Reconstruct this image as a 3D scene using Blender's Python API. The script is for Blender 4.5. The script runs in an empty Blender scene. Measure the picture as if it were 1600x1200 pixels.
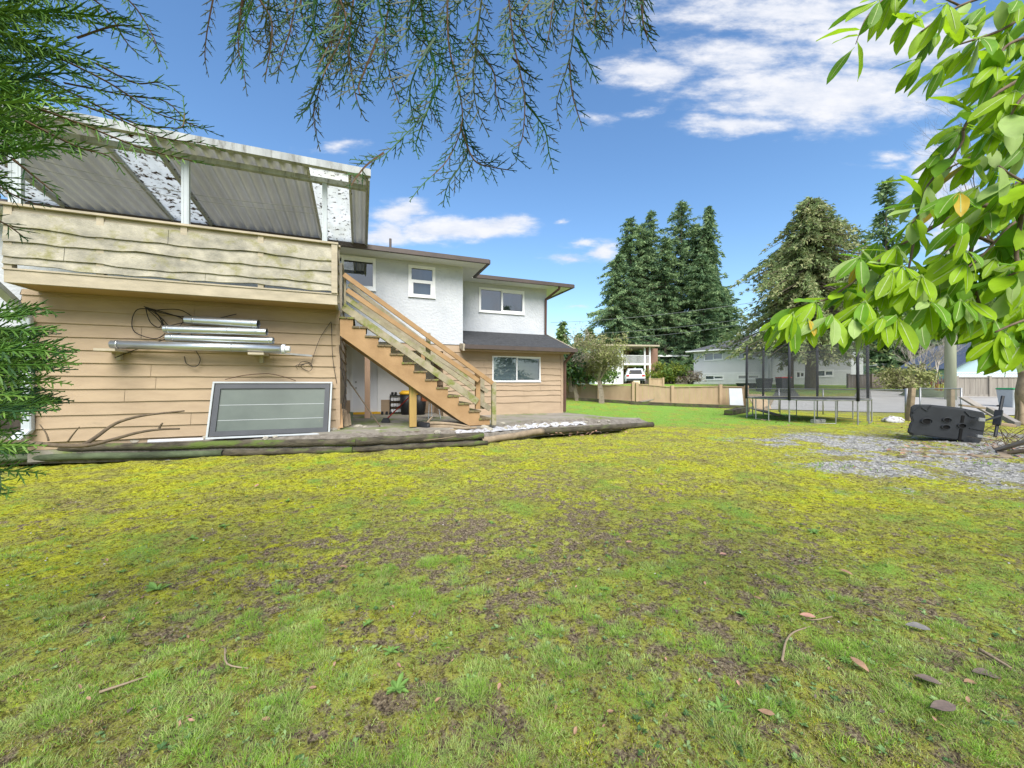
import bpy, bmesh, math, random
import numpy as np
from mathutils import Vector, Matrix
R = math.radians
rnd = random.Random(7)
nr = np.random.RandomState(11)
sc = bpy.context.scene
col = sc.collection

# ------------------------------------------------------------------ survey helpers
EYE, FP, CX, CY = 1.3, 600.0, 800.0, 601.0
UX, UY = 0.931, 0.3651            # direction of the house facade
def H(s, t, z):                    # house frame -> world
    return Vector((s*UX - t*UY, s*UY + t*UX, z))
def at(px, py, Y): return Vector(((px-CX)/FP*Y, Y, EYE+(CY-py)/FP*Y))
def gp(px, py, z=0.0):
    Y = (EYE-z)*FP/(py-CY); return Vector(((px-CX)/FP*Y, Y, z))
def fac(px, py, t):
    dx = (px-CX)/FP; Y = t/(UX-UY*dx)
    return Y*(dx*UX+UY), EYE+(CY-py)/FP*Y
def sst(a, b, x):
    x = np.clip((x-a)/(b-a), 0, 1); return x*x*(3-2*x)
def hgt(x, y): return float(1.28*sst(17, 38, y))
def gt(px, py):                    # pixel -> ground point on the terrain
    Y = 2.0
    while Y < 150:
        z = EYE+(CY-py)/FP*Y
        if z <= hgt((px-CX)/FP*Y, Y): break
        Y += 0.05
    x = (px-CX)/FP*Y
    return Vector((x, Y, hgt(x, Y)))
def onG(x, y): return Vector((x, y, hgt(x, y)))

# ------------------------------------------------------------------ numpy noise
_tab = nr.rand(256, 256)
def vn(x, y):
    xi = np.floor(x).astype(int); yi = np.floor(y).astype(int)
    fx = x-xi; fy = y-yi; fx = fx*fx*(3-2*fx); fy = fy*fy*(3-2*fy)
    a = _tab[xi & 255, yi & 255]; b = _tab[(xi+1) & 255, yi & 255]
    c = _tab[xi & 255, (yi+1) & 255]; d = _tab[(xi+1) & 255, (yi+1) & 255]
    return (a*(1-fx)+b*fx)*(1-fy)+(c*(1-fx)+d*fx)*fy
def fbm(x, y, s, o=4, off=0.0):
    r = 0; a = 0.5; t = 0
    for i in range(o):
        r = r+a*vn(x*s+off+17.3*i, y*s-off+9.1*i); t += a; a *= .5; s *= 2.03
    return r/t

# ------------------------------------------------------------------ materials
def newmat(name):
    m = bpy.data.materials.new(name); m.use_nodes = True
    nt = m.node_tree; b = nt.nodes['Principled BSDF']
    return m, nt, b
def N(nt, typ, **kw):
    n = nt.nodes.new(typ)
    for k, v in kw.items(): setattr(n, k, v)
    return n
def coords(nt, stretch=(1, 1, 1)):
    tc = N(nt, 'ShaderNodeTexCoord'); mp = N(nt, 'ShaderNodeMapping')
    mp.inputs['Scale'].default_value = stretch
    nt.links.new(tc.outputs['Object'], mp.inputs['Vector']); return mp.outputs[0]
def c4(c): return (c[0], c[1], c[2], 1)
def mat(name, c1, c2=None, scale=3, rough=.8, bump=0.0, bscale=30, stretch=(1, 1, 1), c3=None, s3=2.0, th=.55, w=.12,
        metal=0, spec=.3, transl=0):
    m, nt, b = newmat(name); L = nt.links
    b.inputs['Roughness'].default_value = rough; b.inputs['Metallic'].default_value = metal
    b.inputs['Specular IOR Level'].default_value = spec
    v = coords(nt, stretch)
    c2 = c2 or tuple(x*.7 for x in c1)
    n = N(nt, 'ShaderNodeTexNoise'); n.inputs['Scale'].default_value = scale; n.inputs['Detail'].default_value = 8
    n.inputs['Roughness'].default_value = .65
    L.new(v, n.inputs['Vector'])
    r = N(nt, 'ShaderNodeValToRGB'); r.color_ramp.elements[0].position = .32; r.color_ramp.elements[1].position = .68
    r.color_ramp.elements[0].color = c4(c2); r.color_ramp.elements[1].color = c4(c1)
    L.new(n.outputs[0], r.inputs[0]); out = r.outputs[0]
    if c3:
        n3 = N(nt, 'ShaderNodeTexNoise'); n3.inputs['Scale'].default_value = s3; n3.inputs['Detail'].default_value = 9
        n3.inputs['Roughness'].default_value = .7
        L.new(v, n3.inputs['Vector'])
        mr = N(nt, 'ShaderNodeMapRange'); mr.inputs['From Min'].default_value = th; mr.inputs['From Max'].default_value = th+w
        L.new(n3.outputs[0], mr.inputs[0])
        mx = N(nt, 'ShaderNodeMix', data_type='RGBA'); mx.inputs['B'].default_value = c4(c3)
        L.new(mr.outputs[0], mx.inputs['Factor']); L.new(out, mx.inputs['A']); out = mx.outputs['Result']
    L.new(out, b.inputs['Base Color'])
    if bump:
        nb = N(nt, 'ShaderNodeTexNoise'); nb.inputs['Scale'].default_value = bscale; nb.inputs['Detail'].default_value = 6
        L.new(v, nb.inputs['Vector'])
        bp = N(nt, 'ShaderNodeBump'); bp.inputs['Strength'].default_value = bump; bp.inputs['Distance'].default_value = .02
        L.new(nb.outputs[0], bp.inputs['Height']); L.new(bp.outputs[0], b.inputs['Normal'])
    if transl:
        tr = N(nt, 'ShaderNodeBsdfTranslucent'); L.new(out, tr.inputs['Color'])
        ms = N(nt, 'ShaderNodeMixShader'); ms.inputs[0].default_value = transl
        L.new(b.outputs[0], ms.inputs[1]); L.new(tr.outputs[0], ms.inputs[2])
        L.new(ms.outputs[0], nt.nodes['Material Output'].inputs[0])
    return m
def glassmat(name, tint=(.6, .66, .68), gl=.13, rough=.015):
    m, nt, b = newmat(name); L = nt.links; nt.nodes.remove(b)
    t = N(nt, 'ShaderNodeBsdfTransparent'); t.inputs[0].default_value = c4(tint)
    g = N(nt, 'ShaderNodeBsdfGlossy'); g.inputs['Roughness'].default_value = rough; g.inputs['Color'].default_value = (.9, .95, 1, 1)
    lw = N(nt, 'ShaderNodeLayerWeight'); lw.inputs[0].default_value = .4
    ma = N(nt, 'ShaderNodeMath', operation='MULTIPLY_ADD'); ma.inputs[1].default_value = .35; ma.inputs[2].default_value = gl
    L.new(lw.outputs['Fresnel'], ma.inputs[0])
    ms = N(nt, 'ShaderNodeMixShader'); L.new(ma.outputs[0], ms.inputs[0]); L.new(t.outputs[0], ms.inputs[1]); L.new(g.outputs[0], ms.inputs[2])
    L.new(ms.outputs[0], nt.nodes['Material Output'].inputs[0]); return m
def netmat(name, colr, alpha):
    m, nt, b = newmat(name); b.inputs['Base Color'].default_value = c4(colr); b.inputs['Alpha'].default_value = alpha
    b.inputs['Roughness'].default_value = .9; return m
def linkmat(name, scale):
    m, nt, b = newmat(name); L = nt.links
    b.inputs['Base Color'].default_value = (.35, .36, .37, 1); b.inputs['Metallic'].default_value = .6; b.inputs['Roughness'].default_value = .5
    tc = N(nt, 'ShaderNodeTexCoord'); outs = []
    for rot in (45, -45):
        mp = N(nt, 'ShaderNodeMapping'); mp.inputs['Rotation'].default_value = (0, R(rot), 0); L.new(tc.outputs['Object'], mp.inputs[0])
        w = N(nt, 'ShaderNodeTexWave'); w.bands_direction = 'X'; w.inputs['Scale'].default_value = scale; L.new(mp.outputs[0], w.inputs[0])
        g = N(nt, 'ShaderNodeMath', operation='GREATER_THAN'); g.inputs[1].default_value = .93; L.new(w.outputs['Fac'], g.inputs[0]); outs.append(g)
    mx = N(nt, 'ShaderNodeMath', operation='MAXIMUM'); L.new(outs[0].outputs[0], mx.inputs[0]); L.new(outs[1].outputs[0], mx.inputs[1])
    L.new(mx.outputs[0], b.inputs['Alpha']); return m

M = {}
M['tan'] = mat('tan_siding', (.405, .31, .21), (.325, .245, .165), 1.6, .78, .2, 60, (1, 1, 4), c3=(.26, .205, .14), s3=1.6, th=.58, w=.2)
M['tan2'] = mat('tan_siding_back', (.41, .31, .215), (.34, .255, .175), 1.6, .78, .2, 60, (1, 1, 4), c3=(.23, .18, .13), s3=1.8, th=.6, w=.2)
M['rail'] = mat('weathered_cream_boards', (.43, .40, .32), (.21, .20, .165), 3.6, .9, .4, 50, (1, 1, 1.3), c3=(.22, .21, .09), s3=2.6, th=.52, w=.14)
M['cream'] = mat('cream_paint', (.46, .40, .30), (.32, .28, .21), 2.5, .75, .2, 40, (1, 1, 3), c3=(.32, .29, .22), s3=3, th=.62, w=.1)
M['soffit_tan'] = mat('brown_soffit', (.40, .27, .15), (.34, .22, .12), 2, .8, .1)
M['stucco'] = mat('white_stucco', (.55, .57, .60), (.45, .475, .51), 1.3, .9, .9, 16, c3=(.42, .44, .46), s3=2.5, th=.6, w=.15)
M['white'] = mat('white_paint', (.80, .81, .82), (.74, .75, .76), 2, .55, .05)
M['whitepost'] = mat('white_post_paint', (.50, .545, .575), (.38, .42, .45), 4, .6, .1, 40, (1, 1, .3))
M['soffit'] = mat('white_soffit', (.74, .74, .73), (.66, .66, .66), 1, .7)
M['gutter'] = mat('brown_gutter', (.085, .062, .052), (.055, .042, .038), 3, .45, spec=.5)
M['spoutbrown'] = mat('brown_downspout', (.12, .065, .045), (.08, .045, .035), 4, .5)
M['shingle'] = mat('dark_shingles', (.082, .085, .092), (.045, .047, .052), 9, .95, .8, 40, (1, 3, 1), c3=(.16, .12, .04), s3=.8, th=.66, w=.1)
M['greyroof'] = mat('grey_shingles', (.115, .12, .13), (.08, .083, .092), 3, .95, .4, 20)
M['corr'] = mat('corrugated_fibreglass', (.66, .66, .64), (.54, .54, .52), 1.2, .6, .1, 20, (1, .4, 1), transl=.5)
M['skylight'] = mat('leafy_clear_panel', (.80, .82, .82), (.68, .71, .72), 3, .6, 0, c3=(.10, .065, .03), s3=9, th=.55, w=.02, transl=.75)
M['skylight2'] = mat('speckled_clear_panel', (.86, .87, .86), (.72, .73, .68), 2, .6, 0, c3=(.07, .055, .035), s3=11, th=.585, w=.015, transl=.88)
M['guttermould'] = mat('mouldy_white_gutter', (.42, .44, .455), (.24, .255, .26), 4, .6, .1, 30, (1.5, 1, .3), c3=(.13, .13, .12), s3=5, th=.52, w=.15)
M['orange'] = mat('new_cedar_lumber', (.37, .235, .12), (.27, .165, .08), 2.5, .7, .15, 40, (1, 1, 1), c3=(.22, .11, .04), s3=9, th=.68, w=.05)
M['greywood'] = mat('mossy_grey_lumber', (.36, .32, .23), (.22, .19, .13), 4, .9, .3, 50, (1, 1, 1), c3=(.17, .19, .05), s3=3, th=.5, w=.12)
M['pinkpost'] = mat('primed_post', (.53, .36, .25), (.47, .31, .21), 3, .7)
M['mosspost'] = mat('treated_post', (.40, .27, .09), (.30, .20, .07), 3, .8, .2, 40, (2, 2, .4), c3=(.14, .17, .04), s3=2.2, th=.52, w=.12)
M['tread'] = mat('mossy_treads', (.20, .15, .09), (.11, .09, .05), 6, .9, .3, 50, c3=(.17, .19, .05), s3=4, th=.5, w=.1)
M['glass'] = glassmat('window_glass')
M['glassdark'] = glassmat('dark_window_glass', (.4, .44, .45), .2)
M['blind'] = mat('pale_blind', (.34, .385, .41), (.28, .32, .34), 2, .8, 0)
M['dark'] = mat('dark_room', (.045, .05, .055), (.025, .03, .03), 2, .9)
M['window_backing'] = mat('dim_room_and_wall_grey', (.16, .17, .18), (.10, .11, .12), 5, .9, 0, 10, (1, 1, .2))  # room dimness put into a flat grey; also colours a neighbour's wall
M['door'] = mat('white_door_paint', (.74, .76, .80), (.70, .72, .76), 1, .5)
M['metal'] = mat('galvanised_duct', (.60, .63, .66), (.42, .45, .48), 3, .33, .1, 14, (.4, 1, 1), metal=.85, spec=.5)
M['bwhite'] = mat('white_plastic', (.68, .70, .74), (.58, .60, .64), 3, .5)
M['alu'] = mat('dark_grey_aluminium', (.06, .065, .075), (.045, .05, .058), 3, .5, metal=.2)
M['frost'] = mat('fogged_pane', (.10, .125, .11), (.07, .09, .08), 1.2, .35, .02, 3, spec=.25, c3=(.22, .22, .15), s3=.9, th=.66, w=.12)
M['wire'] = mat('black_wire', (.035, .03, .028), (.02, .018, .018), 5, .7)
M['rustwire'] = mat('rusty_wire', (.13, .075, .05), (.08, .05, .035), 9, .8)
M['bark'] = mat('grey_bark', (.17, .14, .11), (.09, .075, .06), 14, .95, .6, 60, (1, 1, .3))
M['deadwood'] = mat('dead_branch_bark', (.15, .115, .075), (.08, .062, .045), 12, .9, .4, 60)
M['log'] = mat('old_mossy_logs', (.115, .10, .07), (.03, .026, .02), 9, .95, .9, 30, (.4, .4, 1.5), c3=(.09, .125, .03), s3=4, th=.5, w=.1)
M['loggreen'] = mat('treated_green_timber', (.10, .13, .07), (.04, .05, .03), 8, .9, .4, 40, (.4, 1, 1))
M['rock'] = mat('pale_stone', (.46, .43, .36), (.28, .26, .21), 6, .95, .6, 30, c3=(.24, .24, .09), s3=3, th=.6, w=.1)
M['brick'] = mat('broken_brick', (.50, .22, .13), (.40, .18, .11), 6, .9, .4)
M['concrete'] = mat('mossy_concrete', (.30, .275, .235), (.20, .185, .155), 1.6, .95, .3, 60, c3=(.14, .19, .04), s3=1.3, th=.50, w=.14)
M['bed'] = mat('littered_sand', (.27, .245, .21), (.11, .095, .075), 9, .98, .8, 60, c3=(.10, .075, .05), s3=5, th=.6, w=.06)
M['plastic_sheet'] = mat('dirty_white_sheet', (.55, .56, .59), (.36, .36, .37), 6, .6, .3, 20, c3=(.17, .13, .09), s3=9, th=.54, w=.05)
M['red'] = mat('red_paint', (.42, .045, .035), (.30, .03, .03), 4, .5)
M['reddrawer'] = mat('red_brown_wood', (.40, .12, .045), (.30, .085, .035), 5, .6)
M['yellow'] = mat('yellow_plastic', (.75, .45, .03), (.65, .38, .03), 3, .5)
M['black'] = mat('black_plastic', (.022, .025, .028), (.014, .015, .017), 4, .45)
M['hoop'] = mat('worn_black_plastic', (.027, .031, .037), (.015, .017, .021), 2.5, .42, .15, 12, c3=(.06, .065, .07), s3=3, th=.62, w=.2, spec=.5)
M['hole'] = mat('hole_black', (.006, .006, .006), (.004, .004, .004), 4, .95)
M['fence'] = mat('tan_fence_paint', (.42, .31, .20), (.34, .245, .155), 2, .85, .1, 40, (1, 1, .4), c3=(.32, .26, .16), s3=1.2, th=.6, w=.15)
M['greyfence'] = mat('grey_fence_boards', (.30, .275, .24), (.20, .18, .16), 3, .9, .1, 40, (2, 2, .2))
M['darkfence'] = mat('weathered_slats', (.24, .20, .18), (.15, .13, .115), 3, .9, .1, 40, (2, 2, .2))
M['steel'] = mat('galvanised_steel', (.38, .39, .40), (.25, .255, .26), 8, .45, metal=.6)
M['padsleeve'] = mat('black_foam_sleeve', (.035, .037, .045), (.02, .022, .026), 6, .8)
M['net'] = netmat('black_safety_net', (.05, .052, .055), .27)
M['tmat'] = mat('trampoline_mat', (.03, .03, .033), (.02, .02, .022), 5, .85)
M['chain'] = linkmat('chain_link_wire', 9)
M['pole'] = mat('greenish_pole_wood', (.38, .40, .30), (.29, .31, .23), 3, .9, .2, 30, (2, 2, .2))
M['dirtwood'] = mat('rotting_board', (.32, .25, .17), (.19, .145, .10), 5, .9, .4, 40, (1, 1, 1), c3=(.18, .19, .07), s3=2.5, th=.6, w=.12)
M['asphalt'] = mat('asphalt', (.09, .09, .092), (.065, .065, .067), 4, .95, .3, 60)
M['road'] = mat('pale_concrete_road', (.37, .36, .35), (.30, .29, .28), .7, .95, .1, 30, c3=(.30, .22, .16), s3=.25, th=.66, w=.1)
M['blueh'] = mat('pale_blue_siding', (.42, .55, .68), (.38, .50, .62), 2, .7)
M['lav'] = mat('pale_grey_stucco', (.62, .63, .66), (.57, .58, .61), 1, .85, .1)
M['sidingw'] = mat('white_lap_siding', (.70, .71, .72), (.62, .63, .64), 1, .7)
M['brickred'] = mat('brown_brick', (.28, .17, .12), (.20, .12, .09), 9, .9, .2, 30)
M['greenlid'] = mat('green_lid', (.05, .30, .12), (.04, .24, .10), 3, .5)
M['binpale'] = mat('pale_grey_bin', (.42, .45, .47), (.35, .38, .40), 2, .5)
M['bindark'] = mat('dark_bin', (.045, .05, .06), (.03, .035, .04), 3, .5)
M['car'] = mat('white_car_paint', (.72, .75, .80), (.70, .73, .78), 1, .25, spec=.6)
M['tail'] = mat('tail_light', (.45, .03, .02), (.35, .02, .02), 1, .3)
M['cedarwood'] = mat('cedar_stem', (.13, .075, .04), (.08, .05, .03), 20, .8)
def leafm(name, c, tr=.3, rough=.5, sc_=4, k=.6, spec=.3):
    return mat(name, c, tuple(x*k for x in c), sc_, rough, 0, transl=tr, spec=spec)
CED = [leafm('cedar_green_mid', (.11, .25, .035)), leafm('cedar_green_dark', (.045, .125, .035)), leafm('cedar_green_light', (.20, .36, .06)), M['cedarwood']]
CEDD = [leafm('cedar_spray_green', (.06, .18, .035)), leafm('cedar_deep_twig', (.04, .11, .03)), leafm('cedar_brown_twig', (.10, .12, .04)), M['cedarwood']]  # deeper greens and brown for the central hanging sprays
LAU = [leafm('laurel_leaf', (.37, .60, .02), .5, .5, 12, .65, .2), leafm('laurel_leaf_deep', (.17, .37, .02), .4, .5, 12, .6, .25),
       leafm('laurel_leaf_pale', (.40, .56, .17), .4, .55, 12, .7), leafm('laurel_leaf_yellow', (.60, .42, .03), .4, .5, 9, .7)]
CON = [leafm('conifer_mid', (.16, .27, .125), .3, .8), leafm('conifer_dark', (.08, .15, .08), .3, .8), leafm('conifer_light', (.29, .41, .19), .25, .8)]
OLV = [leafm('cedar_far_mid', (.28, .37, .15), .25, .8), leafm('cedar_far_dark', (.16, .21, .09), .25, .8), leafm('cedar_far_brown', (.36, .38, .18), .1, .8)]
OLT = [leafm('twig_olive', (.34, .32, .17), .1, .8), leafm('twig_grey', (.42, .37, .31), .1, .8), leafm('bud_green', (.33, .36, .13), .1, .8)]
SHR = [leafm('shrub_mid', (.16, .26, .06), .15, .7), leafm('shrub_dark', (.05, .115, .03), .1, .7), leafm('shrub_lime', (.25, .30, .04), .2, .7)]
GRS = [leafm('grass_bright', (.34, .60, .07), .4, .6), leafm('grass_mid', (.22, .46, .06), .4, .6), leafm('grass_pale', (.48, .62, .19), .35, .6),
       leafm('grass_straw', (.38, .33, .17), .3, .7)]
MOS = [leafm('moss_yellow', (.52, .53, .02), .3, .8), leafm('moss_green', (.37, .46, .03), .3, .8), leafm('moss_olive', (.38, .38, .09), .2, .8), leafm('moss_brown', (.22, .17, .10), .1, .8)]

# ------------------------------------------------------------------ object helpers
def tag(o, label=None, cat=None, group=None, kind=None):
    if label: o['label'] = label
    if cat: o['category'] = cat
    if group: o['group'] = group
    if kind: o['kind'] = kind
    return o
WM = {}
def empty(name, loc, rz=0, label=None, cat=None, group=None):
    o = bpy.data.objects.new(name, None); col.objects.link(o)
    o.location = loc; o.rotation_euler = (0, 0, rz); o.empty_display_size = .2
    WM[o.name] = Matrix.Translation(Vector(loc)) @ Matrix.Rotation(rz, 4, 'Z')
    return tag(o, label, cat, group)
def _link(name, me, parent, base):
    o = bpy.data.objects.new(name, me); col.objects.link(o)
    if parent is not None:
        inv = WM[parent.name].inverted(); me.transform(inv); o.parent = parent; WM[o.name] = WM[parent.name]
    else:
        if base is None:
            n = len(me.vertices); a = np.empty(n*3); me.vertices.foreach_get('co', a); a = a.reshape(-1, 3)
            base = Vector(((a[:, 0].min()+a[:, 0].max())/2, (a[:, 1].min()+a[:, 1].max())/2, a[:, 2].min()))
        base = Vector(base)
        me.transform(Matrix.Translation(-base)); o.location = base; WM[o.name] = Matrix.Translation(base)
    return o
class MB:
    def __init__(s): s.v = []; s.f = []; s.mi = []
    def add(s, vs, fs, mi=0):
        k = len(s.v); s.v += [tuple(v) for v in vs]
        for f in fs: s.f.append([k+i for i in f]); s.mi.append(mi)
    def hexa(s, c, mi=0):      # 8 corners: bottom 4, top 4
        s.add(c, [(0, 3, 2, 1), (4, 5, 6, 7), (0, 1, 5, 4), (1, 2, 6, 5), (2, 3, 7, 6), (3, 0, 4, 7)], mi)
    def box(s, m, a0, a1, d0, d1, z0, z1, mi=0):
        s.hexa([m(a0, d0, z0), m(a1, d0, z0), m(a1, d1, z0), m(a0, d1, z0), m(a0, d0, z1), m(a1, d0, z1), m(a1, d1, z1), m(a0, d1, z1)], mi)
    def bar(s, p, q, w, h, up=(0, 0, 1), mi=0):   # rectangular bar between p and q
        p = Vector(p); q = Vector(q); d = (q-p).normalized(); up = Vector(up)
        x = d.cross(up); x = x.normalized() if x.length > 1e-4 else Vector((1, 0, 0)); y = x.cross(d).normalized()
        x *= w/2; y *= h/2
        s.hexa([p-x-y, p+x-y, q+x-y, q-x-y, p-x+y, p+x+y, q+x+y, q-x+y], mi)
    def tube(s, pts, rad, n=8, mi=0, cap=True):
        pts = [Vector(p) for p in pts]; k = len(pts)
        if not isinstance(rad, (list, tuple)): rad = [rad]*k
        ref = Vector((0, 0, 1)); rings = []
        for i, p in enumerate(pts):
            d = (pts[min(i+1, k-1)]-pts[max(i-1, 0)])
            d = d.normalized() if d.length > 1e-9 else Vector((0, 0, 1))
            if abs(d.dot(ref)) > .95: ref = Vector((1, 0, 0)) if abs(d.x) < .9 else Vector((0, 1, 0))
            x = d.cross(ref).normalized(); y = x.cross(d); ref = y
            rings.append([p+(x*math.cos(2*math.pi*j/n)+y*math.sin(2*math.pi*j/n))*rad[i] for j in range(n)])
        vs = [v for r in rings for v in r]; fs = []
        for i in range(k-1):
            for j in range(n): fs.append((i*n+j, i*n+(j+1) % n, (i+1)*n+(j+1) % n, (i+1)*n+j))
        if cap: fs.append(tuple(range(n))[::-1]); fs.append(tuple((k-1)*n+j for j in range(n)))
        s.add(vs, fs, mi)
    def build(s, name, mats, parent=None, base=None, smooth=False, bevel=0, noflip=False):
        me = bpy.data.meshes.new(name); me.from_pydata(s.v, [], s.f)
        mats = mats if isinstance(mats, (list, tuple)) else [mats]
        for m_ in mats: me.materials.append(m_)
        me.polygons.foreach_set('material_index', s.mi)
        if not noflip or bevel:
            bm = bmesh.new(); bm.from_mesh(me)
            bmesh.ops.recalc_face_normals(bm, faces=bm.faces)
            if bevel:
                es = [e for e in bm.edges if len(e.link_faces) == 2 and e.calc_face_angle(0) > .6]
                bmesh.ops.bevel(bm, geom=es, offset=bevel, segments=2, affect='EDGES', clamp_overlap=True)
            bm.to_mesh(me); bm.free()
        if smooth: me.polygons.foreach_set('use_smooth', [True]*len(me.polygons))
        me.update(); return _link(name, me, parent, base)
def trimesh(name, tris, mi, mats, parent=None, base=None, smooth=False):
    tris = np.asarray(tris, dtype=np.float32); n = len(tris)
    me = bpy.data.meshes.new(name); me.vertices.add(n*3); me.vertices.foreach_set('co', tris.reshape(-1))
    me.loops.add(n*3); me.loops.foreach_set('vertex_index', np.arange(n*3, dtype=np.int32))
    me.polygons.add(n); me.polygons.foreach_set('loop_start', np.arange(0, n*3, 3, dtype=np.int32))
    for m_ in mats: me.materials.append(m_)
    me.polygons.foreach_set('material_index', np.asarray(mi, dtype=np.int32))
    me.update(); me.validate(); return _link(name, me, parent, base)
def segmesh(name, segs, mats, parent=None, base=None):   # segs: (p0xyz,p1xyz,r0,r1,mat)
    a = np.array(segs, dtype=np.float64); p0 = a[:, 0:3]; p1 = a[:, 3:6]; r0 = a[:, 6:7]; r1 = a[:, 7:8]
    d = p1-p0; d /= np.maximum(np.linalg.norm(d, axis=1, keepdims=True), 1e-9)
    ref = np.where(np.abs(d[:, 2:3]) > .9, np.array([[1., 0, 0]]), np.array([[0, 0, 1.]]))
    x = np.cross(d, ref); x /= np.linalg.norm(x, axis=1, keepdims=True); y = np.cross(x, d)
    A = []; B = []
    for k in range(3):
        an = 2*math.pi*k/3; o = x*math.cos(an)+y*math.sin(an); A.append(p0+o*r0); B.append(p1+o*r1)
    T = []
    for k in range(3):
        j = (k+1) % 3
        T.append(np.stack([A[k], A[j], B[j]], 1)); T.append(np.stack([A[k], B[j], B[k]], 1))
    return trimesh(name, np.concatenate(T), np.tile(a[:, 8].astype(int), 6), mats, parent, base)
def copy_tree(o, parent=None):
    c = o.copy(); col.objects.link(c)
    if parent is not None: c.parent = parent
    for ch in list(o.children): copy_tree(ch, c)
    return c

# ------------------------------------------------------------------ camera, sky, sun
cam = bpy.data.cameras.new('camera'); co = bpy.data.objects.new('camera', cam); col.objects.link(co)
co.location = (0, 0, EYE); co.rotation_euler = (R(90), 0, 0); cam.sensor_width = 36; cam.lens = 13.5; cam.clip_end = 3000; cam.clip_start = .05
sc.camera = co
w = bpy.data.worlds.new('World'); sc.world = w; w.use_nodes = True; nt = w.node_tree; L = nt.links
bg = nt.nodes['Background']
SUN_EL, SUN_AZ = 47, 168     # azimuth clockwise from +Y: behind the camera
sky = N(nt, 'ShaderNodeTexSky'); sky.sky_type = 'NISHITA'; sky.sun_disc = False
sky.sun_elevation = R(SUN_EL); sky.sun_rotation = R(SUN_AZ); sky.air_density = 1.2; sky.dust_density = .3; sky.ozone_density = 2.5
hs = N(nt, 'ShaderNodeHueSaturation'); hs.inputs['Saturation'].default_value = 1.12; hs.inputs['Value'].default_value = 1.05
L.new(sky.outputs[0], hs.inputs['Color'])
tc = N(nt, 'ShaderNodeTexCoord'); sx = N(nt, 'ShaderNodeSeparateXYZ'); L.new(tc.outputs['Generated'], sx.inputs[0])
ymx = N(nt, 'ShaderNodeMath', operation='MAXIMUM'); ymx.inputs[1].default_value = .03; L.new(sx.outputs['Y'], ymx.inputs[0])
da = N(nt, 'ShaderNodeMath', operation='DIVIDE'); L.new(sx.outputs['X'], da.inputs[0]); L.new(ymx.outputs[0], da.inputs[1])
db = N(nt, 'ShaderNodeMath', operation='DIVIDE'); L.new(sx.outputs['Z'], db.inputs[0]); L.new(ymx.outputs[0], db.inputs[1])
cv = N(nt, 'ShaderNodeCombineXYZ'); L.new(da.outputs[0], cv.inputs[0]); L.new(db.outputs[0], cv.inputs[1])
# warp
wn = N(nt, 'ShaderNodeTexNoise'); wn.inputs['Scale'].default_value = 5; wn.inputs['Detail'].default_value = 10; wn.inputs['Roughness'].default_value = .6
ws = N(nt, 'ShaderNodeMapping'); ws.inputs['Scale'].default_value = (1, 2.6, 1); L.new(cv.outputs[0], ws.inputs[0]); L.new(ws.outputs[0], wn.inputs['Vector'])
wsub = N(nt, 'ShaderNodeVectorMath', operation='SUBTRACT'); wsub.inputs[1].default_value = (.5, .5, .5); L.new(wn.outputs['Color'], wsub.inputs[0])
wmul = N(nt, 'ShaderNodeVectorMath', operation='MULTIPLY'); wmul.inputs[1].default_value = (.22, .075, 0); L.new(wsub.outputs[0], wmul.inputs[0])
wadd = N(nt, 'ShaderNodeVectorMath', operation='ADD'); L.new(cv.outputs[0], wadd.inputs[0]); L.new(wmul.outputs[0], wadd.inputs[1])
blobs = [(1290, 150, 250, 66, 1.25), (1160, 95, 170, 45, 1.0), (1015, 118, 105, 34, 1.1), (1150, 195, 110, 24, 1.0), (1380, 60, 260, 60, 1.15), (1230, 20, 300, 45, 1.0),
         (1475, 275, 75, 75, 1.1), (1500, 360, 70, 90, .9),
         (710, 360, 140, 25, 1.25), (625, 335, 70, 24, 1.1), (600, 365, 60, 26, 1.1), (770, 350, 80, 18, 1.1),
         (895, 404, 62, 15, .95), (945, 392, 40, 22, .95), (905, 380, 40, 7, .7), (890, 353, 24, 6, .7), (900, 478, 40, 7, .7),
         (515, 230, 75, 12, .75), (1000, 178, 40, 14, .6), (930, 190, 50, 18, .65), (1165, 518, 90, 16, .8), (1400, 245, 60, 14, .7), (1385, 262, 90, 10, .5), (860, 540, 200, 10, .5)]
prev = None
for (bx, by, rx, ry, st) in blobs:
    s1 = N(nt, 'ShaderNodeVectorMath', operation='SUBTRACT'); s1.inputs[1].default_value = ((bx-CX)/FP, (CY-by)/FP, 0); L.new(wadd.outputs[0], s1.inputs[0])
    s2 = N(nt, 'ShaderNodeVectorMath', operation='MULTIPLY'); s2.inputs[1].default_value = (FP/rx, FP/ry, 0); L.new(s1.outputs[0], s2.inputs[0])
    s3 = N(nt, 'ShaderNodeVectorMath', operation='LENGTH'); L.new(s2.outputs[0], s3.inputs[0])
    s4 = N(nt, 'ShaderNodeMath', operation='MULTIPLY_ADD'); s4.inputs[1].default_value = -st; s4.inputs[2].default_value = st*1.25; L.new(s3.outputs['Value'], s4.inputs[0])
    if prev:
        mx = N(nt, 'ShaderNodeMath', operation='MAXIMUM'); L.new(prev, mx.inputs[0]); L.new(s4.outputs[0], mx.inputs[1]); prev = mx.outputs[0]
    else: prev = s4.outputs[0]
fn = N(nt, 'ShaderNodeTexNoise'); fn.inputs['Scale'].default_value = 9; fn.inputs['Detail'].default_value = 12; fn.inputs['Roughness'].default_value = .62; L.new(ws.outputs[0], fn.inputs['Vector'])
fm = N(nt, 'ShaderNodeMath', operation='MULTIPLY_ADD'); fm.inputs[1].default_value = 1.5; fm.inputs[2].default_value = -.95; L.new(fn.outputs[0], fm.inputs[0])
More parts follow.
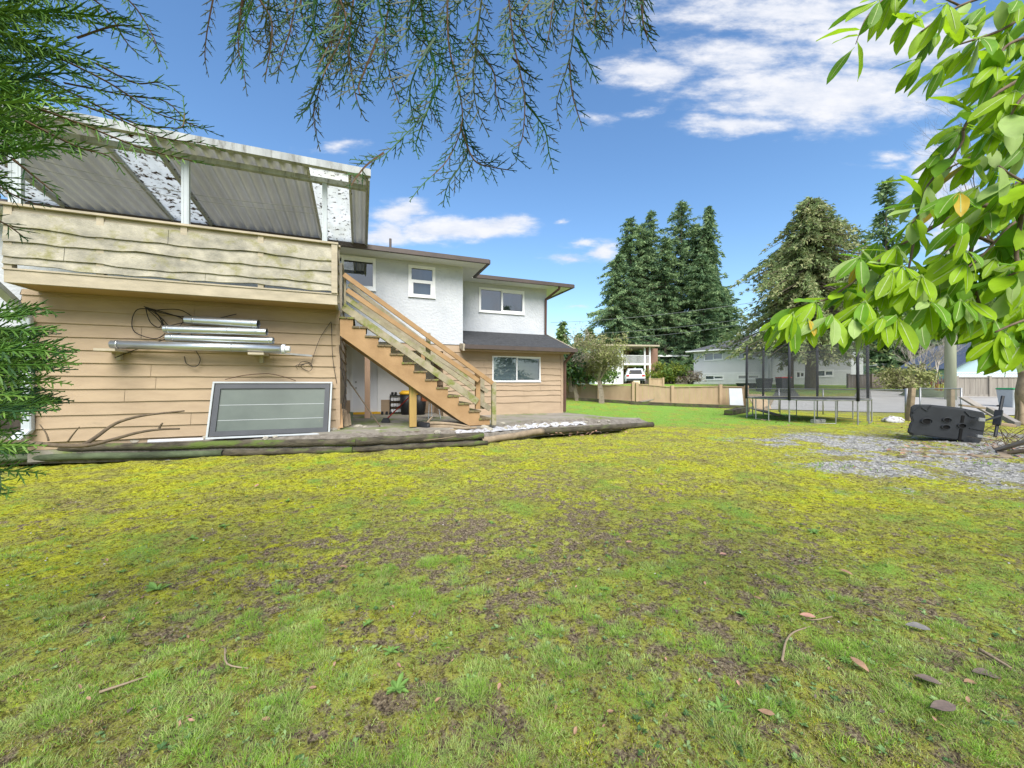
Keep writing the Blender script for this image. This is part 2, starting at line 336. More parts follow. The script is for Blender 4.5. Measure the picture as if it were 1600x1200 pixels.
fa = N(nt, 'ShaderNodeMath', operation='ADD'); L.new(prev, fa.inputs[0]); L.new(fm.outputs[0], fa.inputs[1])
cm = N(nt, 'ShaderNodeMapRange', interpolation_type='SMOOTHERSTEP'); cm.inputs['From Min'].default_value = .0; cm.inputs['From Max'].default_value = 1.0; L.new(fa.outputs[0], cm.inputs[0])
# clouds overhead and behind the camera (seen only in reflections, lights the yard)
gn = N(nt, 'ShaderNodeTexNoise'); gn.inputs['Scale'].default_value = 2.2; gn.inputs['Detail'].default_value = 8; L.new(tc.outputs['Generated'], gn.inputs['Vector'])
gm = N(nt, 'ShaderNodeMapRange'); gm.inputs['From Min'].default_value = .42; gm.inputs['From Max'].default_value = .6; L.new(gn.outputs[0], gm.inputs[0])
bk = N(nt, 'ShaderNodeMapRange'); bk.inputs['From Min'].default_value = .28; bk.inputs['From Max'].default_value = .12; L.new(sx.outputs['Y'], bk.inputs[0])
bkm = N(nt, 'ShaderNodeMath', operation='MULTIPLY'); L.new(gm.outputs[0], bkm.inputs[0]); L.new(bk.outputs[0], bkm.inputs[1])
fin = N(nt, 'ShaderNodeMath', operation='MAXIMUM'); L.new(cm.outputs[0], fin.inputs[0]); L.new(bkm.outputs[0], fin.inputs[1])
sc1 = N(nt, 'ShaderNodeMath', operation='MULTIPLY'); sc1.inputs[1].default_value = .95; L.new(fin.outputs[0], sc1.inputs[0])
cr = N(nt, 'ShaderNodeValToRGB'); cr.color_ramp.elements[0].position = .3; cr.color_ramp.elements[0].color = (3.9, 4.25, 5.0, 1)
cr.color_ramp.elements[1].position = .62; cr.color_ramp.elements[1].color = (5.3, 5.35, 5.6, 1)
L.new(fn.outputs[0], cr.inputs[0])
# clear sky colour: deeper blue overhead as photographed
skm = N(nt, 'ShaderNodeVectorMath', operation='MULTIPLY'); skm.inputs[1].default_value = (1.0, 1.06, 1.12); L.new(hs.outputs[0], skm.inputs[0])
cmx = N(nt, 'ShaderNodeMix', data_type='RGBA'); L.new(sc1.outputs[0], cmx.inputs['Factor']); L.new(skm.outputs[0], cmx.inputs['A']); L.new(cr.outputs[0], cmx.inputs['B'])
L.new(cmx.outputs['Result'], bg.inputs['Color']); bg.inputs['Strength'].default_value = .085
sun = bpy.data.lights.new('sun', 'SUN'); sun.energy = 3.1; sun.angle = R(42); sun.color = (1, .95, .87)
so = bpy.data.objects.new('sun', sun); col.objects.link(so)
az = R(SUN_AZ); el = R(SUN_EL)
sd = Vector((math.sin(az)*math.cos(el), math.cos(az)*math.cos(el), math.sin(el)))
so.rotation_euler = sd.to_track_quat('Z', 'Y').to_euler(); so.location = (0, -5, 20)
sc.view_settings.view_transform = 'Standard'; sc.view_settings.look = 'None'; sc.view_settings.gamma = 1; sc.view_settings.exposure = 1.12
sc.cycles.max_bounces = 8; sc.cycles.transparent_max_bounces = 16

# ------------------------------------------------------------------ ground
TUF = []
def make_tufts():
    q = 0
    for (cx_, cy_, sp) in [(365,890,25),(480,955,30),(640,925,45),(675,880,12),(600,905,25),(720,885,15),(960,960,45),(900,935,35),(930,1000,30),(755,1050,22),(1000,890,30),(850,1000,22),(1175,1010,45),(1210,940,20),(1250,1030,18),(1380,1060,45),(1430,1095,40),(1170,1080,45),(1200,1110,40),
            (300,1060,60),(230,1020,45),(450,1010,45),(150,1090,60),(30,1060,50),(900,1050,45),(1000,1070,45),(540,1060,22),(1480,990,20),(1185,830,10),(1110,920,14),(330,960,40),(90,960,50),(60,870,40),(250,880,40),(700,1100,40),(1050,1000,30),(1500,1110,40),(1330,1130,40),(420,1110,50),(850,1110,40)]:
        for _ in range(int(4+sp*.16)):
            py = cy_+nr.normal(0, sp*.55); Y = EYE*FP/(py-CY); TUF.append(((cx_+nr.normal(0, sp)-CX)/FP*Y, Y, nr.uniform(.03, .07), nr.rand()))
    while len(TUF) < 600 and q < 60000:
        q += 1
        px = nr.uniform(-60, 1660); py = 800+420*nr.rand()**.8
        Y = EYE*FP/(py-CY); x = (px-CX)/FP*Y
        k = float(fbm(np.array([x]), np.array([Y]), 1.3, 3, 71.3)[0]); k2 = float(fbm(np.array([x]), np.array([Y]), 4.0, 2, 7.3)[0])
        if (k-.5)*2.2+(k2-.5)*1.2+.05*(3.2-Y) < .16+.25*nr.rand(): continue
        TUF.append((x, Y, nr.uniform(.025, .075)*(1.35 if nr.rand() < .12 else 1), nr.rand()))
make_tufts(); TUF = np.array(TUF)
def tuftfield(x, y):
    sh = np.shape(x); x = np.ravel(x); y = np.ravel(y); out = np.zeros(len(x)); sel = np.where((y > 1) & (y < 5.5) & (np.abs(x) < 7))[0]
    for a in range(0, len(sel), 20000):
        k = sel[a:a+20000]; best = np.zeros(len(k))
        for (tx, ty, tr, _) in TUF: best = np.maximum(best, np.exp(-((x[k]-tx)**2+(y[k]-ty)**2)/(tr*1.0)**2))
        out[k] = best
    return out.reshape(sh)
def masks(x, y):
    n1 = fbm(x, y, .55, 4, 3.1); n2 = fbm(x, y, 1.9, 4, 11.7); n3 = fbm(x, y, 6.5, 3, 41.2); n5 = fbm(x, y, 17, 3, 88.1)
    far = sst(3.0, 6.0, y+1.4*(n1-.5))
    rightm = np.exp(-((x-3.6)/1.5)**2-((y-4.1)/1.6)**2)*.16
    moss = .53+.20*far+sst(-.3, -3.2, x)*.16+rightm+(n2-.5)*.5+(n3-.5)*.75+(n5-.5)*.6
    soil = .13*np.exp(-((x-.6)/1.6)**2-((y-4.3)/1.6)**2)+.26*np.exp(-((x-2.6)/1.3)**2-((y-1.9)/1.1)**2)+.05*np.exp(-((x-2.6)/2.5)**2-((y-7.5)/1.8)**2)+.16*np.exp(-((x+1.2)/.9)**2-((y-3.2)/.5)**2)
    moss = moss-soil*.6
    gr = .10+(n2-.5)*.9+(n3-.5)*.8+.10*(1-sst(3.0, 5.4, y))-.3*soil
    green_far = sst(10.0, 12.6, y-.05*x+(n1-.5)*3)*sst(30, 20, y)
    gr = np.maximum(gr, green_far*.62*sst(14, 9.0, x+(n1-.5)*3)+(n2-.5)*.9+(n3-.5)*.7)
    beyond = sst(24, 28, y); gr = np.maximum(gr, beyond*(.55+(n2-.5)))
    gv = sst(-.9, 2.2, x-(4.4+.13*(y-4))+(n2-.5)*2.6)*sst(11.0, 8.5, y+(n1-.5)*3)*sst(3.6, 5.4, y+(n1-.5)*2)
    gv = gv*np.clip(.70+(n2-.5)*1.8+(n3-.5)*1.6, 0, 1)
    return np.clip(moss, 0, 1), np.clip(gr, 0, 1), np.clip(gv, 0, 1)
def yellowness(x, y):
    n = fbm(x, y, 1.1, 3, 33.0); n2 = fbm(x, y, 6, 3, 66.0)
    return np.clip(.08+.95*sst(2.8, 6.2, y)+.75*sst(.1, -2.2, x)*sst(1.6, 3.0, y)+.9*np.exp(-((x-3.6)/1.5)**2-((y-4.1)/1.6)**2)-.25*np.exp(-((x-1.6)/2.4)**2-((y-6.0)/2.2)**2)+(n-.5)*1.3+(n2-.5)*.9, 0, 1)
def bumpz(x, y):
    mo, gr, gv = masks(x, y)
    near = sst(14, 9, y)*sst(-30, -14, x)
    return ((fbm(x, y, 3.2, 4, 5.5)-.5)*.05+(fbm(x, y, 14, 3, 25.5)-.5)*.055+.012*mo+.012*gr)*near
xs = np.concatenate([np.linspace(-400, -40, 14), np.linspace(-38, -10.5, 24), np.arange(-10, 13, .055), np.linspace(13.2, 45, 44), np.linspace(50, 400, 14)])
ys = np.concatenate([np.linspace(-60, -1, 14), np.arange(-.5, 3.6, .03), np.arange(3.6, 9, .05), np.arange(9, 15, .12), np.linspace(15.2, 45, 60), np.linspace(48, 900, 26)])
X, Y_ = np.meshgrid(xs, ys); Z = 1.28*sst(17, 38, Y_)+bumpz(X, Y_)
under = sst(.0, .25, (-UY*X+UX*Y_)-8.2)*sst(7.2, 6.9, UX*X+UY*Y_)*sst(-9, -8.5, UX*X+UY*Y_)*sst(17, 16.5, (-UY*X+UX*Y_))
Z = Z-under*.12
nx, ny = len(xs), len(ys)
me = bpy.data.meshes.new('ground'); me.vertices.add(nx*ny)
me.vertices.foreach_set('co', np.stack([X, Y_, Z], -1).astype(np.float32).reshape(-1))
ii, jj = np.meshgrid(np.arange(nx-1), np.arange(ny-1)); k0 = (jj*nx+ii).reshape(-1)
qd = np.stack([k0, k0+1, k0+1+nx, k0+nx], 1).astype(np.int32); nq = len(qd)
me.loops.add(nq*4); me.loops.foreach_set('vertex_index', qd.reshape(-1)); me.polygons.add(nq)
me.polygons.foreach_set('loop_start', np.arange(0, nq*4, 4, dtype=np.int32)); me.polygons.foreach_set('use_smooth', np.ones(nq, dtype=bool)); me.update()
mo, gr, gv = masks(X, Y_); gr = np.maximum(gr, .55*tuftfield(X, Y_))
at_ = me.color_attributes.new('cover', 'FLOAT_COLOR', 'POINT')
at_.data.foreach_set('color', np.stack([mo, gr, gv, yellowness(X, Y_)], -1).astype(np.float32).reshape(-1))
gm_, gnt, gb = newmat('mossy_lawn'); L = gnt.links; gb.inputs['Roughness'].default_value = .95; gb.inputs['Specular IOR Level'].default_value = .15
va = N(gnt, 'ShaderNodeVertexColor', layer_name='cover'); sp = N(gnt, 'ShaderNodeSeparateColor'); L.new(va.outputs[0], sp.inputs[0])
gc = coords(gnt)
def gnoise(s, d=8, rg=.7):
    n = N(gnt, 'ShaderNodeTexNoise'); n.inputs['Scale'].default_value = s; n.inputs['Detail'].default_value = d; n.inputs['Roughness'].default_value = rg; L.new(gc, n.inputs['Vector']); return n.outputs[0]
def ramp(src, stops):
    r = N(gnt, 'ShaderNodeValToRGB'); e = r.color_ramp.elements
    while len(e) < len(stops): e.new(.5)
    for i, (p, c) in enumerate(stops): e[i].position = p; e[i].color = c4(c)
    L.new(src, r.inputs[0]); return r.outputs[0]
def mixc(f, a, b):
    m_ = N(gnt, 'ShaderNodeMix', data_type='RGBA'); L.new(f, m_.inputs['Factor']); L.new(a, m_.inputs['A']); L.new(b, m_.inputs['B']); return m_.outputs['Result']
def thr(src, nz, amp, lo, hi):
    a = N(gnt, 'ShaderNodeMath', operation='MULTIPLY_ADD'); a.inputs[1].default_value = amp; L.new(nz, a.inputs[0]); L.new(src, a.inputs[2])
    m_ = N(gnt, 'ShaderNodeMapRange', interpolation_type='SMOOTHSTEP'); m_.inputs['From Min'].default_value = lo+amp*.5; m_.inputs['From Max'].default_value = hi+amp*.5; L.new(a.outputs[0], m_.inputs[0]); return m_.outputs[0]
f1 = gnoise(13, 12, .78); f2 = gnoise(9); f3 = gnoise(60, 8, .75)
soilc = ramp(f3, [(.39, (.03, .022, .014)), (.47, (.15, .115, .075)), (.55, (.28, .22, .145)), (.64, (.48, .40, .27))])
mossc = ramp(gnoise(1.3, 10, .75), [(.34, (.24, .20, .08)), (.45, (.34, .34, .08)), (.56, (.48, .49, .03)), (.66, (.33, .42, .05))])
mossn = ramp(gnoise(2.1, 10, .75), [(.34, (.23, .20, .08)), (.5, (.36, .37, .08)), (.66, (.31, .41, .07))])
mossc = mixc(va.outputs['Alpha'], mossn, mossc)
mossd = ramp(f3, [(.40, (.12, .10, .07)), (.49, (1, 1, 1))])
mm = N(gnt, 'ShaderNodeMix', data_type='RGBA', blend_type='MULTIPLY'); mm.inputs['Factor'].default_value = .8; L.new(mossc, mm.inputs['A']); L.new(mossd, mm.inputs['B'])
grassc = ramp(f3, [(.3, (.09, .17, .035)), (.5, (.19, .35, .05)), (.7, (.34, .47, .09))])
pt = N(gnt, 'ShaderNodeMix', data_type='RGBA', blend_type='MULTIPLY'); pt.inputs['Factor'].default_value = .85; L.new(mm.outputs['Result'], pt.inputs['A'])
L.new(ramp(gnoise(19, 6, .8), [(.40, (.22, .17, .12)), (.47, (.75, .72, .6)), (.53, (1.15, 1.15, 1.1))]), pt.inputs['B']); mm = pt
c_ = mixc(thr(sp.outputs['Red'], f1, 3.6, .22, .58), soilc, mm.outputs['Result'])
c_ = mixc(thr(sp.outputs['Green'], f3, 2.4, .25, .7), c_, grassc)
vo = N(gnt, 'ShaderNodeTexVoronoi'); vo.inputs['Scale'].default_value = 26; L.new(gc, vo.inputs['Vector'])
gravc = ramp(vo.outputs['Color'], [(.1, (.14, .135, .12)), (.5, (.30, .295, .275)), (.9, (.50, .49, .46))])
c_ = mixc(thr(sp.outputs['Blue'], f1, 3.0, .32, .62), c_, gravc)
L.new(c_, gb.inputs['Base Color'])
bp = N(gnt, 'ShaderNodeBump'); bp.inputs['Strength'].default_value = 1; bp.inputs['Distance'].default_value = .05
L.new(f1, bp.inputs['Height']); L.new(bp.outputs[0], gb.inputs['Normal'])
me.materials.append(gm_)
go = bpy.data.objects.new('ground', me); col.objects.link(go); tag(go, 'mossy patchy back garden lawn and the ground beyond', kind='structure')

# grass blades, moss fronds (stuff)
def screen_pts(n, y0, y1, pw=1.0):
    px = nr.uniform(-80, 1680, n); py = y0+(y1-y0)*nr.rand(n)**pw
    Y = EYE*FP/(py-CY); return (px-CX)/FP*Y, Y
def inhouse(x, y):
    s = UX*x+UY*y; t = -UY*x+UX*y
    front = np.interp(s, [-8, -3.6, -1.6, 2.0, 2.2, 4.0, 7.4, 7.8], [6.3, 6.45, 7.1, 7.65, 7.8, 8.1, 8.6, 13])
    return (t > front-.22) & (s < 7.9) & (t < 20)
def blades(x, y, z, h, wd, mi, lean=.5):
    n = len(x); an = nr.uniform(0, 2*math.pi, n); le = nr.uniform(.1, lean, n)*h; an2 = nr.uniform(0, 2*math.pi, n)
    bx = np.cos(an2)*wd/2; by = np.sin(an2)*wd/2
    p = np.stack([x, y, z], -1); b = np.stack([bx, by, 0*bx], -1)
    mid = p+np.stack([np.cos(an)*le*.35, np.sin(an)*le*.35, h*.6], -1); tip = p+np.stack([np.cos(an)*le, np.sin(an)*le, h], -1)
    T = np.concatenate([np.stack([p-b, p+b, mid+b*.75], 1), np.stack([p-b, mid+b*.75, mid-b*.75], 1), np.stack([mid-b*.75, mid+b*.75, tip], 1)])
    return T, np.tile(mi, 3)
def scatter_grass():
    T = []; I = []
    # tufts: each a fan of fine blades leaning outwards
    for (tx, ty, tr_, kd) in TUF:
        nb = int(135*(tr_/.06)*(1.15 if ty < 3 else .8)); rr = tr_*np.sqrt(nr.rand(nb)); an = nr.uniform(0, 2*math.pi, nb)
        X = tx+rr*np.cos(an); Y = ty+rr*np.sin(an); hh = (.012+.27*tr_)*nr.uniform(.5, 1.3, nb)*(1-.45*(rr/tr_)**2); n = nb
        an = an+nr.normal(0, .7, nb); le = hh*(.25+1.0*rr/tr_)*nr.uniform(.5, 1.4, nb); an2 = nr.uniform(0, 6.28, nb); wd = nr.uniform(.0010, .0021, nb)*(1+.12*ty)
        z = bumpz(X, Y)-.002; p = np.stack([X, Y, z], -1); b = np.stack([np.cos(an2)*wd/2, np.sin(an2)*wd/2, 0*wd], -1)
        mid = p+np.stack([np.cos(an)*le*.35, np.sin(an)*le*.35, hh*.62], -1); tip = p+np.stack([np.cos(an)*le, np.sin(an)*le, hh*.95], -1)
        T.append(np.concatenate([np.stack([p-b, p+b, mid+b*.75], 1), np.stack([p-b, mid+b*.75, mid-b*.75], 1), np.stack([mid-b*.75, mid+b*.75, tip], 1)]))
        q = nr.rand(nb); base_ = 0 if kd < .45 else (1 if kd < .6 else 2); I.append(np.tile(np.where(q < .09, 3, np.where(q < .3, 2, base_)), 3))
    # single blades everywhere
    x, y = screen_pts(40000, 700, 1230, .8); mo, gr, gv = masks(x, y)
    keep = (nr.rand(len(x)) < .10+gr*1.2) & ~inhouse(x, y) & (gv < .5); x, y = x[keep], y[keep]
    q = nr.rand(len(x)); mi = np.where(q < .22, 0, np.where(q < .4, 1, np.where(q < .68, 2, 3)))
    t, i = blades(x, y, bumpz(x, y), nr.uniform(.006, .018, len(x)), nr.uniform(.0015, .003, len(x))*(1+y*.12), mi, 2.2); T.append(t); I.append(i)
    # sparse straw and olive fuzz over the worn soil
    x, y = screen_pts(75000, 740, 1230, .9); keep = ~inhouse(x, y); x, y = x[keep], y[keep]
    keep = fbm(x, y, 9, 3, 19.)+.25*nr.rand(len(x)) > .55; x, y = x[keep], y[keep]; q = nr.rand(len(x)); mi = np.where(q < .28, 3, np.where(q < .5, 2, np.where(q < .75, 4, 5)))
    t, i = blades(x, y, bumpz(x, y), nr.uniform(.004, .011, len(x)), nr.uniform(.0014, .0028, len(x))*(1+y*.12), mi, 3.0); T.append(t); I.append(i)
    # far lawn
    x, y = screen_pts(30000, 636, 740, 1.0); mo, gr, gv = masks(x, y); keep = (gr > .35+.2*nr.rand(len(x))) & ~inhouse(x, y) & (y < 24); x, y = x[keep], y[keep]
    q = nr.rand(len(x)); mi = np.where(q < .6, 0, np.where(q < .85, 1, 2))
    z = 1.28*sst(17, 38, y)+bumpz(x, y)
    t, i = blades(x, y, z, nr.uniform(.02, .05, len(x)), .006+.001*y, mi, 1.0); T.append(t); I.append(i)
    o = trimesh('grass', np.concatenate(T), np.concatenate(I), GRS+[MOS[2], MOS[3]], base=(0, 0, 0)); tag(o, 'short grass blades and tufts over the lawn', 'grass', kind='stuff')
    T = []; I = []
    x, y = screen_pts(190000, 672, 1230, 1.0); mo, gr, gv = masks(x, y)
    keep = (mo+1.0*(fbm(x, y, 24, 3, 9)-.5)*2+1.1*(fbm(x, y, 11, 3, 29)-.5)*2 > .47+.14*nr.rand(len(x))) & ~inhouse(x, y) & (gv < .45); x, y = x[keep], y[keep]
    ye = yellowness(x, y); q = nr.rand(len(x))*.75+ye*.62+(fbm(x, y, 8, 2, 5)-.5)*.6
    mi = np.where(q > .92, 0, np.where(q > .68, 1, np.where(q > .26, 2, 3)))
    sc_ = .55+y*.10
    t, i = blades(x, y, bumpz(x, y)-.003, nr.uniform(.006, .014, len(x))*np.minimum(sc_, 1.4), nr.uniform(.004, .008, len(x))*sc_, mi, 1.6); T.append(t); I.append(i)
    o = trimesh('moss', np.concatenate(T), np.concatenate(I), MOS, base=(0, 0, 0)); tag(o, 'yellow green moss cushions covering much of the lawn', 'moss', kind='stuff')
scatter_grass()
def clover():
    x, y = screen_pts(1100, 700, 1200, 1.0); keep = ~inhouse(x, y) & (fbm(x, y, 1.4, 3, 91.)+.2*nr.rand(len(x)) > .56); x, y = x[keep], y[keep]; T = []; I = []
    for (cx, cy) in zip(x, y):
        n = nr.randint(7, 16); r_ = nr.uniform(.006, .017)*(1+.12*cy); an = nr.uniform(0, 6.28, n); ln = r_*nr.uniform(.5, 1.2, n); wd = ln*nr.uniform(.22, .34, n)
        z = float(bumpz(np.array([cx]), np.array([cy]))[0])+.004; c = np.tile([cx, cy, z], (n, 1)); d = np.stack([np.cos(an), np.sin(an), nr.uniform(.05, .8, n)], -1); s_ = np.stack([-np.sin(an), np.cos(an), 0*an], -1)*wd[:, None]
        m_ = c+d*ln[:, None]*.6; t = c+d*ln[:, None]; t[:, 2] -= ln*.15
        T += [np.stack([c, m_+s_, m_-s_], 1), np.stack([m_-s_, m_+s_, t], 1)]; k = nr.randint(0, 3); I += [np.full(2*n, k)]
    ms = [leafm('clover_grey_green', (.17, .30, .10), .2, .6), leafm('clover_dark', (.08, .17, .05), .2, .6), leafm('clover_pale', (.28, .42, .16), .2, .6)]
    o = trimesh('ground_weeds', np.concatenate(T), np.concatenate(I), ms, base=(0, 0, 0)); tag(o, 'tiny clover and dark rosettes sprinkled through the turf', 'ground cover', kind='stuff')
clover()
def scatter_stones():
    x, y = screen_pts(26000, 640, 900, 1.0); mo, gr, gv = masks(x, y); k = (gv > .25+.5*nr.rand(len(x))) & (y < 13); x, y = x[k], y[k]
    x2 = nr.uniform(-9, 12, 3500); y2 = nr.uniform(2, 11, 3500); k = (~inhouse(x2, y2)); x2, y2 = x2[k][:900], y2[k][:900]
    x = np.concatenate([x, x2]); y = np.concatenate([y, y2])
    z = bumpz(x, y); r = nr.uniform(.007, .016, len(x)); r[-len(x2):] *= .55
    p = np.stack([x, y, z+r*.3], -1); T = []
    dirs = np.array([(1, 0, 0), (0, 1, 0), (-1, 0, 0), (0, -1, 0), (0, 0, .8), (0, 0, -.8)], float)
    an = nr.uniform(0, 6.28, len(x)); ca, sa = np.cos(an), np.sin(an); V_ = []
    for d in dirs:
        j = nr.uniform(.6, 1.3, len(x)); v = np.stack([(d[0]*ca-d[1]*sa)*j, (d[0]*sa+d[1]*ca)*j, d[2]*j+0*j], -1)*r[:, None]+p; V_.append(v)
    for a, b, c in [(0, 1, 4), (1, 2, 4), (2, 3, 4), (3, 0, 4), (1, 0, 5), (2, 1, 5), (3, 2, 5), (0, 3, 5)]: T.append(np.stack([V_[a], V_[b], V_[c]], 1))
    mi = nr.randint(0, 3, len(x))
    ms = [mat('gravel_grey', (.34, .335, .32), (.25, .245, .235)), mat('gravel_pale', (.52, .51, .49), (.42, .41, .40)), mat('gravel_dark', (.16, .155, .15), (.10, .10, .10))]
    o = trimesh('gravel', np.concatenate(T), np.tile(mi, 8), ms, base=(0, 0, 0)); tag(o, 'loose grey gravel stones on the right of the lawn', 'gravel', kind='stuff')
scatter_stones()

def sheet(name, P, m_, lift=.03, n=24, label=None):
    a, b, c, d = [Vector(p) for p in P]; mb = MB(); vs = []
    for i in range(n+1):
        for j in range(n+1):
            p = a.lerp(b, i/n).lerp(d.lerp(c, i/n), j/n); vs.append((p.x, p.y, hgt(p.x, p.y)+lift))
    mb.add(vs, [(i*(n+1)+j, (i+1)*(n+1)+j, (i+1)*(n+1)+j+1, i*(n+1)+j+1) for i in range(n) for j in range(n)])
    o = mb.build(name, m_, smooth=True); return tag(o, label, kind='structure')
sheet('road', [gt(1170, 640), gt(1640, 652), gt(1640, 619), gt(1195, 622)], M['road'], .03, 30, 'pale concrete lane beyond the trampoline')
sheet('driveway', [gt(1207, 621), gt(1250, 621), gt(1237, 606), gt(1219, 606)], M['asphalt'], .05, 12, 'dark driveway up to the grey house')
sheet('side_road', [gt(1335, 620.5), gt(1640, 624), gt(1420, 612), gt(1340, 611)], M['road'], .045, 16, 'pale dirty concrete apron beside the grey fence')

# ------------------------------------------------------------------ wall mappings and windows
def front(t): return lambda a, d, z: H(a, t-d, z)
def right(s): return lambda a, d, z: H(s+d, a, z)
def cut(a0, a1, z0, z1, holes):
    zs = sorted({z0, z1, *[h for q in holes for h in q[2:4] if z0 < h < z1]})
    for za, zb in zip(zs, zs[1:]):
        zm = (za+zb)/2; segs = [(a0, a1)]
        for h in holes:
            if h[2] < zm < h[3]:
                ns = []
                for (p, q) in segs:
                    if h[1] <= p or h[0] >= q: ns.append((p, q)); continue
                    if h[0] > p: ns.append((p, h[0]))
                    if h[1] < q: ns.append((h[1], q))
                segs = ns
        for (p, q) in segs: yield p, q, za, zb
def plainwall(mb, m, a0, a1, z0, z1, holes=(), depth=.1, mi=0):
    for p, q, za, zb in cut(a0, a1, z0, z1, holes): mb.box(m, p, q, 0, -depth, za, zb, mi)
def lapwall(mb, m, a0, a1, zl, holes=(), amp=.0, lip=.032, seed=0, mi=0):
    for r, (z0, z1) in enumerate(zip(zl, zl[1:])):
        rg = random.Random(seed*100+r); ph = [rg.uniform(0, 6.3) for _ in range(4)]
        def wav(a): return amp*(math.sin(a*1.9+ph[0])*.5+math.sin(a*4.3+ph[1])*.35+math.sin(a*9.7+ph[2])*.2+math.sin(a*17+ph[3])*.12)
        js = [rg.uniform(a0+.5, a1-.5)] if a1-a0 > 2.5 else []
        for p, q, za, zb in cut(a0, a1, z0, z1, list(holes)+[(j_-.003, j_+.003, z0-.01, z1+.01) for j_ in js]):
            n = max(1, int((q-p)/(.09 if amp > .004 else .5)))
            d0 = .004+(z1-za)/(z1-z0)*(lip-.004); d1 = .004+(z1-zb)/(z1-z0)*(lip-.004)
            vs = []
            for i in range(n+1):
                a = p+(q-p)*i/n; zz = za+(wav(a) if za == z0 else 0)
                vs += [m(a, -.01, zz), m(a, d0, zz), m(a, d1, zb+(.01 if zb == z1 else 0))]
            fs = []
            for i in range(n): k = i*3; fs += [(k, k+3, k+4, k+1), (k+1, k+4, k+5, k+2)]
            mb.add(vs, fs, mi)
def frange(a, b, st):
    r = [a]
    while r[-1]+st*1.3 < b: r.append(r[-1]+st)
    return r+[b]
def window(parent, m, a0, a1, z0, z1, frame=.05, style='slide', fm='white', back='blind', glass='glass', slats=False, label=None, deep=.1):
    mb = MB(); f = frame
    mb.box(m, a0, a1, .03, -.04, z0, z0+f); mb.box(m, a0, a1, .03, -.04, z1-f, z1)
    mb.box(m, a0, a0+f, .028, -.04, z0+f, z1-f); mb.box(m, a1-f, a1, .028, -.04, z0+f, z1-f)
    mb.box(m, a0-.01, a1+.01, .05, .0305, z0-.012, z0+.02)
    wd = mb.build('window', M[fm], parent)
    if label: wd['label'] = label
    sb = MB(); mid = (a0+a1)/2; zm = (z0+z1)/2
    if style == 'slide': sb.box(m, mid-f*.4, mid+f*.4, .02, -.03, z0+f, z1-f); sb.box(m, mid+f*.4, a1-f, .012, -.02, z0+f, z0+f*1.6); sb.box(m, mid+f*.4, a1-f, .012, -.02, z1-f*1.6, z1-f)
    else: sb.box(m, a0+f, a1-f, .02, -.03, zm-f*.5, zm+f*.5); sb.box(m, a0+f, a0+f*1.6, .015, -.02, z0+f, zm-f*.5); sb.box(m, a1-f*1.6, a1-f, .015, -.02, z0+f, zm-f*.5)
    sb.build('sash', M[fm], wd)
    g = MB()
    if style == 'slide': qs = [(a0+f, mid-f*.4, z0+f, z1-f), (mid+f*.4, a1-f, z0+f, z1-f)]
    else: qs = [(a0+f, a1-f, z0+f, zm-f*.5), (a0+f, a1-f, zm+f*.5, z1-f)]
    for (p, q, r_, s_) in qs:
        g = MB(); g.add([m(p, -.012, r_), m(q, -.012, r_), m(q, -.012, s_), m(p, -.012, s_)], [(0, 1, 2, 3)]); g.build('pane', M[glass], wd)
    b = MB()
    if slats:
        z = z0+f
        while z < z1-f-.03:
            b.hexa([m(a0+f, -.05, z), m(a1-f, -.05, z), m(a1-f, -.075, z+.012), m(a0+f, -.075, z+.012), m(a0+f, -.048, z+.03), m(a1-f, -.048, z+.03), m(a1-f, -.073, z+.038), m(a0+f, -.073, z+.038)]); z += .042
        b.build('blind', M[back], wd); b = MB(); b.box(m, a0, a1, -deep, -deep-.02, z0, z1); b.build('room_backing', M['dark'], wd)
    else:
        b.box(m, a0, a1, -deep, -deep-.02, z0, z1); b.build('window_backing', M[back], wd)  # flat sheet behind the glass; its dark colours stand in for room shade
    return wd

# ------------------------------------------------------------------ THE HOUSE
ZP = .36
house = empty('house', H(1.0, 12.0, ZP), math.atan2(UY, UX), 'white stucco and tan siding house with a raised balcony and wooden outside stairs', 'house')
def rect(p0, p1, t):
    a0, z1 = fac(p0[0], p0[1], t); a1, z0 = fac(p1[0], p1[1], t)
    _, z1b = fac(p1[0], p0[1], t); _, z0b = fac(p0[0], p1[1], t)
    return a0, a1, (z0+z0b)/2, (z1+z1b)/2
TA, TB, TD, TDK = 8.83, 11.25, 12.8, 8.15
w1 = (fac(530, 430, TB)[0]-.75, fac(587, 430, TB)[0], fac(587, 456, TB)[1], fac(587, 405.5, TB)[1])
w2 = (fac(638, 440, TB)[0], fac(680, 440, TB)[0], fac(660, 466, TB)[1], fac(660, 417, TB)[1])
w3 = (fac(748, 470, TD)[0], fac(819, 470, TD)[0], fac(785, 491, TD)[1], fac(785, 453, TD)[1])
w4 = (fac(769, 580, TB)[0], fac(844, 580, TB)[0], fac(806, 597.5, TB)[1], fac(806, 558, TB)[1])
